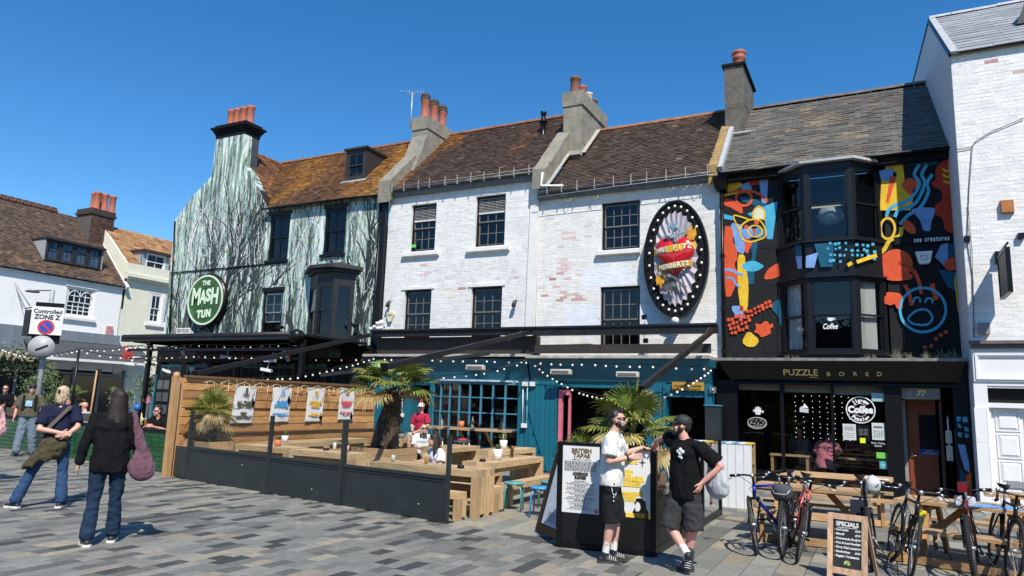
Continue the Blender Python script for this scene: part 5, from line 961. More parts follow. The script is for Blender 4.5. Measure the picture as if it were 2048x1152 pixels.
# awning: long cassette and three extended arms
aw = thing('awning_frame', 'long black awning cassette with three bare arms over the blue terrace', 'awning', (-8.2, 17, 3.5))
mb = MB(); a, b = onY(748, 672, 16.95), onY(1436, 661, 16.95); mb.beam((a.x, 16.95, 3.6), (XM, 16.95, 3.6), .2, .17); mb.beam((XM, 16.93, 3.58), (b.x, 16.93, 3.58), .2, .2); mb.beam((a.x, 16.82, 3.69), (b.x, 16.82, 3.69), .06, .05); mb.build('cassette', mat('awning_black', (.014, .015, .016), .5, spec=.35, var=.15, dirt=(.1, .1, .1), dirt_amt=.2), aw)
AWM = MATS['awning_black']
for x, y1, z1 in ((-3.38, 11.06, 1.98), (-8.18, 10.75, 2.29), (-13.46, 10.88, 2.11)):
 m_ = MB(); m_.beam((x, 16.85, 3.56), (x, y1, z1), .085, .11); arm = m_.build('arm', AWM, aw); m_ = MB(); d = V((0, y1-16.85, z1-3.56)).normalized(); m_.beam(V((x, y1, z1)), V((x, y1, z1))+d*.04, .15, .16); m_.beam(V((x-.02, 16.5, 3.55)), V((x-.02, 15.6, 3.2)), .06, .05); m_.build('end_cap', BLACK, arm)
for x0, x1, y, z in ((-10.4, -9.2, 14.9, 2.78), (-11.9, -10.9, 12.6, 2.28)): m_ = MB(); m_.beam((-8.35+(x0+10.4)*1.0-.25, y+.6, z+.12), (-8.35+(x0+10.4)-1.2, y-.4, z-.1), .07, .08); m_.build('folding_arm', AWM, aw)
# cables and lamps above
mb = MB(); mb.tube([onY(x, y, 16.99) for x, y in ((1100, 690), (1180, 688), (1230, 697), (1300, 690), (1380, 694), (1430, 700))], .01, 5); mb.build('sagging_cable', mat('grey_cable', (.25, .24, .22), .6), shop)
def string_lights(label, P_, n, r=.028, m=BULB, bm=None, sag=0, cat='string lights'):
 P_ = [V(p) for p in P_]; t = thing('string_lights', label, cat, P_[0]); pts = []
 for i in range(len(P_)-1):
  for k in range(8): u = k/8; pts.append(P_[i].lerp(P_[i+1], u)-V((0, 0, sag*math.sin(PI*u))))
 pts.append(P_[-1]); mb = MB(); mb.tube(pts, .009, 5); mb.build('cable', BLACK, t); L_ = [0]
 for i in range(1, len(pts)): L_.append(L_[-1]+(pts[i]-pts[i-1]).length)
 for k in range(n):
  s = L_[-1]*(k+.5+rnd.uniform(-.18, .18))/n; j = max(i for i in range(len(L_)) if L_[i] <= s); j = min(j, len(pts)-2); p = pts[j].lerp(pts[j+1], (s-L_[j])/max(L_[j+1]-L_[j], 1e-6))+V((0, 0, 0))
  tl = V((rnd.uniform(-.2, .2), rnd.uniform(-.2, .2), -1)).normalized(); q = MB(); q.tube([p, p+tl*.045], .014, 6); s_ = q.build('socket', BLACK, t); q = MB(); c = p+tl*(.045+r*.9); q.ball(c, r, 9); q.build('bulb', (bm[k % len(bm)] if bm else m), s_)
 return t
string_lights('white festoon bulbs in a straight row along the teal fascia of the bow window', [onY(758, 714, 16.4), onY(860, 716, 16.4), onY(960, 717, 16.4), onY(1050, 719, 16.4)], 14, sag=.02)
string_lights('white festoon bulbs in a straight row along the teal fascia over the pub opening', [onY(1068, 721, 16.4), onY(1180, 724, 16.4), onY(1300, 728, 16.4), onY(1420, 732, 16.4)], 15, sag=.02)
string_lights('deep swag of white festoon bulbs hanging to the right-hand palm', [onY(1066, 724, 16.2), onY(1100, 750, 15.8), onY(1160, 782, 15.2), onY(1230, 798, 14.2), onY(1300, 800, 13.8), onY(1360, 775, 14.6), onY(1400, 752, 15.4), onY(1424, 734, 16.2)], 34, r=.026)
string_lights('short swag of bulbs from the blue pilaster across the bow window hood', [onY(1062, 718, 16.3), onY(1000, 736, 15.8), onY(960, 744, 15.5), onY(880, 752, 15.2)], 9, r=.026)
string_lights('festoon bulbs running from the blue corner down to the plank fence', [onY(752, 712, 16.4), onY(700, 728, 15.2), onY(640, 742, 14.2), onY(590, 752, 13.4), onX(480, 757, -12.9), onX(450, 752, -12.9)], 22, r=.026)
# ---------------------------------------------------------------- plank fence with posters
FX = -12.9
fen = thing('plank_fence', 'golden plank fence carrying four posters between the two pub terraces', 'fence', (FX, 13, 0))
zt = 2.06; rows = [(.05, .24), (.25, .44), (.45, .64), (.65, .84), (.87, 1.02), (1.035, 1.2), (1.215, 1.38), (1.395, 1.56), (1.575, 1.74), (1.755, 1.9), (1.915, 2.0)]
for r_, (z0, z1) in enumerate(rows):
 y = 10.2
 while y < 16.5:
  l = rnd.choice((1.6, 2.1, 2.4)); e = min(y+l, 16.6); off = rnd.uniform(-.006, .006)-(.04 if z0 < .86 else 0); m_ = MB(); m_.box(FX-.04-off*0, FX-off, y+.003, e-.003, z0, z1); m_.build('plank', PINEY, fen); y = e
mb = MB(); mb.box(FX-.06, FX+.06, 10.2, 16.6, zt-.05, zt); mb.box(FX-.04, FX+.085, 10.25, 16.55, .845, .865); mb.box(FX-.02, FX+.03, 10.25, 16.5, 1.385, 1.392); mb.build('capping_rail', wood('dark_pine', (.2, .1, .045), axis=(14, 1.2, 14)), fen)
for y in (10.25, 11.6, 13.2, 14.8, 16.45): m_ = MB(); m_.box(FX-.14, FX-.045, y-.05, y+.05, 0, 2.0); m_.build('post', PINEZ, fen)
m_ = MB(); m_.box(-13.035, -12.92, 9.98, 10.11, 0, 2.02); m_.lathe([(.07, 2.02), (.072, 2.05), (.06, 2.09), (.04, 2.11), (.001, 2.12)], (-12.98, 10.045, 0), 12); m_.build('end_post', PINEZ, fen)
for z0 in (.98, 1.1, 1.22, 1.34): pass
ICE = mat('icicle_wire', (.7, .6, .42), .5, var=.1)
ic = thing('icicle_lights', 'pale tangled icicle lights hanging off the top of the plank fence', 'icicle lights', (FX+.1, 12, 1.95)); ic.location = (FX+.1, 12, 1.95); mb = MB(); P_ = []
for k in range(60): P_.append((FX+.08, 10.6+k*.1, 1.93+.035*math.sin(k*1.3)+rnd.uniform(-.02, .02)))
mb.tube(P_, .006, 4); mb.build('cable', ICE, ic)
for k in range(30):
 y = 10.7+k*.19+rnd.uniform(-.05, .05); l = rnd.uniform(.12, .5); m_ = MB(); m_.tube([(FX+.08, y, 1.94), (FX+.08+rnd.uniform(0, .02), y+rnd.uniform(-.03, .03), 1.94-l/2), (FX+.06, y+rnd.uniform(-.04, .04), 1.94-l)], .006, 4); m_.build('strand', ICE, ic)
def poster(label, y0, y1, z0, z1, col, tilt, head, mid, low, fig):
 t = thing('poster', label, 'poster', (FX+.02, y0, z0), 'posters on the plank fence'); X = FX+.05; m_ = MB(); n = 8
 P_ = []
 for k in range(n+1): u = k/n; P_ += [(X+.012*math.sin(u*5+y0), y0+(y1-y0)*u+tilt, z0+rnd.uniform(-.004, .004)), (X+.01*math.sin(u*4), y0+(y1-y0)*u, z1)]
 m_.add(P_, [(2*k, 2*k+2, 2*k+3, 2*k+1) for k in range(n)], None, True); m_.build('sheet', PAPW, t); ym = (y0+y1)/2; R_ = (0, 1, 0); w = (y1-y0); ink = mat('ink_'+head[:3].lower(), col, .7, var=.15); h = z1-z0
 text(head, 'poster_lettering', ink, (X+.022, ym, z1-h*.17), .085, t, right=R_, width=w*.2, bold=.003, line=.85); text(mid, 'poster_lettering', ink, (X+.022, ym+tilt*.5, z0+h*.5), .1, t, right=R_, width=w*.72, bold=.006, line=.8); text(low, 'poster_lettering', ink, (X+.022, ym+tilt*.7, z0+h*.2), .05, t, right=R_, width=w*.8, bold=.002, line=.8)
 if fig:
  m_ = MB(); c = V((X+.02, y1-w*.17, z0+h*fig[0]))
  for (a, b, s) in ((0, 0, .06), (-.01, .07, .03), (.01, -.06, .035)): m_.lathe([(s, 0), (.001, .001)], c+V((0, a, b)), 10, axis=(1, 0, 0))
  m_.build('poster_figure', BLACK, t)
 return t
PAPW = mat('poster_paper', (.72, .73, .72), .6, var=.05, scale=2)
poster('white poster with black band lettering, leftmost on the plank fence', 11.5, 12.12, 1.06, 1.88, (.1, .09, .06), -.06, 'MR\nSEA\nBATH', 'ALL THAT\nGLITTERS', 'OPHELIA\nPAYNE\nTHURSDAY NIGHT LIVE\nDOORS AT SEVEN', (.55,))
poster('white poster with big sky blue lettering, second on the plank fence', 12.62, 13.25, 1.08, 1.9, (.06, .35, .75), -.05, 'O2\nUK', 'CHESS\nBOXING', 'SATURDAY NIGHT\nTICKETS', (.62,))
poster('white poster with yellow lettering, third on the plank fence', 13.8, 14.42, 1.08, 1.92, (.75, .45, .04), -.05, 'MRS\nFIT', 'BOTTOMLESS\nBRUNCH', 'EVERY\nWEEKEND', (.12,))
poster('white poster with red lettering, rightmost on the plank fence', 15.0, 15.62, 1.12, 1.94, (.7, .08, .1), -.03, 'BBQ', 'SUNDAY\nROAST', 'FROM TWELVE\nTILL SIX', (.1,))
# ---------------------------------------------------------------- anthracite windbreak
BP = [V((-12.35, 10.02, 0)), V((-9.75, 9.62, 0)), V((-7.8, 9.31, 0)), V((-5.57, 8.96, 0))]
wb = thing('windbreak', 'anthracite windbreak of three solid panels with tall posts before the blue terrace', 'screen', BP[3]); hr = .64
for i in range(3):
 a, b = BP[i], BP[i+1]; d = (b-a).normalized(); n = V((0, 0, 1)).cross(d)*-1
 m_ = MB(); m_.beam(a+d*.05+V((0, 0, .32)), b-d*.05+V((0, 0, .32)), .03, .56); pn = m_.build('panel', GREYP, wb)
 m_ = MB(); m_.beam(a+d*.04+V((0, 0, hr-.02)), b-d*.04+V((0, 0, hr-.02)), .07, .045); m_.beam(a+d*.04+V((0, 0, .025)), b-d*.04+V((0, 0, .025)), .06, .05)
 for q in (a+d*.06, b-d*.06): m_.beam(q+V((0, 0, .05)), q+V((0, 0, hr-.043)), .045, .05, up=n)
 m_.beam(a+d*.08+n*.02+V((0, 0, hr-.075)), b-d*.08+n*.02+V((0, 0, hr-.075)), .012, .02); m_.build('panel_frame', GREYP, pn)
 m_ = MB(); m_.quad(a+d*.06+V((0, 0, hr)), b-d*.06+V((0, 0, hr)), b-d*.06+V((0, 0, 1.3)), a+d*.06+V((0, 0, 1.3))); m_.build('glass_pane', CLEAR, wb)
for i, p in enumerate(BP):
 m_ = MB(); d = V((.99, -.155, 0)); m_.beam(p, p+V((0, 0, 1.34 if i < 3 else 1.22)), .045, .1 if i == 2 else .07, up=(0, 1, 0)); m_.beam(p-V((.08, 0, -.006)), p+V((.08, 0, .006)), .2, .012); m_.build('post', GREYP, wb)
m_ = MB(); m_.beam(V((-12.85, 10.12, .32)), V((-12.4, 10.03, .32)), .03, .6); m_.build('side_panel', GREYP, wb)
for (x, y, z) in ((-6.1, 9.02, .2), (-5.6, 8.94, .5), (-8.5, 9.39, .18), (-10.5, 9.71, .42)): m_ = MB(); m_.ball((x, y, z), .008, 6); m_.build('bolt', WP, wb)
# ---------------------------------------------------------------- timber furniture
def planks(parent, x0, x1, y0, y1, z0, z1, n, m, axis='x', name='plank', gap=.006):
 for i in range(n):
  m_ = MB(); q = rnd.uniform(-.003, .003)
  if axis == 'x': w = (y1-y0)/n; m_.box(x0+rnd.uniform(0, .008), x1-rnd.uniform(0, .008), y0+w*i+gap/2, y0+w*(i+1)-gap/2, z0+q, z1+q)
  else: w = (x1-x0)/n; m_.box(x0+w*i+gap/2, x0+w*(i+1)-gap/2, y0+rnd.uniform(0, .008), y1-rnd.uniform(0, .008), z0+q, z1+q)
  m_.build(name, m, parent)
TW = {'x': wood('sleeper_x', (.56, .39, .21), axis=(1.2, 12, 12)), 'y': wood('sleeper_y', (.56, .39, .21), axis=(12, 1.2, 12)), 'z': wood('sleeper_z', (.56, .38, .2), axis=(12, 12, 1.2))}
def timber(name, label, cat, x0, x1, y0, y1, h, n, ax, group):
 t = thing(name, label, cat, ((x0+x1)/2, (y0+y1)/2, 0), group); th = .1; planks(t, x0, x1, y0, y1, h-th, h, n, TW[ax], ax); lw = .1
 if ax == 'x':
  for xe in (x0, x1-lw):
   for i in range(n):
    w = (y1-y0)/n; m_ = MB(); m_.box(xe, xe+lw, y0+w*i+.003, y0+w*(i+1)-.003, .0 if i % 2 == 0 else .05, h-th-.003); m_.build('leg', TW['z'], t)
  m_ = MB(); m_.box(x0+lw, x1-lw, (y0+y1)/2-.04, (y0+y1)/2+.04, h-th-.12, h-th-.004); m_.build('rail', TW['x'], t)
 else:
  for ye in (y0, y1-lw):
   for i in range(n):
    w = (x1-x0)/n; m_ = MB(); m_.box(x0+w*i+.003, x0+w*(i+1)-.003, ye, ye+lw, .0 if i % 2 == 0 else .05, h-th-.003); m_.build('leg', TW['z'], t)
  m_ = MB(); m_.box((x0+x1)/2-.04, (x0+x1)/2+.04, y0+lw, y1-lw, h-th-.12, h-th-.004); m_.build('rail', TW['y'], t)
 return t
TG, BG = 'chunky timber tables on the blue terrace', 'chunky timber benches on the blue terrace'
timber('timber_table', 'chunky timber table with its end just right of the windbreak', 'table', -7.4, -5.38, 9.46, 10.02, .7, 4, 'x', TG)
timber('timber_bench', 'timber bench touching the windbreak, nearest the square', 'bench', -6.1, -5.48, 9.14, 9.36, .4, 2, 'x', BG)
timber('timber_bench', 'timber bench between the nearest table and the table with a white pot', 'bench', -7.4, -5.4, 10.12, 10.38, .4, 2, 'x', BG)
timber('timber_table', 'long timber table with a bushy white flower pot on it', 'table', -6.42, -5.86, 10.75, 12.9, .7, 4, 'y', TG)
timber('timber_bench', 'timber bench behind the teal and blue stools', 'bench', -5.72, -5.46, 10.75, 12.7, .39, 2, 'y', BG)
timber('timber_bench', 'timber bench left of the long table with the bushy white pot', 'bench', -6.98, -6.7, 10.9, 12.8, .39, 2, 'y', BG)
timber('timber_table', 'timber table by the teal pilaster with a spiky white-potted plant', 'table', -7.62, -7.02, 13.3, 15.0, .72, 4, 'y', TG)
timber('timber_table', 'timber table holding the pink pot, behind the second windbreak panel', 'table', -10.0, -8.5, 10.35, 10.95, .7, 4, 'x', TG)
timber('timber_table', 'timber table holding the small terracotta pot, below the blue poster', 'table', -11.6, -10.2, 10.5, 11.1, .7, 4, 'x', TG)
timber('timber_table', 'timber table with the white pot beside the left palm planter', 'table', -12.0, -11.3, 11.5, 12.9, .7, 4, 'y', TG)
timber('timber_table', 'timber table with the dark grey pot against the plank fence', 'table', -12.1, -11.5, 13.1, 14.6, .7, 4, 'y', TG)
timber('timber_table', 'timber table holding the grey pot, left of the trunk palm', 'table', -11.3, -10.7, 14.9, 16.2, .72, 4, 'y', TG)
timber('timber_bench', 'timber bench on the fence side of the terracotta pot table', 'bench', -11.4, -10.3, 11.4, 11.66, .4, 2, 'x', BG)
timber('timber_table', 'timber table beyond the two seated women', 'table', -9.0, -8.3, 13.3, 14.7, .7, 4, 'y', TG)
timber('timber_bench', 'timber bench the dark-haired woman sits by', 'bench', -8.3, -7.2, 11.3, 11.6, .4, 2, 'x', BG)
# wall shelf under the bow window with brackets
sh = thing('window_bar_shelf', 'long pine bar shelf under the bow window', 'shelf', (-9.8, 16.2, 1)); planks(sh, -11.15, -8.35, 16.05, 16.4, .97, 1.03, 2, PINEX, 'x')
for x in (-10.5, -9.75, -8.95): m_ = MB(); m_.beam((x, 16.12, .96), (x+.12, 16.5, .35), .07, .05); m_.build('bracket', PINE, sh)
# ---------------------------------------------------------------- stools
def bar_stool(x, y, col, label, rot=0):
 t = thing('metal_bar_stool', label, 'stool', (x, y, 0), 'metal bar stools at the window shelf'); h = .76
 for sx in (-1, 1):
  for sy in (-1, 1): m_ = MB(); m_.tube([(x+sx*.12, y+sy*.12, h-.03), (x+sx*.2, y+sy*.2, 0)], [.024, .018], 6); m_.build('leg', STEEL, t)
 m_ = MB(); m_.box(x-.15, x+.15, y-.15, y+.15, h-.05, h); m_.build('seat', STEEL, t); m_ = MB(); m_.lathe([(.001, 0), (.15, 0), (.155, .02), (.14, .035), (.001, .04)], (x, y, h), 16); m_.build('cushion', mat('cushion_'+col[0], col[1], .8), t)
 m_ = MB()
 for a, b in (((-.17, -.17), (.17, -.17)), ((.17, -.17), (.17, .17)), ((.17, .17), (-.17, .17)), ((-.17, .17), (-.17, -.17))): m_.beam((x+a[0], y+a[1], .3), (x+b[0], y+b[1], .3), .012, .02)
 m_.build('footrest', STEEL, t)
bar_stool(-10.1, 15.55, ('blue', (.08, .14, .3)), 'metal bar stool with a blue cushion'); bar_stool(-9.25, 15.45, ('red', (.5, .04, .06)), 'metal bar stool with a bright red cushion'); bar_stool(-10.75, 15.6, ('wine', (.3, .04, .07)), 'metal bar stool with a dark red cushion, hidden partly by a post')
bar_stool(-11.0, 15.0, ('grey', (.2, .2, .2)), 'metal bar stool under the man in the red polo')
def low_stool(x, y, m, label, rot, h=.45, r=.17):
 t = thing('round_stool', label, 'stool', (x, y, 0), 'low painted stools beside the timber bench'); m_ = MB(); m_.lathe([(.001, 0), (r-.01, 0), (r, .01), (r, .025), (r-.01, .035), (.001, .035)], (x, y, h-.035), 24); m_.build('seat', m, t)
 for k in range(4):
  a = rot+k*PI/2; c, s = math.cos(a), math.sin(a); m_ = MB(); m_.tube([(x+c*.08, y+s*.08, h-.04), (x+c*.14, y+s*.14, h-.05), (x+c*.18, y+s*.18, h-.12), (x+c*.2, y+s*.2, 0)], .014, 7); m_.build('leg', m, t)
low_stool(-5.33, 10.6, mat('sea_green_enamel', (.1, .32, .33), .4, var=.1), 'sea green round stool in front of the timber bench', 2.7); low_stool(-4.72, 10.32, mat('sky_blue_enamel', (.05, .3, .6), .4, var=.1), 'sky blue round stool beside the tall leaning menu board', 2.6)
low_stool(-4.95, 11.2, MATS['sea_green_enamel'], 'sea green stool behind the two nearest stools', .4)
for x, y, z, lb in ((-4.45, 10.9, .62, 'small white round table behind the blue stool'), (-4.9, 12.0, .66, 'small white round table behind the sea green stool')):
 t = thing('round_table', lb, 'table', (x, y, 0), 'white round tables'); m_ = MB(); m_.lathe([(.001, 0), (.29, 0), (.3, .012), (.29, .03), (.001, .03)], (x, y, z), 28); m_.build('table_top', WP, t); m_ = MB(); m_.tube([(x, y, 0), (x, y, z)], .03, 8); m_.lathe([(.2, 0), (.19, .015), (.03, .03)], (x, y, 0), 16); m_.build('pedestal', mat('stump_grey', (.14, .12, .1), .8, var=.3), t)
# ---------------------------------------------------------------- potted plants
def pot_plant(x, y, z, pm, label, kind='bush', s=1, pr=.07, ph=.13):
 t = thing('potted_plant', label, 'potted plant', (x, y, z), 'small pots on the terrace tables'); m_ = MB(); m_.lathe([(.001, 0), (pr*.8, 0), (pr, ph), (pr*.93, ph), (pr*.9, ph-.02), (.001, ph-.02)], (x, y, z), 18); m_.build('pot', pm, t); lf = MB()
 n = 60 if kind == 'bush' else 16
 for k in range(n):
  a = rnd.uniform(0, 2*PI); l = rnd.uniform(.05, .12)*s if kind == 'bush' else rnd.uniform(.13, .22)*s; el = rnd.uniform(.5, 1.45); w = .008 if kind == 'bush' else .014; d = V((math.cos(a)*math.cos(el), math.sin(a)*math.cos(el), math.sin(el))); sd = d.cross(V((0, 0, 1))).normalized()*w
  b = V((x, y, z+ph-.01))+V((math.cos(a), math.sin(a), 0))*pr*.5*rnd.random(); mid = b+d*l*.6+V((0, 0, .01)); tip = b+d*l-V((0, 0, l*(.1 if kind == 'bush' else .25))); g = rnd.uniform(.7, 1.3); c = (.09*g, .17*g, .03*g) if kind == 'bush' or k % 3 else (.5*g, .42*g, .12*g)
  lf.add([b-sd*.4, b+sd*.4, mid+sd, mid-sd, tip], [(0, 1, 2, 3), (3, 2, 4)], c)
 tag(lf.build('foliage', LEAF, t), kind='stuff')
WPOT = mat('white_pot', (.78, .78, .76), .3, var=.03); TPOT = mat('orange_pot', (.62, .2, .09), .7, var=.1); GPOT = mat('grey_pot', (.05, .055, .06), .6); PPOT = mat('pink_pot', (.7, .42, .34), .7)
pot_plant(-6.05, 11.35, .7, WPOT, 'white pot with a bushy green plant on the long timber table', s=.9, pr=.085, ph=.2); pot_plant(-7.2, 13.75, .72, WPOT, 'white pot with spiky yellow-green leaves near the teal pilaster', 'spiky', s=1.2, pr=.085, ph=.2)
pot_plant(-11.5, 11.75, .7, WPOT, 'white pot with a grassy plant beside the left palm', s=1.1, pr=.075, ph=.15); pot_plant(-10.75, 10.8, .7, TPOT, 'terracotta pot with a small succulent beneath the blue poster', s=.9, pr=.07, ph=.13); pot_plant(-8.85, 10.6, .7, PPOT, 'pale pink pot with trailing pale flowers behind the windbreak', 'spiky', s=.8, pr=.07, ph=.13)
pot_plant(-11.75, 14.0, .7, GPOT, 'dark grey pot with yellow flowers against the fence', s=.7, pr=.08, ph=.13); pot_plant(-10.9, 15.2, .72, mat('stone_pot', (.2, .22, .24), .7), 'grey pot with leafy plant left of the palm trunk', s=1, pr=.08, ph=.12); pot_plant(-9.75, 16.2, 1.03, TPOT, 'terracotta pot on the long bar shelf', s=.9, pr=.085, ph=.17)
for x, y, z, lb in ((-6.1, 10.9, .7, 'on the long table beside the bushy pot'), (-5.75, 9.6, .7, 'on the table next to the windbreak post'), (-9.4, 10.7, .7, 'near the pink pot'), (-8.6, 16.2, 1.03, 'at the right end of the bar shelf'), (-7.25, 14.2, .72, 'beside the spiky white-potted plant')):
 t = thing('ashtray', 'small black ashtray '+lb, 'ashtray', (x, y, z), 'ashtrays'); m_ = MB(); m_.lathe([(.001, 0), (.05, 0), (.058, .02), (.05, .045), (.03, .05), (.001, .03)], (x, y, z), 14); m_.build('bowl', BLACK, t)
gl_ = thing('beer_glass', 'wine glass and bottle at the left end of the bar shelf', 'glass', (-10.95, 16.2, 1.03)); m_ = MB(); m_.lathe([(.03, 0), (.004, .01), (.004, .07), (.035, .1), (.04, .15), (.035, .19)], (-10.85, 16.2, 1.03), 12); m_.build('glass', mat('rose_wine', (.6, .15, .1), .1), gl_); m_ = MB(); m_.lathe([(.035, 0), (.035, .17), (.013, .22), (.013, .28)], (-11.02, 16.2, 1.03), 12); m_.build('bottle', mat('clear_bottle', (.55, .6, .6), .15), gl_)
# ---------------------------------------------------------------- palms in plank planters
def planter(name, label, x0, x1, y0, y1, h, n, m1=None):
 t = thing(name, label, 'planter', ((x0+x1)/2, (y0+y1)/2, 0), None); ph = h/n
 for i in range(n):
  z0, z1 = ph*i+.003, ph*(i+1)-.003; q = rnd.uniform(-.004, .004)
  for (a, b, c, d) in ((x0, x1, y0-q, y0+.045), (x1-.045, x1+q, y0+.046, y1-.046), (x0-q, x0+.045, y0+.046, y1-.046), (x0, x1, y1-.045, y1)): m_ = MB(); m_.box(a, b, c, d, z0, z1); m_.build('plank', m1 or PINEX, t)
 m_ = MB(); m_.box(x0+.04, x1-.04, y0+.04, y1-.04, .05, h-.06); m_.build('soil', SOIL, t); return t
def palm(label, base, height, crown_r, nf, tr=.1, lean=(0, 0), seed=1, dead=4, el=(-.35, 1.3), seg=26, cat='palm'):
 R_ = random.Random(seed); base = V(base); t = thing('palm_tree', label, cat, base); top = base+V((lean[0], lean[1], height))
 P_ = [base.lerp(top, k/8)+V((.012*math.sin(k*2), .012*math.cos(k*1.7), 0)) for k in range(9)]; m_ = MB(); m_.tube(P_, [tr*(1.15-.15*k/8) for k in range(9)], 12); tk = m_.build('trunk', mat('palm_trunk', (.09, .06, .035), .95, var=.5, scale=18, bump=1, bscale=30), t)
 fb = MB()
 for k in range(int(260*height)+60):
  u = R_.random(); a = R_.uniform(0, 2*PI); p = base.lerp(top, u); d = V((math.cos(a), math.sin(a), 0)); s = R_.uniform(.03, .09); g = R_.uniform(.5, 1.3); c = (.12*g, .08*g, .045*g) if R_.random() < .9 else (.4, .33, .22)
  q = p+d*tr*.95; sd = V((-d.y, d.x, 0))*.012; e = q+d*s*.8+V((0, 0, R_.uniform(-.08, .05))); fb.add([q-sd-V((0, 0, .03)), q+sd-V((0, 0, .03)), q+sd*.6+V((0, 0, .03)), q-sd*.6+V((0, 0, .03)), e], [(0, 1, 4), (1, 2, 4), (2, 3, 4), (3, 0, 4)], c)
 tag(fb.build('trunk_fibre', mat('palm_fibre', (.1, .07, .04), .95, attr=True, var=.3), tk), kind='stuff')
 for f in range(nf):
  a = f*2.399+R_.uniform(-.3, .3); u = f/max(nf-1, 1); e0 = el[1]+(el[0]-el[1])*u; old = f >= nf-dead; L = crown_r*R_.uniform(.42, .58); fr = crown_r*R_.uniform(.5, .62); g = R_.uniform(.8, 1.25)
  d = V((math.cos(a)*math.cos(e0), math.sin(a)*math.cos(e0), math.sin(e0))); h_ = V((d.x, d.y, 0)); h_ = h_.normalized() if h_.length > .05 else V((1, 0, 0)); s0 = top+V((0, 0, R_.uniform(-.06, .08)))
  p1 = s0+d*L*.6; d2 = (d-V((0, 0, .25))).normalized(); p2 = p1+d2*L*.5; m_ = MB(); green = (.17*g, .2*g, .035*g) if not old else (.34*g, .24*g, .09*g); m_.tube([s0, p1, p2], [.014, .01, .007], 5, col=green)
  fd = (d2-V((0, 0, .1))).normalized(); side = fd.cross(V((0, 0, 1))); side = side.normalized() if side.length > .05 else V((1, 0, 0)); nrm = side.cross(fd)
  for k in range(seg):
   th = (k/(seg-1)-.5)*math.radians(250 if not old else 200)*1.0; dr = fd*math.cos(th)+side*math.sin(th); l = fr*(1-.28*abs(th)/2.2)*R_.uniform(.88, 1.05); w = fr*.036; sd = (nrm.cross(dr)).normalized()*w
   q0 = p2; q1 = p2+dr*l*.5+nrm*.02; q2 = p2+dr*l*.82+nrm*.0-V((0, 0, l*.06)); q3 = p2+dr*l-V((0, 0, l*R_.uniform(.1, .42 if old or k in (0, seg-1) else .25))); fold = nrm*w*.55
   cg = tuple(x_*R_.uniform(.75, 1.3) for x_ in green); yl = R_.random() < (.12 if not old else .5); c2 = (.42, .36, .1) if yl else cg
   m_.add([q0, q1-sd+fold, q1, q1+sd+fold, q2-sd*.8+fold*.7, q2, q2+sd*.8+fold*.7, q3], [(0, 2, 1), (0, 3, 2), (1, 2, 5, 4), (2, 3, 6, 5)], cg); m_.add([q2-sd*.8+fold*.7, q2, q2+sd*.8+fold*.7, q3], [(0, 1, 3), (1, 2, 3)], c2)
  m_.build('leaf', LEAF, t)
 return t
planter('palm_planter', 'plank planter of the leftmost palm, against the fence post', -12.82, -12.12, 10.25, 10.95, .72, 4)
palm('bushy fan palm in the plank planter by the fence post', (-12.45, 10.6, .66), .62, .56, 26, tr=.09, seed=3, dead=9, el=(-.7, 1.4), seg=22)
mp2 = onZ(781, 899, .7); planter('palm_planter', 'plank planter of the palm with a hairy trunk, behind the windbreak', mp2.x-1.0, mp2.x, mp2.y, mp2.y+.95, .7, 5)
pb = onY(778, 897, mp2.y+.45); tp = onY(779, 792, mp2.y+.45)
palm('fan palm with a thick hairy trunk and wide yellow-green crown', (pb.x, mp2.y+.45, .64), tp.z-.64+.12, 1.0, 17, tr=.17, seed=8, dead=3, el=(-.08, .95), lean=(.03, 0), seg=30)
m_ = MB(); P_ = [(mp2.x-.95, mp2.y+.9, .65), (mp2.x-.7, mp2.y+.9, 1.5), (mp2.x-.5, mp2.y+.85, 1.75), (mp2.x-.35, mp2.y+.8, 1.5), (mp2.x-.3, mp2.y+.75, .65)]; nt_ = thing('dark_netting', 'dark netting wrapped behind the hairy palm trunk', 'netting', (mp2.x-.6, mp2.y+.85, .65)); m_.tube([(mp2.x-.72, mp2.y+.7, .65), (mp2.x-.68, mp2.y+.7, 1.2), (mp2.x-.6, mp2.y+.65, 1.7)], [.28, .2, .06], 14); m_.build('net', mat('net_black', (.035, .035, .036), .6, var=.5, scale=12, stretch=(6, 6, 1)), nt_)
planter('palm_planter', 'dark planter behind the men holding the large fan palm', -3.3, -2.6, 9.0, 9.7, .85, 4, GREYP)
palm('large fan palm with upright fronds behind the two talking men', (-2.95, 9.35, .8), .5, .76, 20, tr=.14, seed=21, dead=5, el=(-.25, 1.5), seg=32)
palm('small fan palm behind the tall white menu', (-3.85, 9.75, .55), .3, .52, 16, tr=.08, seed=5, dead=3, el=(-.1, 1.4), seg=22)
planter('palm_planter', 'dark planter behind the leaning menu board', -4.1, -3.6, 9.5, 10.0, .6, 3, GREYP)
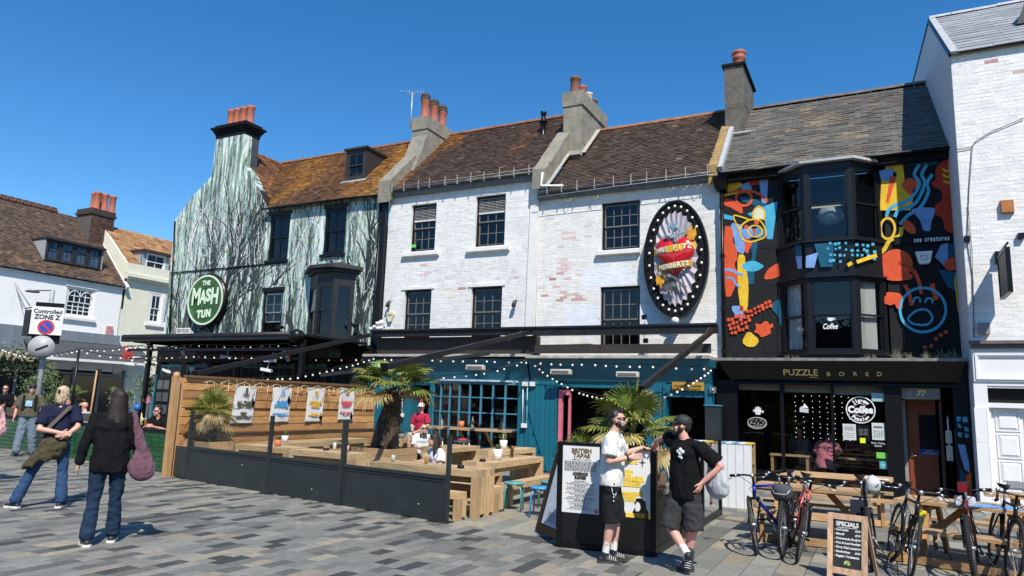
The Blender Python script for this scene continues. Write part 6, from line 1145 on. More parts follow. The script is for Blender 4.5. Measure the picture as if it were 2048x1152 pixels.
# ---------------------------------------------------------------- menu windscreen on the right
ms = thing('menu_screen', 'black windscreen box with a tall white tapas menu and yellow poster, men leaning on it', 'screen', (-2.95, 8.45, 0))
A_, B_ = V((-3.56, 8.36, 0)), V((-2.42, 8.5, 0)); dM = (B_-A_).normalized(); nM = dM.cross(V((0, 0, 1))); MH = 1.24
m_ = MB(); m_.beam(A_+V((0, 0, .62)), B_+V((0, 0, .62)), .05, 1.2); m_.build('board', mat('screen_black', (.009, .01, .011), .35, spec=.35, var=.1, dirt=(.06, .06, .06), dirt_amt=.15), ms)
m_ = MB(); m_.beam(A_+V((0, 0, MH)), B_+V((0, 0, MH)), .07, .035); m_.beam(A_+V((0, 0, .03)), B_+V((0, 0, .03)), .09, .06)
for q in (A_, B_): m_.beam(q, q+V((0, 0, MH+.02)), .07, .07, up=(0, 1, 0))
m_.build('frame', BLACK, ms)
def sheet(par, u0, u1, z0, z1, m, off=.03, name='poster_sheet'):
 L_ = (B_-A_).length; p = lambda u, z: A_+dM*(L_*u)+nM*off+V((0, 0, z)); m_ = MB(); m_.hexa([p(u0, z0), p(u1, z0), p(u1, z0)-nM*.003, p(u0, z0)-nM*.003, p(u0, z1), p(u1, z1), p(u1, z1)-nM*.003, p(u0, z1)-nM*.003]); return m_.build(name, m, par), p
o_, pm_ = sheet(ms, .02, .43, .42, 1.235, PAPW)
def mtx(s, u, z, size, m, w=None, **k): text(s, 'menu_lettering', m, pm_(u, z)+nM*.004, size, ms, right=dM, width=w, ext=.001, **k)
INK = mat('menu_ink', (.04, .035, .03), .7, var=0); BRN = mat('menu_brown', (.16, .11, .05), .7, var=0)
mtx('BRITISH\nTAPAS', .235, 1.13, .07, BRN, .25, bold=.003, line=.85); mtx('£8.00 EACH / 3 FOR £21', .235, 1.055, .02, INK, .24)
mtx('HOMEMADE\nBURGERS', .225, .86, .05, INK, .19, bold=.004, line=.9)
sm = MB()
def scrib(u0, u1, z, h=.005):
 u = u0
 while u < u1:
  l = min(rnd.uniform(.008, .03), u1-u); a = pm_(u, z)+nM*.0045; b = pm_(u+l, z)+nM*.0045; sm.quad(a, b, b+V((0, 0, h)), a+V((0, 0, h))); u += l+.006
for k in range(10): scrib(.05, .40, 1.03-k*.0125, .005)
for k in range(24):
 z = .795-k*.0145; w = rnd.uniform(.1, .17) if k % 4 else .06; scrib(.225-w, .225+w, z, .0045 if k % 4 else .007)
sm.build('menu_print', INK, ms); m_ = MB(); c = pm_(.40, .455)+nM*.004; m_.lathe([(.001, 0), (.028, 0)], c, 16, axis=nM); m_.build('round_stamp', mat('red_stamp', (.7, .2, .2), .6), ms)
YW = mat('poster_yellow', (.85, .6, .08), .6, var=.03); o_, pm_ = sheet(ms, .56, .975, .42, 1.205, PAPW)
def ytx(s, u, z, size, w, m=YW, b=.01): text(s, 'poster_lettering', m, pm_(u, z)+nM*.004, size, ms, right=dM, width=w, ext=.001, bold=b, line=.82)
ytx('SPICY', .74, 1.08, .1, .3); ytx('PINT', .70, .93, .075, .2); ytx('MARGARITA\nMADNESS', .75, .835, .07, .37); ytx('MARGARITAS\nFRIDAY\n5-8PM', .76, .66, .045, .3, b=.006)
m_ = MB(); c = pm_(.885, 1.065)+nM*.004; st_ = []
for k in range(8): r = .07 if k % 4 == 0 else (.045 if k % 2 == 0 else .012); a = k*PI/4; st_.append(c+dM*(r*math.sin(a))+V((0, 0, r*math.cos(a))))
m_.add(st_, [tuple(range(8))]); m_.build('poster_star', INK, ms)
GRP = mat('poster_grey', (.28, .28, .29), .6); m_ = MB(); pts = [(.57, .66), (.57, .43), (.66, .43)]
c = pm_(.86, .52)+nM*.004; P_ = [(-.06, -.1), (-.085, -.03), (-.05, .03), (-.07, .09), (-.03, .13), (.03, .13), (.07, .09), (.075, .03), (.1, -.02), (.1, -.1)]; m_.add([c+dM*x+V((0, 0, z)) for x, z in P_], [tuple(range(len(P_)))]); m_.build('poster_figure', BLACK, ms)
m_ = MB(); P_ = [(-.05, -.02), (-.055, .05), (-.03, .09), (.0, .07), (.01, .02), (-.01, -.02)]; m_.add([c+nM*.001+dM*x+V((0, 0, z)) for x, z in P_], [tuple(range(len(P_)))]); m_.build('poster_face', PAPW, ms)
m_ = MB(); a, b = pm_(.57, .425)+nM*.004, pm_(.97, .425)+nM*.004; m_.quad(a, b, b+V((0, 0, .05)), a+V((0, 0, .05))); m_.build('poster_band', YW, ms)
# side wing going back to the cafe: solid foot, glass above
G0, G1 = V((-2.42, 8.56, 0)), V((-2.42, 12.45, 0)); gs = thing('glass_side_screen', 'black framed glass side screen running back beside the white planter', 'screen', (-2.42, 10.4, 0))
ys = [8.56, 9.75, 11.1, 12.45]
for i in range(3):
 a, b = V((-2.42, ys[i]+.03, 0)), V((-2.42, ys[i+1]-.03, 0)); m_ = MB(); m_.beam(a+V((0, 0, .05)), b+V((0, 0, .05)), .04, .1); m_.beam(a+V((0, 0, .62)), b+V((0, 0, .62)), .05, .05)
 if i == 0: m_.beam(a+V((0, 0, .35)), b+V((0, 0, .35)), .03, .5)
 m_.build('frame', BLACK, gs)
 for z0, z1 in (((.1, .595),) if i else ())+((.645, 1.2),): m_ = MB(); m_.quad(a+V((0, 0, z0)), b+V((0, 0, z0)), b+V((0, 0, z1)), a+V((0, 0, z1))); m_.build('glass_pane', CLEAR, gs)
for y in ys[1:]: m_ = MB(); m_.beam((-2.42, y, 0), (-2.42, y, 1.22), .05, .05, up=(0, 1, 0)); m_.build('post', BLACK, gs)
# leaning A-board
ab = thing('leaning_menu_board', 'black framed pavement board with a blue and white poster, left of the tapas menu', 'sign board', (-3.95, 8.95, 0))
p00, p10 = onZ(1072, 1060), onZ(1132, 1088); dA = (p10-p00).normalized(); nA = dA.cross(V((0, 0, 1))); W_ = (p10-p00).length+.06; upA = (V((0, 0, 1))-nA*.28).normalized()
def pa(u, v, o=0): return p00+dA*(u*W_)+upA*(v*1.08)+nA*o
m_ = MB(); m_.hexa([pa(0, 0, 0), pa(1, 0, 0), pa(1, 0, -.03), pa(0, 0, -.03), pa(0, 1, 0), pa(1, 1, 0), pa(1, 1, -.03), pa(0, 1, -.03)])
for (u0, u1, v0, v1) in ((0, .1, 0, 1), (.9, 1, 0, 1), (.1, .9, 0, .1), (.1, .9, .93, 1)): m_.hexa([pa(u0, v0, .018), pa(u1, v0, .018), pa(u1, v0, .001), pa(u0, v0, .001), pa(u0, v1, .018), pa(u1, v1, .018), pa(u1, v1, .001), pa(u0, v1, .001)])
m_.build('board', BLACK, ab, fix=True); m_ = MB(); q0, q1 = pa(0.05, .95, -.03), pa(.95, .95, -.03); f0 = V((q0.x, q0.y, 0))-nA*.42; f1 = V((q1.x, q1.y, 0))-nA*.42; m_.beam(q0, f0, .03, .03); m_.beam(q1, f1, .03, .03); m_.build('back_leg', BLACK, ab)
m_ = MB(); m_.quad(pa(.11, .11, .006), pa(.89, .11, .006), pa(.89, .92, .006), pa(.11, .92, .006)); m_.build('poster_sheet', mat('pale_poster', (.5, .53, .6), .6), ab)
m_ = MB(); m_.quad(pa(.5, .5, .0075), pa(.88, .5, .0075), pa(.88, .85, .0075), pa(.5, .85, .0075)); m_.build('poster_block', mat('poster_blue', (.05, .16, .34), .6, var=.3), ab); m_ = MB()
for k in range(70): u, v = rnd.uniform(.14, .8), rnd.uniform(.3, .88); l = rnd.uniform(.05, .2); m_.quad(pa(u, v, .009), pa(u+l*.6, v+l*.5, .009), pa(u+l*.6+.015, v+l*.5, .009), pa(u+.03, v, .009))
m_.build('poster_streaks', mat('poster_white', (.75, .76, .78), .6), ab); m_ = MB()
for k in range(9): v = .27-.014*k; m_.quad(pa(.25+.02*(k % 3), v, .009), pa(.75-.03*(k % 2), v, .009), pa(.75-.03*(k % 2), v+.004, .009), pa(.25+.02*(k % 3), v+.004, .009))
P_ = [(.2, .9), (.28, .93), (.33, .86), (.27, .8), (.3, .74), (.24, .78), (.26, .84)]; m_.add([pa(u, v, .0095) for u, v in P_], [tuple(range(7))]); m_.build('poster_print', INK, ab)
# ---------------------------------------------------------------- whitewashed cabinets with painted tops
def cabinet(x0, x1, y0, y1, h, label):
 t = thing('plank_cabinet', label, 'cabinet', ((x0+x1)/2, y0, 0), 'whitewashed plank cabinets'); n = 4; w = (x1-x0)/n
 for i in range(n): m_ = MB(); m_.box(x0+w*i+.003, x0+w*(i+1)-.003, y0, y0+.025, .0, h-.025); m_.build('plank', PALEW, t)
 cols = [mat('stripe_blue', (.16, .36, .5), .6), PALEW, mat('stripe_blue', (.16, .36, .5), .6), PALEW, mat('stripe_yellow', (.7, .5, .04), .6)]; w = (x1-x0)/5
 for i in range(5): m_ = MB(); m_.box(x0+w*i, x0+w*(i+1)-.002, y0-.01, y1, h-.024, h); m_.build('top_board', cols[i], t)
 m_ = MB(); m_.box(x0, x0+.02, y0+.026, y1, 0, h-.026); m_.box(x1-.06, x1, y0+.026, y0+.07, 0, h-.026); m_.box(x1-.06, x1, y1-.05, y1, 0, h-.026); m_.box(x0+.02, x1-.002, y1-.02, y1-.001, .05, h-.03); m_.build('side', mat('cabinet_pine', (.32, .22, .1), .7, var=.25), t)
 for z in (.05, .42, .75): m_ = MB(); m_.box(x0+.02, x1-.005, y0+.03, y1-.02, z, z+.025); m_.build('shelf', MATS['cabinet_pine'], t)
cabinet(-2.63, -2.07, 13.5, 13.95, 1.14, 'whitewashed plank cabinet with striped top, outside the glass screen'); cabinet(-3.35, -2.8, 13.4, 13.85, 1.14, 'whitewashed plank cabinet seen behind the glass screen')
# ---------------------------------------------------------------- picnic tables
def picnic(label, x0, y0, x1, y1, h=.7, bh=.42, depth=1.45):
 t = thing('picnic_table', label, 'picnic table', (x0, y0, 0), 'long picnic tables in front of the cafe'); a, b = V((x0, y0, 0)), V((x1, y1, 0)); d = (b-a).normalized(); n = V((-d.y, d.x, 0)); L = (b-a).length
 def pl_(off, w, z, th, nm='tabletop_plank', ex=0, m=PINEX): m_ = MB(); s = rnd.uniform(0, .02); m_.beam(a+n*off+V((0, 0, z))-d*(ex+s), b+n*off+V((0, 0, z))+d*(ex-s), w, th); m_.build(nm, m, t)
 for k in range(5): pl_(depth/2-.28+k*.14, .132, h-.02, .04, m=OLDW if k % 2 else PINEX)
 for off in (.0, .14, depth-.14, depth): pl_(off, .13, bh-.02, .04, 'seat_plank', m=PINEX if off < .1 else OLDW)
 for u in (.16, .84):
  p = a+d*(L*u); m_ = MB(); m_.beam(p+n*(-.02)+V((0, 0, bh-.09)), p+n*(depth+.02)+V((0, 0, bh-.09)), .045, .09); m_.build('crossbeam', PINE, t)
  m_ = MB(); m_.beam(p+n*(depth/2-.3)+V((0, 0, h-.09)), p+n*(depth/2+.3)+V((0, 0, h-.09)), .045, .09); m_.build('crossbeam', PINE, t)
  for s in (-1, 1): m_ = MB(); m_.beam(p+d*.05+n*(depth/2+s*.2)+V((0, 0, h-.05)), p+d*.05+n*(depth/2+s*.55)+V((0, 0, 0)), .05, .09); m_.build('leg', PINE, t)
  m_ = MB(); m_.beam(a+d*(L*(.2 if u < .5 else .8))+n*(depth/2)+V((0, 0, bh-.08)), a+d*(L*(.38 if u < .5 else .62))+n*(depth/2)+V((0, 0, h-.06)), .045, .08); m_.build('brace', PINE, t)
 m_ = MB(); m_.beam(a+n*.07+V((0, 0, .06)), b+n*.07+V((0, 0, .06)), .045, .09); m_.build('foot_rail', PINEX, t); m_ = MB()
 for u in (.1, .9):
  for q in (.07, depth-.07): m_.beam(a+d*(L*u)+n*q, a+d*(L*u)+n*q+V((0, 0, bh-.045)), .05, .07, up=(0, 1, 0))
 m_.build('leg', PINE, t); return t
picnic('picnic table behind the cluster with the blue bicycle', -1.62, 10.3, -.12, 10.28); picnic('picnic table nearest the cafe window, farthest back', -1.6, 12.75, .15, 12.75, depth=1.4); picnic('picnic table behind the specials board running to the right edge', .0, 9.98, 1.75, 9.45)
picnic('picnic table by the white panelled door', 1.2, 11.6, 3.2, 11.4)
t = thing('folded_cloth', 'white and maroon cloth left on the farthest picnic table', 'cloth', (-.3, 13.2, .7)); p = onZ(1745, 957, .72); m_ = MB(); n = 10; P_ = []
for i in range(n+1):
 for j in range(5): P_.append((p.x-.22+i*.045, p.y-.12+j*.06+.02*math.sin(i), .705+.03*abs(math.sin(i*.9+j*.7))*(1-i/n)+.012))
m_.add(P_, [(i*5+j, (i+1)*5+j, (i+1)*5+j+1, i*5+j+1) for i in range(n) for j in range(4)], None, True); m_.build('cloth', mat('white_cloth', (.7, .68, .7), .8, var=.1), t)
t = thing('jigsaw_box', 'flat blue jigsaw puzzle laid out with its box on the right picnic table', 'game', (1.2, 10.1, .7)); p = V((1.05, 10.22, .705)); m_ = MB(); m_.box(p.x-.3, p.x+.35, p.y-.15, p.y+.15, .702, .715); m_.build('puzzle', mat('puzzle_blue', (.15, .35, .65), .5, var=.5, scale=14), t); m_ = MB(); m_.box(p.x-.3, p.x-.1, p.y-.12, p.y+.05, .716, .8); m_.build('box', mat('puzzle_box', (.6, .58, .62), .5, var=.5, scale=20), t)
# ---------------------------------------------------------------- bicycles
def bicycle(label, front, rear, mf, lean=0, steer=0, knobby=False, bars='flat', extra=None):
 front, rear = V(front), V(rear); d = (front-rear); d.z = 0; d.normalize(); s = V((d.y, -d.x, 0)); up = (V((0, 0, 1))+s*lean).normalized(); s2 = d.cross(up)
 t = thing('bicycle', label, 'bicycle', rear, 'bicycles parked in front of the cafe'); R = .345; WB = 1.04; o = front-d*WB
 def p(x, z, y=0): return o+d*x+up*z+s2*y
 def wheel(cx, ang, name):
  c = p(cx, R); wd = (d*math.cos(ang)+s2*math.sin(ang)).normalized(); ax = wd.cross(up).normalized(); n = 36; tw = .026 if knobby else .017
  ty = MB(); P_ = [c+(wd*math.cos(2*PI*k/n)+up*math.sin(2*PI*k/n))*(R-tw) for k in range(n+1)]; ty.tube(P_, tw, 8, caps=False)
  if knobby:
   for k in range(n*2): q = 2*PI*k/(n*2); e = c+(wd*math.cos(q)+up*math.sin(q))*(R-.004); ty.beam(e-ax*.018, e+ax*.018, .012, .01)
  rt_ = ty.build('wheel', mat('rubber', (.014, .014, .014), .8, var=.2), t)
  rm_ = MB(); P_ = [c+(wd*math.cos(2*PI*k/n)+up*math.sin(2*PI*k/n))*(R-.045) for k in range(n+1)]; rm_.tube(P_, .011, 6, caps=False); rm_.build('rim', mat('rim_metal', (.12, .12, .12), .35, metal=.7), rt_)
  sp = MB()
  for k in range(28): q = 2*PI*k/28+.1; sg = 1 if k % 2 else -1; e = c+(wd*math.cos(q)+up*math.sin(q))*(R-.05); sp.tube([c+ax*.025*sg+(wd*math.cos(q+.5*sg)+up*math.sin(q+.5*sg))*.02, e], .0016, 3, caps=False)
  tag(sp.build('spokes', STEEL, rt_), kind='stuff'); hb = MB(); hb.tube([c-ax*.05, c+ax*.05], .022, 8); hb.build('hub', STEEL, rt_); return c, wd, ax
 rc, _, _ = wheel(0, 0, 'rear'); fc, wd, ax = wheel(WB, steer, 'front'); bb = p(.43, .28); st = p(.27, .78); ht = p(.87, .82); hb = p(.9, .68); sd_ = p(.24, .93)
 fr = MB(); fr.tube([bb, st], .017, 8); fr.tube([st, ht+(hb-ht)*.2], .016, 8); fr.tube([bb, hb], .021, 8); fr.tube([ht, hb], .022, 8)
 for q in (-.05, .05): fr.tube([st, rc+s2*q], .009, 6); fr.tube([bb, rc+s2*q], .01, 6)
 fo = fr.build('frame', mf, t); fk = MB(); cr = hb-up*.03
 for q in (-.055, .055): fk.tube([cr+ax*q*.9, cr+ax*q*.95-up*.06, fc+ax*q], [.017, .016, .011], 7)
 fk.tube([cr-ax*.06, cr+ax*.06], .018, 6); fk.build('fork', BLACK, t); sp = MB(); sp.tube([st, sd_], .014, 8); sp.build('seat_post', STEEL, t)
 sa = MB(); sa.add([sd_+d*x+s2*y+up*z for x, y, z in ((.15, -.015, .02), (.15, .015, .02), (0, .045, .035), (-.12, .075, .045), (-.13, 0, .04), (-.12, -.075, .045), (0, -.045, .035), (0, 0, .045), (.13, 0, -.01), (-.1, .04, 0), (-.1, -.04, 0))], [(0, 1, 7), (1, 2, 7), (2, 3, 7), (3, 4, 7), (4, 5, 7), (5, 6, 7), (6, 0, 7), (0, 8, 1), (1, 8, 9, 2), (2, 9, 3), (3, 9, 10, 5, 4), (5, 10, 6), (6, 10, 8, 0)], None, True); sa.build('saddle', MBLACK, t)
 sm_ = ht+up*.1+d*.0; hc = sm_+wd*.07; hm = MB(); hm.tube([ht, sm_, hc], .015, 7); w = .27
 if bars == 'flat': P_ = [hc-ax*w-wd*.05+up*.02, hc-ax*.1+up*.02, hc, hc+ax*.1+up*.02, hc+ax*w-wd*.05+up*.02]
 else: P_ = [hc-ax*.2-up*.1-wd*.02, hc-ax*.21-up*.08+wd*.08, hc-ax*.21+wd*.06, hc-ax*.19, hc, hc+ax*.19, hc+ax*.21+wd*.06, hc+ax*.21-up*.08+wd*.08, hc+ax*.2-up*.1-wd*.02]
 hm.tube(P_, .012, 7); ho = hm.build('handlebar', BLACK, t)
 for e, i in ((P_[0], 1), (P_[-1], -2)): g = MB(); g.tube([e, e+(P_[i]-e).normalized()*.12], .018, 8); g.build('grip', MBLACK, ho)
 bl = MB()
 for sg in (-1, 1): q = hc+ax*sg*.2; bl.tube([q+up*.01, q+wd*.05-up*.01+ax*sg*.02, q+wd*.05-up*.02+ax*sg*.1], .006, 5); bl.ball(q-wd*.0+up*.02, .022, 7)
 bl.build('brake_lever', STEEL, ho); cb = MB()
 for sg in (-1, 1): q = hc+ax*sg*.16; cb.tube([q, q+wd*.14+up*.02, hc+wd*.13-up*.15-ax*sg*.05, cr+wd*.03+ax*sg*.03], .004, 4)
 cb.build('brake_cable', BLACK, ho)
 ck = MB(); ck.lathe([(.02, -.02), (.095, -.015), (.095, -.008), (.03, -.004)], bb+s2*.05, 20, axis=s2)
 ck.build('chainring', STEEL, t)
 for sg, an in ((1, .6), (-1, .6+PI)):
  e = bb+s2*sg*.075+(d*math.cos(an)+up*math.sin(an))*.17; pc = MB(); pc.tube([bb+s2*sg*.06, e], .011, 6); co = pc.build('crank', BLACK, t); pc = MB(); pc.beam(e+s2*sg*.01, e+s2*sg*.1, .08, .02, up=up); pc.build('pedal', BLACK, co)
 ks = MB(); ks.tube([p(.36, .27, -.05), p(.3, .0, -.2)], .009, 5); ks.build('kickstand', STEEL, t)
 if extra: extra(t, p, s2, up, d, hc, ax, wd, ht)
 return t
BLUE = mat('bike_blue', (.01, .03, .42), .2, metal=.3, var=.1); BK = mat('bike_black', (.015, .015, .017), .25, var=.1); BPK = mat('bike_coral', (.7, .16, .15), .3); GR = mat('bike_grey', (.06, .065, .07), .3, metal=.2)
def bag(t, p, s2, up, d, hc, ax, wd, ht):
 m_ = MB(); m_.lathe([(.001, -.13), (.08, -.12), (.12, -.05), (.12, .03), (.1, .07), (.001, .08)], hc+wd*.1-up*.14, 14, axis=up); m_.build('handlebar_bag', mat('grey_canvas', (.06, .065, .075), .8, var=.2), t); m_ = MB(); m_.tube([hc+wd*.2-up*.09-ax*.12, hc+wd*.24-up*.17-ax*.07, hc+wd*.24-up*.17+ax*.07, hc+wd*.2-up*.09+ax*.12], .007, 5); m_.build('bag_piping', STEEL, t)
def lamp(t, p, s2, up, d, hc, ax, wd, ht): m_ = MB(); m_.lathe([(.01, -.03), (.026, 0), (.028, .03), (.001, .032)], hc+wd*.06, 10, axis=wd); m_.build('head_lamp', STEEL, t)
def child(t, p, s2, up, d, hc, ax, wd, ht):
 m_ = MB(); c = hc+up*.0-ax*.1; m_.lathe([(.001, -.08), (.06, -.07), (.1, -.02), (.11, .03), (.08, .07), (.001, .08)], c+wd*.05, 16, axis=(up*.3+ax*.95).normalized(), wob=.16); m_.build('crumpled_bag', mat('pale_grey_bag', (.5, .53, .52), .5, var=.2), t)  # pale crumpled bag hanging on the handlebar
 m_ = MB(); m_.beam(p(.85, .55, .05), p(.6, .35, .06), .12, .1); m_.build('frame_bag', mat('dark_pannier', (.03, .03, .04), .7), t); m_ = MB(); m_.beam(p(.55, .72, .07), p(.35, .42, .09), .16, .03); m_.build('grey_sleeve', mat('mid_grey_cloth', (.25, .25, .28), .8), t)
def yellow(t, p, s2, up, d, hc, ax, wd, ht): m_ = MB(); m_.beam(p(.7, .52, -.08), p(.72, .72, -.1), .06, .06, up=(1, 0, 0)); m_.build('yellow_lock', mat('yellow_plastic', (.8, .65, .02), .4), t); lamp(t, p, s2, up, d, hc, ax, wd, ht)
def redlamp(t, p, s2, up, d, hc, ax, wd, ht): m_ = MB(); m_.box(hc.x-.04, hc.x+.04, hc.y-.04, hc.y+.03, hc.z+.0, hc.z+.1); m_.build('red_lamp', mat('red_lamp', (.2, .01, .02), .3), t)
bicycle('glossy blue bicycle at the left of its cluster', (-1.40, 9.4, 0), (-1.0, 10.35, 0), BLUE, lean=.16, steer=-.5, extra=lamp)
bicycle('black bicycle with a grey handlebar bag, between the blue and coral ones', (-1.1, 9.38, 0), (-1.12, 10.4, 0), BK, lean=-.02, steer=.05, extra=bag)
bicycle('grey bicycle with a coral down tube leaning right of the blue one', (-.93, 9.2, 0), (-1.12, 10.25, 0), BPK, lean=-.22, steer=.18)
fa = onZ(1757, 1142); fb = onZ(1818, 1160)
bicycle('dark cargo bicycle with a pale helmet on its bars, just right of the specials board', (fa.x-.05, fa.y, 0), (fa.x-.12, fa.y+1.02, 0), GR, lean=.06, steer=.05, knobby=True, extra=child)
bicycle('black bicycle with a yellow lock beside the specials board', (fb.x, fb.y, 0), (fb.x-.16, fb.y+1.03, 0), BK, lean=-.2, steer=.12, extra=yellow)
fa = onZ(1952, 1165); fb = onZ(1990, 1175); fc_ = onZ(2022, 1168)
bicycle('mountain bicycle with knobbly tyres, left in the right-edge cluster', (fa.x, fa.y, 0), (fa.x+.12, fa.y+1.05, 0), mat('bike_maroon', (.1, .01, .015), .3), lean=.08, steer=.0, knobby=True, extra=redlamp)
bicycle('black bicycle with drop handlebars at the far right edge', (fc_.x, fc_.y, 0), (fc_.x-.05, fc_.y+1.05, 0), BK, lean=-.16, steer=-.05, bars='drop')
# ---------------------------------------------------------------- specials chalkboard
sb = thing('specials_chalkboard', 'pine framed specials chalkboard standing on the slabs', 'chalkboard', (-.35, 8.85, 0))
q0, q1 = onZ(1655, 1156), onZ(1733, 1170); d = (q1-q0).normalized(); n = d.cross(V((0, 0, 1))); u_ = (V((0, 0, 1))-n*.16).normalized(); W = (q1-q0).length*1.02; H = .73
H = (onP(1695, 1030, q0, n)-onP(1695, 1163, q0, n)).length
def sp_(u, v, o=0): return q0+d*(u*W)+u_*(v*H)+n*o
for (a, b, c, e) in ((0, .13, 0, 1), (.87, 1, 0, 1), (.131, .869, .1, .19), (.131, .869, .915, 1)): m_ = MB(); m_.hexa([sp_(a, c, .02), sp_(b, c, .02), sp_(b, c, -.02), sp_(a, c, -.02), sp_(a, e, .02), sp_(b, e, .02), sp_(b, e, -.02), sp_(a, e, -.02)]); m_.build('frame_rail', wood('pale_pine', (.62, .4, .25), axis=(10, 10, 2)), sb, fix=True)
m_ = MB(); m_.hexa([sp_(.12, .18, .004), sp_(.88, .18, .004), sp_(.88, .18, -.012), sp_(.12, .18, -.012), sp_(.12, .93, .004), sp_(.88, .93, .004), sp_(.88, .93, -.012), sp_(.12, .93, -.012)]); m_.build('slate_panel', mat('chalkboard', (.025, .028, .03), .7, var=.3, scale=6), sb, fix=True)
m_ = MB()
for u in (.06, .94): a = sp_(u, .97, -.025); m_.beam(a, V((a.x, a.y, 0))-n*.34, .03, .03)
m_.build('back_leg', MATS['pale_pine'], sb)
CH = mat('chalk', (.75, .75, .7), .9, var=.1); CG = mat('green_chalk', (.55, .65, .2), .9)
def ch(s, u, v, size, w=None, m=CH, al='CENTER', b=.0015): text(s, 'chalk_lettering', m, sp_(u, v, .006), size*H, sb, right=d, up=u_, ext=.0005, width=w and w*W, align=al, bold=b)
ch('SPECIALS', .5, .85, .1, .58, b=.003)
for k, (a, b) in enumerate((('Iced Latte', '£3.95'), ('Biscoff', '£3.95'), ('Homemade Soup', '£5.50'), ('Hot & Iced Mocha', '£3.90'), ('Dirty Chai Latte', '£3.90'), ('Sandwiches', '£4.95'), ('Bagels / Croissants', ''))):
 v = .76-k*.066; ch('- '+a, .17, v, .045, al='LEFT');
 if b: ch(b, .7, v, .04, al='LEFT')
m_ = MB(); m_.beam(sp_(.25, .79, .006), sp_(.75, .8, .006), .004, .006, up=u_); m_.build('chalk_underline', CH, sb); m_ = MB(); m_.lathe([(.001, 0), (.032, 0)], sp_(.5, .26, .006), 18, axis=n); m_.build('chalk_bean', CG, sb); m_ = MB(); m_.tube([sp_(.46, .24, .009), sp_(.5, .262, .009), sp_(.54, .28, .009)], .003, 5); m_.build('chalk_bean_mark', MATS['chalkboard'], sb)
# ---------------------------------------------------------------- oval heart sign on house C
oc = V((-4.4, 17.42, 5.43)); RX, RZ = .8, 1.48
ov = thing('oval_heart_sign', 'big oval sign with a red winged heart, ribbons and bulb border', 'sign', oc)
def oe(rx, rz, y, n=48, w=0, k=0): return [oc+V(((rx*(1+w*abs(math.sin(k*t/2)))*math.cos(t)), y, rz*(1+w*abs(math.sin(k*t/2)))*math.sin(t))) for t in [2*PI*i/n for i in range(n)]]
m_ = MB(); m_.prism(oe(RX, RZ, -.05), (0, .2, 0)); m_.build('backboard', MATS['matt_black'], ov, fix=True)
m_ = MB(); A1, A2, A3, A4 = oe(RX+.02, RZ+.02, -.09), oe(RX-.045, RZ-.045, -.09), oe(RX+.02, RZ+.02, -.0), oe(RX-.045, RZ-.045, -.04); n = 48
for P_, Q_ in ((A1, A2), (A3, A1), (A2, A4)): m_.add(P_+Q_, [(i, (i+1) % n, (i+1) % n+n, i+n) for i in range(n)], None, True)
m_.build('rim', BLACK, ov, fix=True)
for k in range(26): t = 2*PI*(k+.5)/26; m_ = MB(); c = oc+V(((RX-.14)*math.cos(t), -.11, (RZ-.14)*math.sin(t))); m_.ball(c, .032, 8); m_.build('bulb', BULB, ov)
m_ = MB(); nn_ = 24; ce = oc+V((0, -.07, 0))
for k in range(nn_):     # pleated fan backdrop with scalloped edge
 t0, t1 = 2*PI*k/nn_, 2*PI*(k+1)/nn_; tm = (t0+t1)/2; rx, rz = .55, 1.2; e0 = ce+V((rx*math.cos(t0)*1.03, .005, rz*math.sin(t0)*1.03)); e1 = ce+V((rx*math.cos(t1)*1.03, .005, rz*math.sin(t1)*1.03)); em = ce+V((rx*math.cos(tm)*.95, -.05, rz*math.sin(tm)*.95)); c = (.42, .38, .42); cb_ = (.5, .46, .5)
 m_.add([ce, e0, em, e1], [(0, 1, 2), (0, 2, 3)], c)
m_.build('pleated_fan', mat('fan_paint', (.5, .45, .48), .6, attr=True, var=.05), ov)
ht_ = MB(); P_ = []; N2, M2 = 28, 8      # swollen heart
for j in range(M2+1):
 s = math.cos(j/M2*PI/2); dz = math.sin(j/M2*PI/2)
 for i in range(N2): t = 2*PI*i/N2; x = 16*math.sin(t)**3; z = 13*math.cos(t)-5*math.cos(2*t)-2*math.cos(3*t)-math.cos(4*t); P_.append(oc+V((x/16*.5*s, -.1-.22*dz, (z+2)/15*.58*s+.0)))
ht_.add(P_, [(j*N2+i, j*N2+(i+1) % N2, (j+1)*N2+(i+1) % N2, (j+1)*N2+i) for j in range(M2) for i in range(N2)], None, True); ht_.build('heart', mat('gloss_red', (.55, .012, .02), .18, coat=.6, var=.1), ov, fix=True)
def ribbon(zc, w, h, m, curve, y0=-.3):
 m_ = MB(); n = 14; P_ = []
 for i in range(n+1): u = i/n*2-1; yy = y0+.2*u*u; zz = zc+curve*u*u*.5+.06*u; P_ += [oc+V((w*u, yy, zz-h/2)), oc+V((w*u, yy-.01, zz+h/2))]
 m_.add(P_, [(2*i, 2*i+2, 2*i+3, 2*i+1) for i in range(n)], None, True); m_.build('ribbon', m, ov)
RIB = mat('ribbon_yellow', (.75, .42, .02), .4, var=.1); ribbon(.2, .52, .17, RIB, .04, -.33); ribbon(-.24, .44, .16, mat('ribbon_ochre', (.5, .27, .02), .4, var=.12), .06, -.33)
def rib_text(s, zc, w, curve, y0=-.3):
 n = len(s)
 for i, chh in enumerate(s):
  if chh == ' ': continue
  u = (-1+2*(i+.5)/n)*.86; pos = oc+V((w*u, y0+.2*u*u-.02, zc+curve*u*u*.5+.06*u)); r = V((1, .4*u/w*1.0, 0)); text(chh, 'ribbon_lettering', mat('ribbon_cream', (.8, .75, .6), .4), pos, .17, ov, right=r, ext=.006, bold=.004);
rib_text('MRS FITZ', .2, .52, .04, -.33); rib_text('HERBERTS', -.24, .44, .06, -.33)
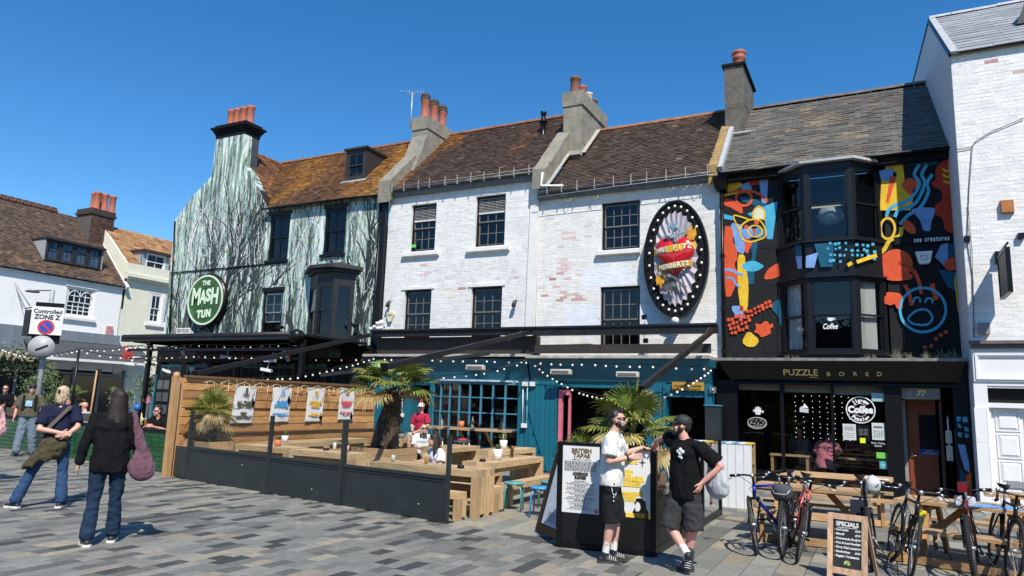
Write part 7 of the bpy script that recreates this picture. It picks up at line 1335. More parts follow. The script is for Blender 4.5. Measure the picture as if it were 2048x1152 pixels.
def wing(c, s, m, flip=1, rot=0):
 m_ = MB(); cr, sr = math.cos(rot), math.sin(rot)
 def q(x, z, y=0): x *= flip; return c+V((s*(x*cr-z*sr), y, s*(x*sr+z*cr)))
 for k in range(7):   # feathers of both wings
  a = math.radians(60+k*14); l = .34-.02*k
  for sg in (1, -1):
   b = a if sg > 0 else a+math.radians(38); m_.add([q(0, 0, -.05), q(l*.6*math.cos(b)-.03, l*.6*math.sin(b), -.07-.008*k), q(l*math.cos(b), l*math.sin(b), -.05-.008*k), q(l*.6*math.cos(b)+.04, l*.6*math.sin(b), -.06-.008*k)], [(0, 1, 2, 3)])
 P_ = [q(x, z, -.06) for x, z in ((.22, .0), (.13, -.06), (0, -.07), (-.16, -.02), (-.34, .04), (-.28, -.02), (-.38, -.05), (-.2, -.07), (-.02, -.13), (.12, -.12), (.2, -.06))]; m_.prism(P_, (0, .05, 0)); m_.ball(q(.15, -.05, -.07), .075*s, 10); m_.build('swallow', m, ov)
wing(oc+V((.0, -.2, .62)), 1.0, mat('swallow_blue', (.3, .42, .5), .4, var=.25, scale=8), flip=-1, rot=.15); wing(oc+V((-.02, -.18, -.62)), 1.0, mat('swallow_grey', (.12, .14, .14), .4, var=.3, scale=8), flip=1, rot=2.6)
def flame(c, s, m, up=1):
 m_ = MB(); P_ = [c+V((s*x, -.05, up*s*z)) for x, z in ((-.1, -.12), (.08, -.14), (.14, .0), (.12, .2), (.06, .08), (.02, .26), (-.03, .1), (-.09, .16), (-.13, .0))]; m_.prism(P_, (0, .08, 0)); m_.build('flame', m, ov, fix=True)
flame(oc+V((.4, -.12, .55)), 1.0, mat('flame_orange', (.7, .32, .02), .4, var=.25)); flame(oc+V((-.36, -.12, -.55)), .9, MATS['flame_orange'], -1)
lb = thing('security_light', 'small white dome light under the oval sign', 'lamp', oc+V((0, -.1, -1.6))); m_ = MB(); m_.ball(oc+V((0, -.12, -1.58)), .1, 12, sc=(1, 1, .9)); m_.build('dome', PLAST, lb); m_ = MB(); m_.beam(oc+V((0, .17, -1.72)), oc+V((0, -.12, -1.72)), .1, .12); m_.build('bracket', BLACK, lb)
for px, py, lbn in ((779, 606, 'left end of the whitewashed wall'), (1031, 605, 'right of the lower sash windows')):
 o = onY(px, py, 17.5); t = thing('spot_lamp', 'small grey spot lamp at the '+lbn if 'left' in lbn else 'small grey spot lamp '+lbn, 'lamp', o, 'spot lamps on the white wall'); m_ = MB(); m_.tube([o+V((0, .1, .08)), o+V((0, 0, .06)), o+V((.02, -.02, -.02))], .014, 6); m_.lathe([(.03, .06), (.06, -.02), (.065, -.12), (.05, -.13)], o+V((-.02, -.03, 0)), 12, axis=(.15, .2, 1)); m_.build('shade', GREYP, t); m_ = MB(); m_.tube([o+V((.0, 0, .08)), o+V((.12, -.08, .16))], .006, 4); m_.build('rod', BLACK, t)
o = onY(779, 634, 17.5); t = thing('alarm_box', 'cream hexagonal alarm box on the whitewashed wall', 'alarm box', o); m_ = MB(); P_ = [o+V((x, -.0, z)) for x, z in ((-.13, .08), (-.1, .15), (.1, .15), (.13, .08), (.05, -.14), (-.05, -.14))]; m_.prism(P_, (0, .09, 0)); m_.build('case', mat('cream_plastic', (.65, .62, .4), .4), t, fix=True); text('ALARM', 'lettering', INK, o+V((0, -.006, .06)), .05, t)
cs_ = thing('camera_cluster', 'white security cameras on a bracket at the black party strip', 'camera', onY(757, 650, 17.2)); m_ = MB(); c = onY(757, 652, 17.2)
for x, z, r in ((.1, .1, .09), (.0, .0, .07), (-.15, -.06, .06), (.12, -.05, .06)): m_.ball(c+V((x, 0, z)), r, 9); m_.tube([c+V((x, 0, z)), c+V((x-.12, -.12, z-.04))], .05, 8)
m_.build('camera_body', PLAST, cs_); m_ = MB(); m_.tube([c+V((-.05, .35, 0)), c], .03, 6); m_.build('bracket', BLACK, cs_)
for px, py, lbn in ((1290, 635, 'black floodlight on stalks left of the oval sign'), (1293, 682, 'dark floodlight above the awning cassette')): o = onY(px, py, 17.5); t = thing('floodlight', lbn, 'lamp', o); m_ = MB(); m_.box(o.x-.06, o.x+.06, 17.4, 17.46, o.z-.06, o.z+.06); m_.build('head', BLACK, t); m_ = MB(); m_.tube([o+V((-.02, .05, 0)), (o.x-.02, 17.55, o.z-.35)], .008, 5); m_.tube([o+V((.02, .05, 0)), (o.x+.02, 17.55, o.z-.35)], .008, 5); m_.build('stalk', STEEL, t)
# weeds on the D ledge
wd_ = thing('ledge_weeds', 'straggly dry weeds growing on the ledge over the cafe sign', 'weeds', (.9, 16.7, 2.88)); m_ = MB()
for (cx, n, s) in ((-1.78, 26, .14), (-1.6, 16, .13), (-.2, 26, .15), (-.05, 20, .14), (.35, 60, .3), (.6, 30, .2), (.9, 36, .22), (1.2, 40, .28), (1.4, 30, .3), (-3.0, 14, .1)):
 for k in range(n):
  a = rnd.uniform(0, 2*PI); el = rnd.uniform(.3, 1.5); l = s*rnd.uniform(.4, 1); dd = V((math.cos(a)*math.cos(el), .6*math.sin(a)*math.cos(el), math.sin(el))); b = V((cx+rnd.uniform(-.04, .04), 16.72+rnd.uniform(-.05, .1), 2.87)); sd = dd.cross(V((0, 1, 0))).normalized()*.005; g = rnd.uniform(.6, 1.2); m_.add([b-sd, b+sd, b+dd*l], [(0, 1, 2)], (.3*g, .27*g, .16*g) if rnd.random() < .6 else (.1*g, .15*g, .05*g))
tag(m_.build('stems', LEAF, wd_), kind='stuff')

for i, (x, y, z, lb, h, c) in enumerate(((-6.55, 9.85, .7, 'half-full lager glass in front of the dark-haired woman', .15, (.5, .28, .05)), (-7.1, 9.7, .7, 'clear tumbler left of the dark-haired woman', .11, (.5, .55, .55)), (-9.2, 10.7, .7, 'tall glass beside the pink pot', .16, (.55, .6, .6)), (-6.2, 12.2, .7, 'brown bottle on the long timber table', .22, (.08, .03, .01)), (-.9, 10.7, .69, 'takeaway cup on the picnic table behind the blue bicycle', .12, (.75, .72, .66)), (.6, 10.3, .7, 'white mug on the right picnic table', .09, (.78, .78, .76)))):
 t = thing('drink', lb, 'drink', (x, y, z)); m_ = MB(); m_.lathe([(.001, 0), (.026, 0), (.034, h*.6), (.032, h), (.027, h), (.001, h*.8)], (x, y, z), 12); m_.build('vessel', mat('vessel_%d' % i if 0 else 'vessel_'+'abcdef'[i], c, .12, var=.05), t)
# ---------------------------------------------------------------- people
def cap_(mb, p0, p1, r0, r1, sd=None, f=1.0, n=14):
 """tapered capsule; sd/f flatten it along direction sd"""
 p0, p1 = V(p0), V(p1); d = p1-p0; L = d.length or 1e-4; d = d/L; x = d.orthogonal().normalized() if sd is None else (V(sd)-d*V(sd).dot(d)).normalized(); y = d.cross(x); R_ = []
 for k in range(4): a = PI/2*(k/4); R_.append((-r0*math.cos(a), r0*math.sin(a)))
 R_ += [(0, r0), (L*.5, (r0+r1)/2), (L, r1)]
 for k in range(1, 5): a = PI/2*(k/4); R_.append((L+r1*math.sin(a), r1*math.cos(a)))
 vs = [];
 for s, r in R_:
  for k in range(n): t = 2*PI*k/n; vs.append(p0+d*s+x*(max(r, 1e-4)*f*math.cos(t))+y*(max(r, 1e-4)*math.sin(t)))
 m = len(R_); fs = [(i*n+k, i*n+(k+1) % n, (i+1)*n+(k+1) % n, (i+1)*n+k) for i in range(m-1) for k in range(n)]+[tuple(range(n))[::-1], tuple((m-1)*n+k for k in range(n))]; mb.add(vs, fs)
def el_(mb, c, r, M=None, n=16):
 q = MB(); q.ball((0, 0, 0), 1, n, sc=r); q.v = [tuple((M @ V(p) if M else V(p))+V(c)) for p in q.v]; mb.add(q.v, q.f)
def blob(name, mb, m, parent, vox, M, it=3, wr=0, wsc=9, wz=.4):
 me = bpy.data.meshes.new('tmp'); me.from_pydata(mb.v, [], mb.f); bm = bmesh.new(); bm.from_mesh(me); bmesh.ops.remove_doubles(bm, verts=bm.verts, dist=1e-5); bmesh.ops.recalc_face_normals(bm, faces=bm.faces); bm.to_mesh(me); bm.free()
 o = bpy.data.objects.new('tmp', me); C.objects.link(o); r = o.modifiers.new('r', 'REMESH'); r.mode = 'VOXEL'; r.voxel_size = vox; r.use_smooth_shade = True
 if it: s = o.modifiers.new('s', 'SMOOTH'); s.factor = .5; s.iterations = it
 out = mesh_of(o); bpy.data.objects.remove(o); o0 = ORG.get(parent.name, V((0, 0, 0)))
 if wr:
  ns = [v.normal.copy() for v in out.vertices]
  for v, n in zip(out.vertices, ns):
   p = v.co; k = noise.noise(V((p.x*wsc, p.y*wsc, p.z*wsc*wz)))+.5*noise.noise(V((p.x*wsc*2.3+5, p.y*wsc*2.3, p.z*wsc*1.6))); k = -abs(k)*1.4+.3; v.co = p+n*(k*wr)
 for v in out.vertices: v.co = M @ v.co-o0
 out.polygons.foreach_set('use_smooth', [True]*len(out.polygons)); out.materials.clear(); out.materials.append(m); return link(name, out, parent)
SKIN = mat('skin_light', (.62, .34, .25), .5, var=.06, scale=12, sss=.12); SKINP = mat('skin_pink', (.66, .33, .26), .5, var=.07, scale=12, sss=.12); SKINT = mat('skin_tattooed', (.6, .34, .25), .5, var=.05, scale=12, sss=.1, dirt=(.2, .17, .17), dirt_amt=.45, dirt_scale=16)
def hand(mb, w, d, nrm, curl=.5, s=1.0, th=1, spread=.12):
 """w wrist, d along the hand, nrm out of the palm, th which side carries the thumb"""
 w, d = V(w), V(d).normalized(); nrm = (V(nrm)-d*V(nrm).dot(d)).normalized(); sd = d.cross(nrm)*th
 for k in (-1, 0, 1): cap_(mb, w+sd*.012*k*s, w+d*.085*s+sd*.024*k*s, .016*s, .014*s)
 for i, (o, l) in enumerate(((.033, .07), (.012, .078), (-.011, .072), (-.033, .056))):
  b = w+d*.085*s+sd*o*s; dd = (d+sd*(o/.033)*spread*.5).normalized(); c1 = curl*.5; p = b
  for j, q in enumerate((.42, .33, .25)): a = c1+curl*j*.75; v = dd*math.cos(a)+nrm*math.sin(a); e = p+v*l*q*s; cap_(mb, p, e, (.0092-.0008*j)*s, (.0088-.001*j)*s, n=8); p = e
 b = w+d*.025*s+sd*.028*s; v = (d*.7+sd*.75+nrm*.25).normalized(); e = b+v*.038*s; cap_(mb, b, e, .013*s, .0105*s, n=8); v2 = (d*.95+sd*.25+nrm*.3).normalized(); cap_(mb, e, e+v2*.03*s, .0105*s, .0085*s, n=8)
def shoe(mb, a, d, L=.27, up=V((0, 0, 1)), w=.046):
 d = V(d).normalized(); a = V(a); h = a-up*.055; cap_(mb, h-d*.05, h+d*.03, w*.85, w*.82); cap_(mb, h+d*.02-up*.002, h+d*(L-.13)-up*.012, w*1.0, w*.85, sd=up, f=.8); cap_(mb, h+d*.0+up*.02, h+d*.06-up*.0, w*.85, w*.8); cap_(mb, a-up*.04, a+up*.01, w*.92, w*.9)
def sole(mb, a, d, L=.27, up=V((0, 0, 1)), w=.05, th=.028):
 d = V(d).normalized(); s = d.cross(up).normalized(); c = V(a)-up*.095; P_ = []
 for u, ww in ((-.085, .5), (-.07, .85), (0, .86), (.06, .85), (.12, 1.0), (L-.12, .88), (L-.085, .4)): P_.append((u, ww*w))
 ring = [c+d*u+s*x for u, x in P_]+[c+d*u-s*x for u, x in reversed(P_)]; mb.prism(ring, up*th)
def person(label, loc, yaw, H=1.75, J=None, skin=None, vox=.0095, group=None, build=1.0, **k):
 J = J or {}; s = H/1.75; skin = skin or SKIN; t = thing('person', label, 'person', loc, group); M = Matrix.Translation(V(loc)) @ Matrix.Rotation(yaw, 4, 'Z'); Mi = M.inverted()
 D = dict(hr=(.09, 0, .92), hl=(-.09, 0, .92), kr=(.1, .01, .49), kl=(-.1, .01, .49), ar=(.1, -.02, .1), al=(-.1, -.02, .1), fr=(.15, 1, 0), fl=(-.15, 1, 0), sr=(.185, 0, 1.42), sl=(-.185, 0, 1.42), er=(.23, -.02, 1.14), el=(-.23, -.02, 1.14), wr=(.24, .08, .9), wl=(-.24, .08, .9),
    ndr=None, ndl=None, pnr=(-1, 0, 0), pnl=(1, 0, 0), head=(0, .015, 1.63), hyaw=0, hpit=0, lean=0, curl=.5)
 D.update(J); g = {}
 for q, v in D.items():
  if q in ('hr', 'hl', 'kr', 'kl', 'ar', 'al', 'sr', 'sl', 'er', 'el', 'wr', 'wl', 'head'): g[q] = V(v)*s
  else: g[q] = v
 for q in ('er', 'el', 'wr', 'wl'):
  if 'W'+q in J: g[q] = Mi @ V(J['W'+q])
 pel = (g['hr']+g['hl'])/2; sh = (g['sr']+g['sl'])/2; ax = (sh-pel).normalized(); rx = (g['sr']-g['sl']).normalized(); fw = ax.cross(rx)*-1; B = build
 if fw.y < 0 and not k.get('noflip'): fw = -fw
 Rt = Matrix((rx, fw, ax)).transposed(); nk = sh+ax*.06*s
 # one continuous body
 b = MB(); HR = Matrix.Rotation(g['hyaw'], 3, 'Z') @ Matrix.Rotation(-g['hpit'], 3, 'X'); hc = g['head']; HS = s*k.get('hs', 1.0)
 def hp(x, y, z): return hc+HR @ (V((x, y, z))*HS)
 def he(mb, c, r, n=16): el_(mb, hp(*c), tuple(a*HS for a in r), HR, n)
 he(b, (0, -.012, .03), (.074, .094, .092)); he(b, (0, .028, -.045), (.057, .066, .072)); he(b, (0, .066, -.098), (.024, .02, .018)); he(b, (0, .07, .032), (.05, .024, .014)); he(b, (.035, .062, -.03), (.022, .02, .024)); he(b, (-.035, .062, -.03), (.022, .02, .024))
 cap_(b, hp(0, .088, .02), hp(0, .108, -.018), .0085*HS, .0135*HS, n=8)
 for q in (-1, 1): he(b, (.074*q, -.005, -.008), (.009, .019, .03), 10)
 cap_(b, nk-ax*.03, hp(0, -.015, -.06), .058*s*B**.5, .053*s)
 el_(b, pel+ax*.03*s, (.155*s*B, .11*s*B, .12*s), Rt); el_(b, pel.lerp(sh, .45), (.135*s*B, .1*s*B, .17*s), Rt); el_(b, pel.lerp(sh, .78), (.15*s*B, .105*s*B, .14*s), Rt); cap_(b, g['sr']-rx*.03, g['sl']+rx*.03, .052*s, .052*s); cap_(b, sh, nk, .075*s, .055*s)
 for a, e, w in (('sr', 'er', 'wr'), ('sl', 'el', 'wl')): cap_(b, g[a], g[e], .048*s*B**.6, .038*s*B**.5); cap_(b, g[e], g[e].lerp(g[w], .35), .038*s, .04*s*B**.4); cap_(b, g[e].lerp(g[w], .35), g[w], .04*s*B**.4, .026*s)
 hs_ = k.get('hands', 1.0)
 for w, e, nd, pn, th in (('wr', 'er', 'ndr', 'pnr', 1), ('wl', 'el', 'ndl', 'pnl', -1)):
  dd = V(g[nd]) if g[nd] else (g[w]-g[e]); hand(b, g[w], dd, g[pn], g['curl'] if not isinstance(g['curl'], dict) else g['curl'][w], s*hs_, th)
 for h, kn, an in (('hr', 'kr', 'ar'), ('hl', 'kl', 'al')): cap_(b, g[h], g[kn], .082*s*B, .056*s*B**.6); cap_(b, g[kn], g[kn].lerp(g[an], .35), .054*s*B**.5, .056*s*B**.6); cap_(b, g[kn].lerp(g[an], .35), g[an], .056*s*B**.6, .036*s)
 up = {q: V(J.get('u'+q, (0, 0, 1))).normalized() for q in 'rl'}
 for an, f, q in (('ar', 'fr', 'r'), ('al', 'fl', 'l')): cap_(b, g[an]-up[q]*.045, g[an]-up[q]*.065+V(g[f]).normalized()*.08*s, .03*s, .022*s)
 bo = blob('body', b, skin, t, vox, M, it=2)
 # face details
 f = MB(); he(f, (0, .082, -.066), (.022, .008, .006), 8); f.v = [tuple(M @ V(p)) for p in f.v]; f.build('lips', mat('lips', (.42, .14, .12), .4), bo)
 def small(nm, m, fn, par=None): q = MB(); fn(q); q.v = [tuple(M @ V(p)) for p in q.v]; return q.build(nm, m, par or t)
 if k.get('glasses'):
  def gl(q):
   for sg in (-1, 1):
    cx = .034*sg; P_ = [hp(cx+x, .098-abs(cx+x)*.22, .014+z) for x, z in ((-.029, .018), (.029, .018), (.027, -.012), (.012, -.02), (-.012, -.02), (-.027, -.012))]; q.prism(P_, HR @ V((0, -.006, 0)))
    q.beam(hp(.062*sg, .086, .026), hp(.08*sg, -.0, .022), .005, .009)
   q.beam(hp(-.01, .104, .024), hp(.01, .104, .024), .005, .007)
  small('sunglasses', mat('sunglass_black', (.012, .01, .01), .08), gl)
 else:
  small('eyes', mat('eye_white', (.75, .72, .68), .2), lambda q: [he(q, (.031*sg, .078, .012), (.0135, .009, .008), 8) for sg in (-1, 1)], bo); small('irises', mat('iris', (.04, .03, .02), .2), lambda q: [he(q, (.031*sg, .086, .012), (.006, .004, .006), 8) for sg in (-1, 1)], bo)
  small('brows', mat('brow', (.06, .04, .025), .8), lambda q: [cap_(q, hp(.015*sg, .09, .03), hp(.048*sg, .078, .034), .004, .003, n=6) for sg in (-1, 1)], bo)
 hair = k.get('hair'); hm = k.get('hairm')
 def strands(par, pts, n, L, m, down=True, w=.004, sd=1):
  R_ = random.Random(sd); q = MB()
  for _ in range(n):
   p, nd = pts(R_); l = L*R_.uniform(.6, 1.1); s2 = nd.cross(V((0, 0, 1))); s2 = (s2.normalized() if s2.length > .01 else V((1, 0, 0)))*w; e = p+nd*.012; mid = e+V((0, 0, -l*.5))+s2*R_.uniform(-2, 2); tip = e+V((0, 0, -l))+s2*R_.uniform(-4, 4)-nd*.01; g_ = R_.uniform(.6, 1.5); q.add([p-s2, p+s2, mid+s2, mid-s2, tip], [(0, 1, 2, 3), (3, 2, 4)], None, False)
  q.v = [tuple(M @ V(p)) for p in q.v]; return tag(q.build('hair_strands', m, par), kind='stuff')
 if hair == 'short':
  q = MB(); he(q, (0, -.03, .056), (.078, .089, .081)); he(q, (0, .045, .105), (.058, .04, .026)) if k.get('quiff') else None; he(q, (0, -.06, .0), (.066, .05, .07)); h_ = blob('hair', q, hm, t, .008, M, it=1, wr=.004, wsc=45, wz=1)
  if k.get('beard'):
   q = MB(); he(q, (0, .045, -.08), (.054, .058, .045)); he(q, (0, .083, -.055), (.03, .012, .006)); he(q, (.05, .01, -.045), (.02, .04, .04)); he(q, (-.05, .01, -.045), (.02, .04, .04)); blob('beard', q, hm, t, .007, M, it=1, wr=.004, wsc=50, wz=1)
 elif hair in ('long', 'bob', 'tied'):
  q = MB(); he(q, (0, -.02, .045), (.086, .1, .092)); he(q, (0, -.06, -.03), (.078, .06, .09))
  if hair == 'long':
   cap_(q, hp(0, -.075, -.02), hp(0, -.1, -.3), .085*HS, .1*HS, sd=HR @ V((0, 1, 0)), f=.5); cap_(q, hp(.055, -.04, 0), hp(.09, -.05, -.28), .05*HS, .05*HS); cap_(q, hp(-.055, -.04, 0), hp(-.085, -.04, -.28), .05*HS, .05*HS); cap_(q, hp(0, -.09, -.2), hp(.01, -.11, -.42), .09*HS, .05*HS, sd=HR @ V((0, 1, 0)), f=.5)
  elif hair == 'bob': cap_(q, hp(0, -.07, -.02), hp(0, -.07, -.13), .075*HS, .07*HS, sd=HR @ V((0, 1, 0)), f=.6); cap_(q, hp(.06, -.01, .03), hp(.075, .0, -.1), .035*HS, .03*HS); cap_(q, hp(-.06, -.01, .03), hp(-.075, .0, -.1), .035*HS, .03*HS)
  else: he(q, (0, -.1, .05), (.05, .03, .06)); cap_(q, hp(0, -.09, 0), hp(0, -.09, -.1), .05*HS, .045*HS)
  h_ = blob('hair', q, hm, t, .01, M, it=2, wr=.007, wsc=26, wz=.12)
  if hair == 'tied' or hair == 'bob':
   def pt2(R_): a = R_.uniform(PI*.9, PI*2.1); z = R_.uniform(-.05, .12); rr = .098-max(z-.05, 0)*.6; return hp(math.cos(a)*rr*.88, math.sin(a)*rr-.02, z), HR @ V((math.cos(a), math.sin(a), 0))
   strands(h_, pt2, 260, .1, hm, w=.003, sd=3)
  if hair == 'long':
   def pts(R_): a = R_.uniform(PI*.95, PI*2.05); z = R_.uniform(-.25, .13); rr = .1-max(z-.06, 0)*.7; return hp(math.cos(a)*rr*1.0, math.sin(a)*rr*1.0-.02-(.02 if z < -.1 else 0), z), HR @ V((math.cos(a), math.sin(a), 0))
   strands(h_, pts, 800, .28, hm, w=.0035, sd=len(label))
 elif hair == 'bald': pass
 if k.get('cap'):
  cm = k['cap']; q = MB(); he(q, (0, -.012, .052), (.087, .104, .086)); ca = blob('cap', q, cm, t, .008, M, it=2); q = MB();
  bd = k.get('brim', 1); P_ = [hp(x, y*bd+(.0 if bd > 0 else -.02), .05-abs(x)*.35-(y-.07)*.12) for x, y in ((-.075, .04), (-.07, .13), (-.04, .185), (0, .197), (.04, .185), (.07, .13), (.075, .04))]; q.prism(P_, (0, 0, .012)); q.v = [tuple(M @ V(p)) for p in q.v]; q.build('cap_brim', cm, ca, fix=True)
 # clothes
 if k.get('top'):
  tm, sleeve, hem, loose = k['top']; q = MB(); L_ = loose; hz = hem*s
  el_(q, pel.lerp(sh, .8), ((.165+L_)*s*B, (.125+L_)*s*B, .14*s), Rt); cap_(q, g['sr']-rx*.02, g['sl']+rx*.02, (.064+L_*.3)*s, (.064+L_*.3)*s); cap_(q, sh-ax*.02, sh+ax*.02*s, .085*s, .07*s)
  bot = pel+ax*(hz-pel.z) if ax.z > .8 else pel; n = 24; m1 = pel.lerp(sh, .82); m2 = m1.lerp(bot, .5)
  rg = [[c+rx*(r*s*B*math.cos(2*PI*i/n))+fw*(r*s*B*f_*math.sin(2*PI*i/n)) for i in range(n)] for c, r, f_ in ((m1, .15+L_, .7), (m1.lerp(m2, .5), .163+L_, .76), (m2, .165+L_*1.1, .78), (m2.lerp(bot, .5), .17+L_*1.2, .76), (bot, .175+L_*1.2, .74))]; q.add(sum(rg, []), [(j*n+i, j*n+(i+1) % n, (j+1)*n+(i+1) % n, (j+1)*n+i) for j in range(4) for i in range(n)]+[tuple(range(n))[::-1], tuple(range(4*n, 5*n))])
  for a, e, w in (('sr', 'er', 'wr'), ('sl', 'el', 'wl')):
   if sleeve > 1: cap_(q, g[a], g[e], (.066+L_*.6)*s, (.054+L_*.5)*s); cap_(q, g[e], g[e].lerp(g[w], sleeve-1), (.054+L_*.5)*s, (.044+L_*.3)*s)
   elif sleeve > 0: e_ = g[a].lerp(g[e], sleeve); dd = (g[e]-g[a]).normalized(); n = 14; o1 = dd.orthogonal().normalized(); o2 = dd.cross(o1); rr = ((.068+L_*.7)*s, (.07+L_*1.3)*s); rg = [[c+o1*(r*math.cos(2*PI*i/n))+o2*(r*math.sin(2*PI*i/n)) for i in range(n)] for c, r in ((g[a], rr[0]), (e_, rr[1]))]; q.add(rg[0]+rg[1], [(i, (i+1) % n, (i+1) % n+n, i+n) for i in range(n)]+[tuple(range(n))[::-1], tuple(range(n, 2*n))])
  blob('top', q, tm, t, max(vox, .011), M, it=3, wr=k.get('wr', .012), wsc=8)
 if k.get('bottoms'):
  bm_, ln, loose = k['bottoms']; q = MB(); el_(q, pel+ax*.02*s, ((.162+loose*.15)*s*B, (.12+loose*.15)*s*B, .125*s), Rt)
  for h, kn, an in (('hr', 'kr', 'ar'), ('hl', 'kl', 'al')):
   cap_(q, g[h], g[kn] if ln > 1 else g[h].lerp(g[kn], .7), (.092+loose*.6)*s*B, (.066+loose)*s*B**.6)
   if ln > 1: e_ = g[kn].lerp(g[an], ln-1); cap_(q, g[kn], e_, (.066+loose)*s, (.056+loose*k.get('flare', 1.0))*s)
   else:
    e_ = g[kn]+(g[kn]-g[h]).normalized()*.03; n = 16; dd = (g[kn]-g[h]).normalized(); o1 = dd.orthogonal().normalized(); o2 = dd.cross(o1); c0 = g[h].lerp(g[kn], .4); rg = [[c+o1*(r*math.cos(2*PI*i/n))+o2*(r*math.sin(2*PI*i/n)) for i in range(n)] for c, r in ((c0, (.085+loose)*s*B), (e_, (.082+loose*1.3)*s*B))]; q.add(rg[0]+rg[1], [(i, (i+1) % n, (i+1) % n+n, i+n) for i in range(n)]+[tuple(range(n))[::-1], tuple(range(n, 2*n))])
  blob('trousers' if ln > 1 else 'shorts', q, bm_, t, max(vox, .011), M, it=3, wr=.014, wsc=8, wz=1.5)
 if k.get('socks'):
  q = MB()
  for kn, an in (('kr', 'ar'), ('kl', 'al')): cap_(q, g[an].lerp(g[kn], .38), g[an], .047*s, .041*s)
  blob('socks', q, k['socks'], t, .008, M, it=1, wr=.003, wsc=20)
 if k.get('shoes'):
  um, som = k['shoes']
  for an, f_, u in (('ar', 'fr', 'r'), ('al', 'fl', 'l')):
   q = MB(); shoe(q, g[an], g[f_], .27*s, up[u]); sh_ = blob('shoe', q, um, t, .008, M, it=1); q = MB(); sole(q, g[an], g[f_], .27*s, up[u]); q.v = [tuple(M @ V(p)) for p in q.v]; q.build('sole', som, sh_, fix=True)
   if k.get('laces'):
    q = MB(); f0 = V(g[f_]).normalized(); s0 = f0.cross(up[u]).normalized()
    for j in range(4): c = g[an]+f0*(.05+.022*j)-up[u]*(.016+.007*j); q.tube([c-s0*.036-up[u]*.02, c-s0*.012+up[u]*.006, c+s0*.012+up[u]*.006, c+s0*.036-up[u]*.02], .004, 5)
    q.v = [tuple(M @ V(p)) for p in q.v]; q.build('laces', k['laces'], sh_)
 return t, g, M, hp, HR
def cloth(n, c, **k): return mat(n, c, .9, var=.1, scale=5, bump=.3, bscale=90, spec=.15, **k)
DKH = mat('dark_hair', (.018, .012, .009), .45, var=.4, scale=30); BRH = mat('brown_hair', (.024, .014, .011), .62, var=.4, scale=26, stretch=(3, 3, .4)); BLH = mat('blonde_hair', (.58, .45, .28), .6, var=.45, scale=26, stretch=(3, 3, .4)); GYH = mat('grey_blonde_hair', (.4, .33, .22), .5, var=.3)
WSH = cloth('white_shirt', (.72, .72, .66)); BTE = cloth('black_tee', (.007, .007, .008)); BSH = cloth('black_shorts', (.013, .014, .015)); GSH = cloth('charcoal_shorts', (.038, .04, .042)); DEN = cloth('dark_denim', (.016, .034, .065)); DEN2 = cloth('blue_denim', (.03, .07, .15)); LDEN = cloth('light_denim', (.16, .21, .26), dirt=(.07, .1, .14), dirt_amt=.5)
SOCK = cloth('white_socks', (.75, .74, .74)); SNK = mat('black_trainer', (.02, .02, .022), .5, var=.15); SOLEG = mat('dark_sole', (.05, .05, .05), .7); SOLEW = mat('white_sole', (.75, .74, .7), .6); LACE = mat('pale_lace', (.6, .6, .6), .6)
R = math.radians
# man in the white shirt
L1 = onZ(1221, 1123); t1, g1, M1, hp1, HR1 = person('bearded man in a white shirt and black shorts resting his arms on the menu screen', (L1.x, L1.y, 0), R(-72), 1.66, dict(hr=(.085, 0, .93), hl=(-.085, 0, .93), kr=(.1, .0, .49), kl=(-.09, .06, .49), ar=(.1, -.06, .1), al=(-.09, .03, .1), fr=(.08, 1, 0), fl=(-.05, 1, 0), sr=(.19, .0, 1.45), sl=(-.19, .04, 1.44), er=(.24, -.03, 1.17), wr=(.18, .22, 1.22), el=(-.36, .14, 1.22), wl=(-.42, .38, 1.31), head=(0, .07, 1.645), hpit=-.08, hyaw=-.12, ndr=(-.15, 1, .12), pnr=(-1, 0, -.1), ndl=(.1, 1, -.15), pnl=(.1, 0, -1), curl=.35),
 SKINT, .0075, None, 1.0, hair='short', hairm=DKH, quiff=1, beard=1, glasses=1, top=(WSH, .78, .87, .022), bottoms=(BSH, 1, .028), socks=SOCK, shoes=(SNK, SOLEG), laces=LACE, wr=.016)
q = MB(); w = g1['wr']; d = (g1['wr']-g1['er']).normalized(); P_ = []; o1 = d.orthogonal().normalized(); o2 = d.cross(o1); q.tube([M1 @ (w-d*.03+(o1*math.cos(a)+o2*math.sin(a))*.03) for a in [2*PI*i/12 for i in range(13)]], .011, 6); q.build('wrist_watch', BLACK, t1)
q = MB(); q.tube([M1 @ V((.17, .0, .86)), M1 @ V((.2, .02, .76)), M1 @ V((.2, .05, .73)), M1 @ V((.185, .06, .78))], .005, 5)
for z in (.72, .68, .75): q.ball(M1 @ V((.205, .03, z)), .014, 6)
q.build('key_chain', STEEL, t1)
q = MB(); a, b = g1['sr'], g1['sl']; nk_ = (a+b)/2+V((0, 0, .03));
for sg in (-1, 1): q.beam(M1 @ (nk_+V((.05*sg, -.02, .035))), M1 @ (nk_+V((.03*sg, .1, -.03))), .045, .008)
q.build('collar', WSH, t1)
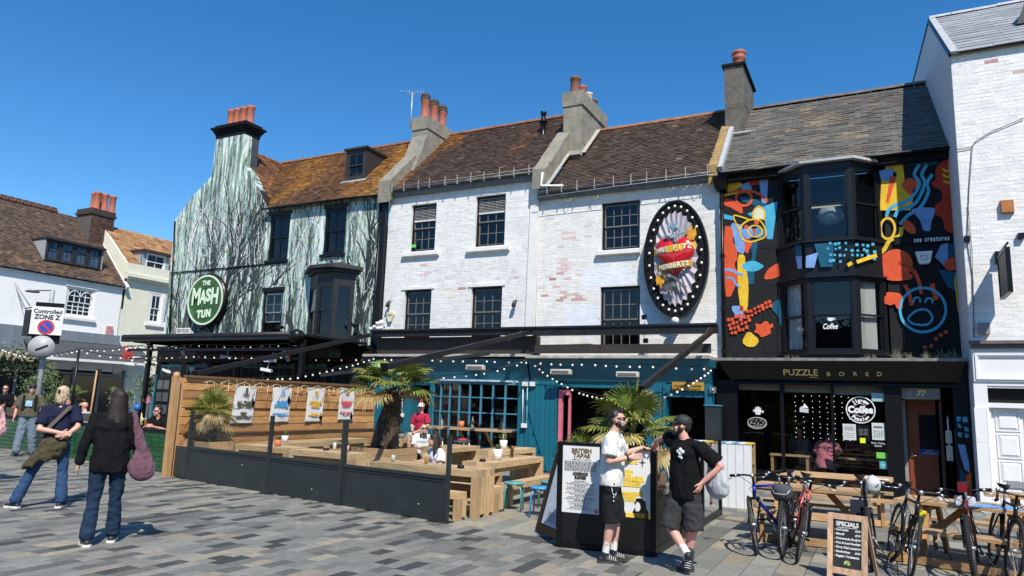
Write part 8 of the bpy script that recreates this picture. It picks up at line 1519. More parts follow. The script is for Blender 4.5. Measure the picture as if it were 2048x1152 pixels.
# man in the cap
L2 = onZ(1372, 1143); t2, g2, M2_, hp2, HR2 = person('bearded man in black cap and black tee, one hand on the menu screen, legs crossed', (L2.x, L2.y, 0), R(155), 1.62,
 dict(hr=(.09, .0, .93), hl=(-.09, 0, .93), kr=(.13, .13, .5), kl=(-.11, .0, .5), ar=(-.16, .16, .22), al=(-.0, -.0, .1), fr=(-.05, .35, -1), ur=(-.5, .9, .35), fl=(.8, .75, 0), sr=(.195, .02, 1.45), sl=(-.195, 0, 1.43), el=(-.42, -.1, 1.22), wl=(-.25, .02, 1.02), er=(.4, -.1, 1.42), Wwr=(-2.36, 8.36, 1.33), Wer=(-2.15, 8.2, 1.41), head=(.03, .03, 1.65), hyaw=R(-52), hpit=-.12, ndl=(.25, .3, -.8), pnl=(1, 0, 0), ndr=(.45, -.55, -.75), pnr=(-.2, -.2, -1), curl=.5),
 SKINP, .0075, None, 1.04, hair='short', hairm=DKH, beard=1, glasses=1, cap=mat('black_cap', (.02, .022, .026), .7, var=.2), top=(BTE, .85, .82, .02), bottoms=(GSH, 1, .03), socks=SOCK, shoes=(SNK, SOLEG), laces=LACE, wr=.014)
q = MB();
for (x, z, r) in ((-.03, 1.36, .022), (.0, 1.385, .02), (.03, 1.36, .02), (.0, 1.335, .024), (.01, 1.305, .018), (-.015, 1.29, .014)): q.ball((M2_ @ V((x*1.0-.05, .148, z*.925))), r, 8, sc=(1, .35, 1))
q.build('chest_print', WP, t2)
tb = thing('tote_bag', 'pale grey tote bag slung behind the man in the black cap', 'bag', M2_ @ V((-.3, -.15, 1.0))); q = MB(); cap_(q, (-.3, -.12, 1.15), (-.33, -.12, .93), .09, .15, sd=(0, 1, 0), f=.5); blob('bag', q, mat('pale_grey_cloth', (.42, .44, .46), .7, var=.08), tb, .012, M2_, it=3, wr=.02); q = MB(); q.tube([M2_ @ V(p) for p in ((-.18, .0, 1.36), (-.25, -.1, 1.25), (-.3, -.14, 1.12))], .012, 6); q.build('strap', mat('pale_grey_cloth', (.42, .44, .46)), tb)
# woman in the black blazer
L3 = onZ(200, 1088); t3, g3, M3, hp3, HR3 = person('woman with long dark hair in a black blazer and dark jeans walking away', (L3.x, L3.y, 0), R(54), 1.69, dict(hr=(.1, 0, .93), hl=(-.1, 0, .93), kr=(.1, .05, .5), kl=(-.12, .0, .5), ar=(.11, .1, .1), al=(-.14, -.1, .1), fr=(.1, 1, 0), fl=(-.25, 1, 0), sr=(.19, 0, 1.44), sl=(-.19, 0, 1.44), er=(.265, -.03, 1.17), el=(-.27, -.04, 1.17), wr=(.3, .05, .94), wl=(-.31, -.03, .93), head=(0, .02, 1.65), hyaw=R(42), hpit=0),
 SKIN, .0095, None, 1.1, hair='long', hairm=BRH, top=(cloth('black_blazer', (.008, .008, .009)), 1.95, .82, .016), bottoms=(DEN, 1.93, .004), flare=7, shoes=(SNK, SOLEW), wr=.02)
bg = thing('shoulder_bag', 'dusty purple cloth shoulder bag hanging behind the woman in the blazer', 'bag', M3 @ V((.3, -.1, 1.0))); q = MB(); cap_(q, (.31, -.1, 1.05), (.34, -.11, .84), .07, .15, sd=(0, 1, 0), f=.4); cap_(q, (.28, -.1, .86), (.4, -.1, .86), .1, .09, sd=(0, 1, 0), f=.5); cap_(q, (.2, -.1, 1.44), (.3, -.12, 1.08), .03, .065, sd=(0, 1, 0), f=.3); blob('bag', q, cloth('dusty_purple', (.15, .075, .1)), bg, .011, M3, it=3, wr=.018, wsc=11, wz=.25)
# woman in the navy tee with clasped hands
L4 = onZ(97, 1014); t4, g4, M4, hp4, HR4 = person('blonde woman in navy tee, hands clasped behind, olive jacket tied round her hips', (L4.x, L4.y, 0), R(48), 1.71, dict(hr=(.09, 0, .93), hl=(-.09, 0, .93), kr=(.12, -.0, .5), kl=(-.28, -.02, .5), ar=(.16, -.08, .1), al=(-.42, -.06, .1), fr=(.25, 1, 0), fl=(-.8, .6, 0), sr=(.18, 0, 1.44), sl=(-.18, 0, 1.44), er=(.27, -.12, 1.18), el=(-.22, -.16, 1.14), wr=(.15, -.22, 1.06), wl=(.08, -.22, 1.09), head=(.0, .02, 1.65), hyaw=R(-15), ndr=(-.9, -.1, .0), ndl=(.9, 0, -.1), pnr=(0, 1, 0), pnl=(0, -1, 0)),
 SKIN, .0095, None, 1.0, hair='tied', hairm=BLH, top=(cloth('navy_tee', (.015, .018, .045)), .8, .98, .012), bottoms=(DEN2, 1.93, .006), flare=5, shoes=(SNK, SOLEW), wr=.012)
q = MB(); cap_(q, (0, -.02, .98), (-.02, -.06, .86), .16, .19, sd=(0, 1, 0), f=.85); cap_(q, (-.08, -.14, .92), (-.27, -.16, .62), .1, .07, sd=(0, 1, 0), f=.5); cap_(q, (.05, -.15, .9), (-.08, -.17, .74), .11, .09, sd=(0, 1, 0), f=.5); cap_(q, (-.15, -.15, .8), (-.33, -.12, .58), .08, .05, sd=(0, 1, 0), f=.6); blob('tied_jacket', q, cloth('olive_drab', (.07, .06, .035)), t4, .012, M4, it=3, wr=.03, wsc=9, wz=.3)
q = MB(); q.beam(M4 @ V((.14, -.13, 1.45)), M4 @ V((-.1, -.17, 1.13)), .05, .012, up=M4.to_3x3() @ V((0, 1, 0))); q.build('bag_strap', mat('olive_strap', (.12, .1, .07), .4), t4); q = MB(); q.beam(hp4(0, -.14, .075), hp4(0, -.14, .02), .03, .03); q.v = [tuple(M4 @ V(p)) for p in q.v]; q.build('hair_claw', BRH, t4)
# walker in camouflage tee
L5 = onZ(47, 911); CAMO = mat('camouflage', (.09, .085, .05), .85, var=.1, dirt=(.02, .025, .015), dirt_amt=1, dirt_scale=7, scale=3); t5, g5, M5, hp5, HR5 = person('young man in black beanie cap, camouflage tee and baggy pale jeans facing the square', (L5.x, L5.y, 0), R(57+172), 1.8, dict(kr=(.12, .05, .49), kl=(-.12, .0, .49), ar=(.15, .1, .1), al=(-.15, -.05, .1), er=(.27, 0, 1.15), el=(-.27, 0, 1.15), wr=(.29, .06, .92), wl=(-.28, .08, .92), head=(0, .03, 1.62), hyaw=R(12)),
 SKINP, .0105, None, 1.0, hair='short', hairm=BRH, cap=mat('black_cap', (.02, .022, .026)), brim=.6, glasses=1, top=(CAMO, .9, .93, .03), bottoms=(LDEN, 1.95, .035), shoes=(SNK, SOLEG))
q = MB(); q.beam(M5 @ V((.13, .13, 1.5)), M5 @ V((.13, .165, 1.15)), .045, .012, up=M5.to_3x3() @ V((0, 1, 0))); q.beam(M5 @ V((-.13, .13, 1.5)), M5 @ V((-.13, .165, 1.15)), .045, .012, up=M5.to_3x3() @ V((0, 1, 0))); q.beam(M5 @ V((-.15, .12, 1.45)), M5 @ V((.17, .17, 1.12)), .03, .01, up=M5.to_3x3() @ V((0, 1, 0))); q.build('backpack_straps', BLACK, t5); q = MB(); q.beam(M5 @ V((.0, .178, 1.36)), M5 @ V((.0, .182, 1.22)), .14, .008, up=M5.to_3x3() @ V((0, 1, 0))); q.build('shirt_print', mat('pale_blue_print', (.35, .55, .7), .8, var=.3, scale=12), t5)
# seated and half hidden people
SEAT = dict(hr=(.09, 0, .55), hl=(-.09, 0, .55), kr=(.12, .42, .52), kl=(-.12, .42, .52), ar=(.12, .42, .1), al=(-.12, .42, .1), sr=(.18, .06, 1.05), sl=(-.18, .06, 1.05), er=(.24, .12, .8), el=(-.24, .12, .8), wr=(.12, .32, .76), wl=(-.12, .32, .76), head=(0, .12, 1.26), curl=.6)
def seat(h=0, **k): d = dict(SEAT); d = {q: ((v[0], v[1], v[2]+(h if q not in () else 0)) if isinstance(v, tuple) else v) for q, v in d.items()}; d.update(k); return d
p = onY(846, 860, 15.3); person('man in a crimson polo, white cap and shorts perched on a bar stool', (p.x, 15.25, .0), R(178), 1.7, seat(.3, ar=(.12, .34, .42), al=(-.12, .34, .42), kr=(.13, .36, .8), kl=(-.13, .36, .8), er=(.26, .1, 1.12), el=(-.26, .1, 1.12), wr=(.07, .3, .95), wl=(-.07, .3, .95), hyaw=R(20), head=(0, .08, 1.56)), SKINP, .0105, None, 1.05, hair='short', hairm=GYH, beard=0, glasses=1, cap=mat('cream_cap', (.7, .66, .58), .8), top=(cloth('crimson_polo', (.38, .025, .06)), .85, .83, .012), bottoms=(cloth('stone_shorts', (.55, .5, .4)), 1, .025), shoes=(SNK, SOLEW))
p = onY(812, 880, 13.9); person('woman with a grey-blonde bob, sunglasses and white top seated beyond the palm planter', (p.x-.05, 14.6, -.12), R(230), 1.6, seat(0, head=(0, .22, 1.24), hpit=-.2), SKINP, .0105, None, 1.0, hair='bob', hairm=GYH, glasses=1, top=(cloth('white_top', (.75, .75, .76)), .9, .52, .015), bottoms=(BSH, 1.9, .01))
person('woman with long dark hair and white tee seated at the terrace table by the windbreak', (-6.85, 10.72, -.14), R(148), 1.62, seat(0, hyaw=R(-20), er=(.3, .16, .85), wr=(.16, .4, .86), el=(-.28, .12, .82), wl=(-.14, .36, .84), head=(.02, .14, 1.26)), SKIN, .0105, None, 1.05, hair='long', hairm=BRH, top=(cloth('white_top', (.75, .75, .76)), .75, .5, .02), bottoms=(BSH, 1.9, .01))
p = onY(306, 850, 11.35); person('man with sunglasses and black tee seated behind the green tiled wall with a drink', (p.x, 11.5, -.0), R(205), 1.68, seat(.02, hyaw=R(-35), er=(.26, .2, .86), wr=(.1, .38, .92), el=(-.28, .16, .84), wl=(-.1, .42, .92)), SKINP, .0105, None, 1.05, hair='short', hairm=DKH, glasses=1, top=(BTE, .9, .52, .018), bottoms=(BSH, 1.9, .01))
p = onY(172, 850, 12.3); person('bald man in a pale blue shirt seated behind the green tiled wall', (p.x, 12.3, -.02), R(120), 1.72, seat(0, hyaw=R(30)), SKINP, .0105, None, 1.1, hair='bald', glasses=1, top=(cloth('pale_blue_shirt', (.45, .6, .75)), .9, .52, .02), bottoms=(DEN, 1.9, .01))
p = onY(10, 800, 13.2); person('man in a black top sitting high at the far left terrace corner', (p.x, 13.2, .32), R(230), 1.78, seat(0), SKINP, .0105, None, 1.1, hair='short', hairm=BRH, glasses=1, top=(BTE, 1.8, .52, .02), bottoms=(DEN, 1.9, .01))
p = onZ(-62, 965); person('person cut off by the left edge carrying a pink bag', (p.x-.05, p.y, 0), R(230), 1.62, dict(er=(.27, .0, 1.15), wr=(.3, .1, .92)), SKINP, .0105, None, 1.0, hair='long', hairm=BLH, top=(BTE, .8, .95, .02), bottoms=(cloth('coral_skirt', (.5, .12, .1)), 1, .03), shoes=(SNK, SOLEW))
pk = thing('pink_bag', 'pink bag at the extreme left edge of the square', 'bag', (p.x, p.y, .9)); q = MB(); pp_ = V((p.x, p.y, 0)); cap_(q, pp_+V((.22, .18, 1.25)), pp_+V((.26, .2, .92)), .1, .14); blob('bag', q, mat('pale_pink_cloth', (.7, .4, .4), .8), pk, .015, Matrix.Identity(4), it=2, wr=.03)
p = onY(1652, 925, 17.95); person('person in a pink top with dark straps sitting inside the cafe window', (p.x, 17.65, -.02), R(-20), 1.72, seat(.06, head=(0, .28, 1.24), hpit=-.4, sr=(.18, .14, 1.08), sl=(-.18, .14, 1.08)), SKIN, .0105, None, 1.1, hair='short', hairm=BRH, top=(cloth('pink_top', (.62, .2, .24)), .9, .5, .03), bottoms=(BSH, 1.9, .01))
p = onY(1600, 890, 18.9); person('person facing the street deep inside the cafe', (p.x, 18.9, 0), R(185), 1.68, seat(.05), SKINP, .0105, None, 1.0, hair='long', hairm=BRH, top=(cloth('grey_top', (.12, .12, .12)), 1.8, .5, .02), bottoms=(BSH, 1.9, .01))
for px, Y_, yw, tm, hz, lb in ((136, 13.2, 200, WSH, BRH, 'person in white seated behind the tiled wall, past the blonde woman'), (252, 12.4, 160, BTE, BLH, 'fair-haired person in black seated by the canopy post'), (28, 14.2, 190, cloth('rust_top', (.3, .1, .05)), DKH, 'person in a rust top at the back of the left terrace')):
 p = onY(px, 850, Y_); person(lb, (p.x, Y_, .05), R(yw), 1.7, seat(0), SKINP, .013, None, 1.0, hair='short', hairm=hz, top=(tm, .9, .52, .02), bottoms=(BSH, 1.9, .01))
# ---------------------------------------------------------------- left terrace: green tiled wall, canopy, lights
T0, T1 = V((-22.6, 11.66, 0)), V((-13.6, 10.51, 0)); dT = (T1-T0).normalized(); nT = dT.cross(V((0, 0, 1))); LT = (T1-T0).length
gw = thing('green_tiled_wall', 'low wall of glossy green brick tiles round the corner pub terrace', 'wall', T1); m_ = MB(); m_.beam(T0-nT*.12+V((0, 0, .41)), T1-nT*.12+V((0, 0, .41)), .22, .82); m_.build('grout', mat('pale_grout', (.22, .36, .24), .8), gw)
GT = mat('green_glaze', (.006, .1, .02), .12, attr=True, var=.12, scale=3, coat=.5); L_ = []
for r_ in range(8):
 x = -.1 if r_ % 2 else 0
 while x < LT:
  a, b = max(x, 0), min(x+.2, LT)
  if b-a > .03: L_.append((-(a), a, b, .01+r_*.1))
  x += .2
L_.sort(); rest = MB()
for i, (q, a, b, z) in enumerate(L_):
 m_ = MB() if i < 300 else rest; g = rnd.uniform(.75, 1.25); p0 = T0+dT*(a+.005)+V((0, 0, z+.005)); p1 = T0+dT*(b-.005)+V((0, 0, z+.005)); u = V((0, 0, .09)); o = nT*.0; t_ = nT*(.006+rnd.uniform(0, .0015)); e = dT*.006; f = V((0, 0, .006))
 m_.add([p0-nT*.009, p1-nT*.009, p1+u-nT*.009, p0+u-nT*.009, p0+e+f+t_, p1-e+f+t_, p1+u-e-f+t_, p0+u+e-f+t_], [(4, 5, 6, 7), (0, 1, 5, 4), (1, 2, 6, 5), (2, 3, 7, 6), (3, 0, 4, 7)], (.006*g, .085*g, .018*g))
 if i < 300: m_.build('tile', GT, gw)
if rest.v: tag(rest.build('tiles', GT, gw), kind='stuff')
m_ = MB(); m_.beam(T0-nT*.12+V((0, 0, .845)), T1-nT*.12+V((0, 0, .845)), .3, .045); m_.build('coping', MBLACK, gw)
for u in (.04, .2, .36, .52, .68, .83, .985): m_ = MB(); q = T0+dT*(LT*u)-nT*.12; m_.beam(q+V((0, 0, .86)), q+V((0, 0, 1.28 if u < .9 else 1.5)), .05, .06, up=(0, 1, 0)); m_.build('screen_post', BLACK, gw)
for a, b in ((.04, .2), (.36, .52), (.52, .68)): m_ = MB(); q0, q1 = T0+dT*(LT*(a+.005))-nT*.12, T0+dT*(LT*(b-.005))-nT*.12; m_.beam(q0+V((0, 0, 1.0)), q1+V((0, 0, 1.0)), .02, .2); m_.build('screen_board', mat('slat_brown', (.1, .075, .055), .6, var=.2), gw)
# canopy of the corner pub
cn = thing('black_canopy', 'flat black canopy with rolled awning front over the corner pub terrace', 'canopy', (-18, 14.5, 3.3)); a, b = onY(247, 676, 14.5), onY(603, 680, 14.5)
m_ = MB(); m_.tube([(a.x, 14.5, 3.36), (b.x, 14.5, 3.36)], .085, 10); m_.box(a.x, b.x, 14.42, 14.58, 3.22, 3.3); m_.build('awning_roll', AWM, cn)
m_ = MB(); m_.box(a.x+.1, b.x, 14.6, 17.3, 3.32, 3.38)
for k in range(6): x = a.x+.4+(b.x-a.x-.8)*k/5; m_.box(x-.03, x+.03, 14.6, 17.3, 3.2, 3.32)
m_.build('roof_panel', MBLACK, cn)
for px, py in ((292, 760), (602, 740)): x = onY(px, py, 14.6).x; m_ = MB(); m_.box(x-.06, x+.06, 14.55, 14.67, 0, 3.22); m_.build('post', BLACK, cn)
m_ = MB(); m_.box(a.x+.2, b.x, 14.52, 14.56, 2.92, 3.0); m_.box(a.x+.2, b.x, 14.52, 14.56, 2.68, 2.72); m_.build('cross_rail', BLACK, cn)
m_ = MB(); m_.lathe([(.01, -.2), (.16, -.15), (.2, 0), (.16, .15), (.01, .2)], (b.x-.1, 14.4, 3.3), 12, axis=(1, 0, 0)); m_.build('awning_motor', BLACK, cn)
RB = mat('red_bulb', (.4, .03, .02), .3)
string_lights('red and white bulbs along the upper rail of the corner pub canopy', [(a.x+.3, 14.45, 3.1), (-18, 14.45, 3.12), (b.x-.2, 14.45, 3.12)], 20, r=.018, bm=[BULB, RB, RB], sag=.06)
string_lights('white and orange bulbs along the lower rail of the corner pub canopy', [(a.x+.3, 14.45, 2.78), (-18, 14.45, 2.8), (b.x-.2, 14.45, 2.8)], 24, r=.024, bm=[BULB, BULB, RB], sag=.04)
string_lights('bulbs strung across the black pub front right of the canopy', [onY(602, 716, 16.9), onY(680, 716, 16.9), onY(745, 716, 16.9)], 11, r=.028, bm=[BULB, RB])
string_lights('dark-capped bulbs sagging over the left terrace to the canopy', [onY(-5, 692, 14), onY(60, 712, 13.5), onY(158, 698, 13), onY(245, 712, 13.5), onY(330, 722, 14.4)], 26, r=.03, sag=.04)
string_lights('second string of bulbs from the terrace pole up to the canopy corner', [onY(158, 696, 13), onY(215, 698, 13.6), onY(290, 690, 14.4)], 9, r=.026)
for i, (px, py, Yd, rot) in enumerate(((301, 694, 15, 1), (365, 704, 15.2, 1.4), (452, 714, 14.8, .2), (540, 721, 14.6, 0), (533, 740, 14.6, .2), (276, 716, 14.6, .1), (262, 728, 14.5, .1), (300, 728, 14.8, .2), (572, 712, 15, 1.2), (335, 742, 14.9, .3), (385, 744, 15.2, 1.5))):
 o = onY(px, py, Yd); wh = ('near the canopy post', 'under the round pub sign', 'left of the big fan palm crown', 'above the plank fence', 'below the one over the plank fence', 'at the outer canopy corner', 'lowest at the outer canopy corner', 'behind the canopy post', 'at the right canopy end', 'over the tiled wall', 'over the fence end post')[i]
 t = thing('terrace_heater', 'white heater head hanging under the black canopy '+wh, 'heater', o, 'white heater heads under the canopy'); m_ = MB(); d = V((math.cos(rot), .3, math.sin(rot)*-.8)).normalized(); m_.beam(o-d*.16, o+d*.16, .12, .08); m_.tube([o, o+V((0, .1, .25))], .012, 5); m_.build('head', PLAST, t)
tp_ = thing('terrace_pole', 'thin black pole carrying the bulb strings on the left terrace', 'pole', onZ(158, 880)); o = onY(158, 700, 13); m_ = MB(); m_.tube([(o.x, 13, 0), (o.x, 13, o.z)], .035, 8); m_.build('pole', BLACK, tp_)
def shrub(label, c, r, n, seed=1, pm=None, h=.5, cat='shrub', name='shrub', col=(.1, .15, .05)):
 R_ = random.Random(seed); c = V(c); t = thing(name, label, cat, (c.x, c.y, 0 if h else c.z)); lf = MB()
 cl = [(c+V((R_.gauss(0, .45), R_.gauss(0, .45), R_.gauss(0, .4)))*1.0, 0) for _ in range(1)]; cs_ = [c+V((R_.uniform(-1, 1)*r*.7, R_.uniform(-1, 1)*r*.7, R_.uniform(-.8, .9)*r)) for _ in range(9)]
 for k in range(n):
  q = R_.choice(cs_)+V((R_.gauss(0, 1), R_.gauss(0, 1), R_.gauss(0, 1)))*r*.28; d = V((R_.gauss(0, 1), R_.gauss(0, 1), R_.gauss(.4, 1))).normalized(); s = d.orthogonal().normalized()*.014; g = R_.uniform(.5, 1.5); lf.add([q, q+d*.045+s, q+d*.1, q+d*.045-s], [(0, 1, 2, 3)], tuple(a*g for a in col))
 tag(lf.build('foliage', LEAF, t), kind='stuff'); m_ = MB(); m_.tube([(c.x, c.y, (0 if h else c.z-r)), (c.x, c.y, c.z)], [.03, .015], 6)
 for q in cs_: m_.tube([(c.x, c.y, c.z-r*.4), tuple(q)], [.012, .005], 4)
 m_.build('stem', mat('bark', (.08, .06, .04), .9), t)
 if pm: m_ = MB(); m_.lathe([(.001, 0), (.2, 0), (.26, .45), (.24, .45), (.001, .42)], (c.x, c.y, 0), 16); m_.build('pot', pm, t)
o = onY(88, 740, 15.5); shrub('olive-green bush behind the controlled zone sign pole', (o.x, o.y, 1.9), .5, 1500, 2, MBLACK)
o = onY(105, 770, 15.6); shrub('lower olive bush beside the sign pole', (o.x, o.y, 1.45), .35, 800, 3, MBLACK)
o = onY(245, 775, 13.5); shrub('green bush at the canopy post behind the tiled wall', (o.x, o.y, 1.35), .3, 600, 4, MBLACK); o = onY(305, 748, 14.9); shrub('leafy bush under the canopy by the teal shutter', (o.x, o.y, 1.75), .45, 900, 6, MBLACK)
o = onY(572, 752, 15.5); shrub('small bush above the plank fence under the canopy', (o.x, o.y, 2.05), .28, 500, 7, MBLACK); o = onY(148, 762, 14.2); palm('small pale fan palm behind the terrace pole', (o.x, o.y, .9), .5, .5, 9, tr=.05, seed=4, dead=4, seg=14)
o = onY(182, 800, 12.2); t = thing('parasol_pole', 'folded cream parasol behind the tiled wall', 'parasol', (o.x, o.y, 0)); m_ = MB(); m_.tube([(o.x, o.y, 0), (o.x+.1, o.y, 2.2)], .025, 6); m_.build('pole', PINEZ, t)
m_ = MB(); ow = onX(270, 690, -30.5)
# yellow star, blue balloon and notices on the pub terrace
o = onY(277, 842, 11.2); t = thing('yellow_cushion', 'pale yellow star-shaped cushion on the tiled wall', 'cushion', o); m_ = MB(); P_ = []
for k in range(10): r_ = .2 if k % 2 == 0 else .09; a_ = k*PI/5+.3; P_.append(o+V((r_*math.cos(a_), 0, r_*math.sin(a_))))
m_.prism(P_, (0, .06, 0)); m_.build('cushion', mat('pale_yellow', (.75, .72, .35), .8), t, fix=True)
o = onY(275, 815, 12.5); t = thing('balloon', 'blue balloon behind the tiled wall', 'balloon', o); m_ = MB(); m_.ball(o, .09, 12, sc=(1, 1, 1.1)); m_.build('balloon', mat('balloon_blue', (.02, .15, .55), .25), t)
o = onY(296, 800, 13.5); t = thing('pink_notice', 'small pink notice on the black pub terrace screen', 'notice', o); m_ = MB(); m_.box(o.x-.06, o.x+.06, 13.5, 13.51, o.z-.09, o.z+.09); m_.build('sheet', mat('pink_paper', (.7, .15, .3), .7), t)
q0 = onY(314, 752, 14.2); t = thing('terrace_door', 'black door with a teal edge left of the fence end post', 'door', (q0.x, 14.2, 0)); m_ = MB(); q1 = onY(342, 760, 14.2); m_.box(q0.x, q1.x, 14.2, 14.26, 0, q0.z); m_.build('leaf', BLACK, t); m_ = MB(); m_.box(q0.x-.06, q0.x, 14.18, 14.26, 0, q0.z); m_.build('edge', TEAL, t)
for i in range(2):
 for j in range(3): m_ = MB(); m_.box(q0.x+.1+.28*i, q0.x+.32+.28*i, 14.17, 14.198, q0.z-.38-.36*j, q0.z-.12-.36*j); m_.build('pane', mat('dull_pane', (.08, .09, .1), .15), t)
o = onY(238, 815, 12.6); t = thing('menu_stand', 'yellow and white menu card on a brown stand behind the dark-haired woman', 'menu', o); m_ = MB(); m_.box(o.x-.12, o.x+.12, 12.6, 12.63, o.z-.15, o.z+.15); m_.build('card', mat('yellow_card', (.65, .55, .15), .7), t)
bg_ = onY(268, 850, 11.0); t = thing('pint_glass', 'pint of amber beer in front of the man in black behind the tiled wall', 'glass', onY(290, 846, 11.15)); m_ = MB(); o = onY(291, 850, 11.15); m_.lathe([(.03, 0), (.038, .12)], (o.x, o.y, .88), 12); m_.build('glass', mat('amber_beer', (.25, .1, .02), .1), t)
# ---------------------------------------------------------------- parking sign on its pole
pz = onZ(86, 872); o = onY(95, 640, 12.4); sp = thing('parking_sign', 'controlled zone Z no-waiting sign on a tall grey pole with street lamp', 'sign', (o.x, 12.4, 0)); PX = o.x
base = onY(80, 800, 12.4); topz = onY(104, 580, 12.4); m_ = MB(); m_.tube([(PX-.03, 12.44, 0), (PX, 12.44, topz.z)], [.085, .06], 12); m_.build('pole', mat('galv_pole', (.42, .43, .44), .5, metal=.4, var=.3, dirt=(.65, .65, .65), dirt_amt=.8, dirt_scale=8), sp)
cS_ = onY(95, 642, 12.3); sr_ = V((.66, .75, 0)).normalized(); sn_ = sr_.cross(V((0, 0, 1))); sw, sh_ = .41, .41
def sq(u, v, o=0): return cS_+sr_*u+V((0, 0, v))+sn_*o
def slab(u0, u1, v0, v1, o, th, m, nm): m_ = MB(); m_.hexa([sq(u0, v0, o), sq(u1, v0, o), sq(u1, v0, o-th), sq(u0, v0, o-th), sq(u0, v1, o), sq(u1, v1, o), sq(u1, v1, o-th), sq(u0, v1, o-th)]); m_.build(nm, m, sp, fix=True)
slab(-sw, sw, -sh_, sh_, .08, .02, PLAST, 'plate'); slab(-sw+.05, sw-.05, -sh_-.25, sh_+.14, -.05, .06, BLACK, 'back_board')
text('Controlled', 'lettering', BLACK, sq(0, .27, .083), .17, sp, right=sr_, width=.72, bold=.004); text('ZONE Z', 'lettering', BLACK, sq(0, .1, .083), .19, sp, right=sr_, width=.66, bold=.006)
c = sq(0, -.19, .083); SR = mat('sign_red', (.6, .03, .04), .4); m_ = MB(); m_.lathe([(.001, 0), (.19, 0)], c, 28, axis=sn_); m_.build('disc', mat('sign_blue', (.02, .08, .42), .4), sp); m_ = MB(); m_.lathe([(.16, .004), (.215, .004)], c, 28, axis=sn_); d = (sr_-V((0, 0, 1))).normalized(); m_.beam(c-d*.19+sn_*.006, c+d*.19+sn_*.006, .004, .05, up=sn_.cross(d)); m_.build('ring', SR, sp)
q = sq(-.05, -.78, .05); m_ = MB(); m_.lathe([(.001, .02), (.34, .02), (.34, 0)], q, 28, axis=sn_); m_.build('round_plate_back', mat('dull_alu', (.38, .39, .4), .5, var=.15), sp); m_ = MB(); m_.beam(q+sn_*.024-sr_*.14-V((0, 0, .1)), q+sn_*.024+sr_*.16+V((0, 0, .06)), .004, .06, up=V((0, 0, 1))); m_.build('bracket_shadow_mark', MBLACK, sp)
q = onY(72, 584, 12.4); m_ = MB(); m_.lathe([(.001, .05), (.12, .04), (.2, 0), (.19, -.02), (.001, -.03)], (q.x, 12.3, q.z), 16); m_.tube([(q.x, 12.3, q.z+.03), (PX, 12.44, q.z+.02)], .02, 6); m_.build('lamp_head', mat('lamp_grey', (.12, .12, .13), .5), sp)
t = thing('black_lantern_sign', 'black box sign on a cross bracket behind the parking sign', 'sign', onY(58, 640, 12.9)); q = rectY(50, 620, 62, 672, 13.0); m_ = MB(); m_.box(q[0], q[1], 12.95, 13.1, q[2], q[3]); m_.build('box', BLACK, t); m_ = MB(); m_.beam((q[0]-.1, 13, q[3]+.05), (q[1]+.2, 13, q[3]+.1), .03, .03); m_.build('bracket', BLACK, t)
# ---------------------------------------------------------------- houses closing the square on the left
XH = -32.0
def Px(x, y): return onX(x, y, XH)
hl = thing('white_corner_house', 'white rendered house with brown tiled roof, wide black dormer and arched sash window', 'house', (XH, 18, 0)); y0, y1 = 13.0, 21.3
wv = [onX(137, 572, XH), onX(184, 634, XH)]; wy0, wy1, wz0, wz1 = 18.72, 20.0, 4.85, 6.2
m_ = MB()
def xwall(mb, X, ya, yb, za, zb, holes, th=.2):
 ys = sorted({ya, yb, *[h[i] for h in holes for i in (0, 1)]}); zs = sorted({za, zb, *[h[i] for h in holes for i in (2, 3)]})
 for i in range(len(ys)-1):
  for j in range(len(zs)-1):
   cy, cz = (ys[i]+ys[i+1])/2, (zs[j]+zs[j+1])/2
   if any(h[0] < cy < h[1] and h[2] < cz < h[3] for h in holes): continue
   mb.quad((X, ys[i], zs[j]), (X, ys[i+1], zs[j]), (X, ys[i+1], zs[j+1]), (X, ys[i], zs[j+1]))
 for a, b, c, d in holes: mb.quad((X, a, c), (X, a, d), (X-th, a, d), (X-th, a, c)); mb.quad((X, b, c), (X-th, b, c), (X-th, b, d), (X, b, d)); mb.quad((X, a, d), (X, b, d), (X-th, b, d), (X-th, a, d)); mb.quad((X, a, c), (X-th, a, c), (X-th, b, c), (X, b, c))
xwall(m_, XH, y0, y1, 2.5, 6.65, [(wy0, wy1, wz0, wz1)]); m_.build('wall', BRIGHTR, hl); m_ = MB(); m_.box(XH-6, XH-.02, y0, y1, 0, 2.5); m_.box(XH-6, XH-.3, y0+.1, y1-.1, 2.5, 6.4); m_.build('body', MBLACK, hl)
w_, p_ = sash(hl, (XH, wy0, wz0), (0, 1, 0), wy1-wy0, wz1-wz0, 4, 2, 3, WP, rec=.06, bar=.035, fw=.1, back=DARK)
m_ = MB()
for k in (0, 1):
 cy = wy0+.37+k*.55; P_ = [(XH-.03, cy+.24*math.cos(PI*i/10), wz1-.42+.24*math.sin(PI*i/10)) for i in range(11)]; m_.tube(P_, .02, 5)
m_.build('arched_bars', WP, w_); m_ = MB(); m_.box(XH, XH+.12, wy0-.12, wy1+.12, wz0-.14, wz0-.02); m_.box(XH, XH+.04, wy0-.1, wy1+.1, wz1, wz1+.12); m_.build('sill', RENDER, hl)
m_ = MB(); m_.box(XH, XH+.12, y0, y1, 6.42, 6.5); m_.build('string_course', RENDER, hl)
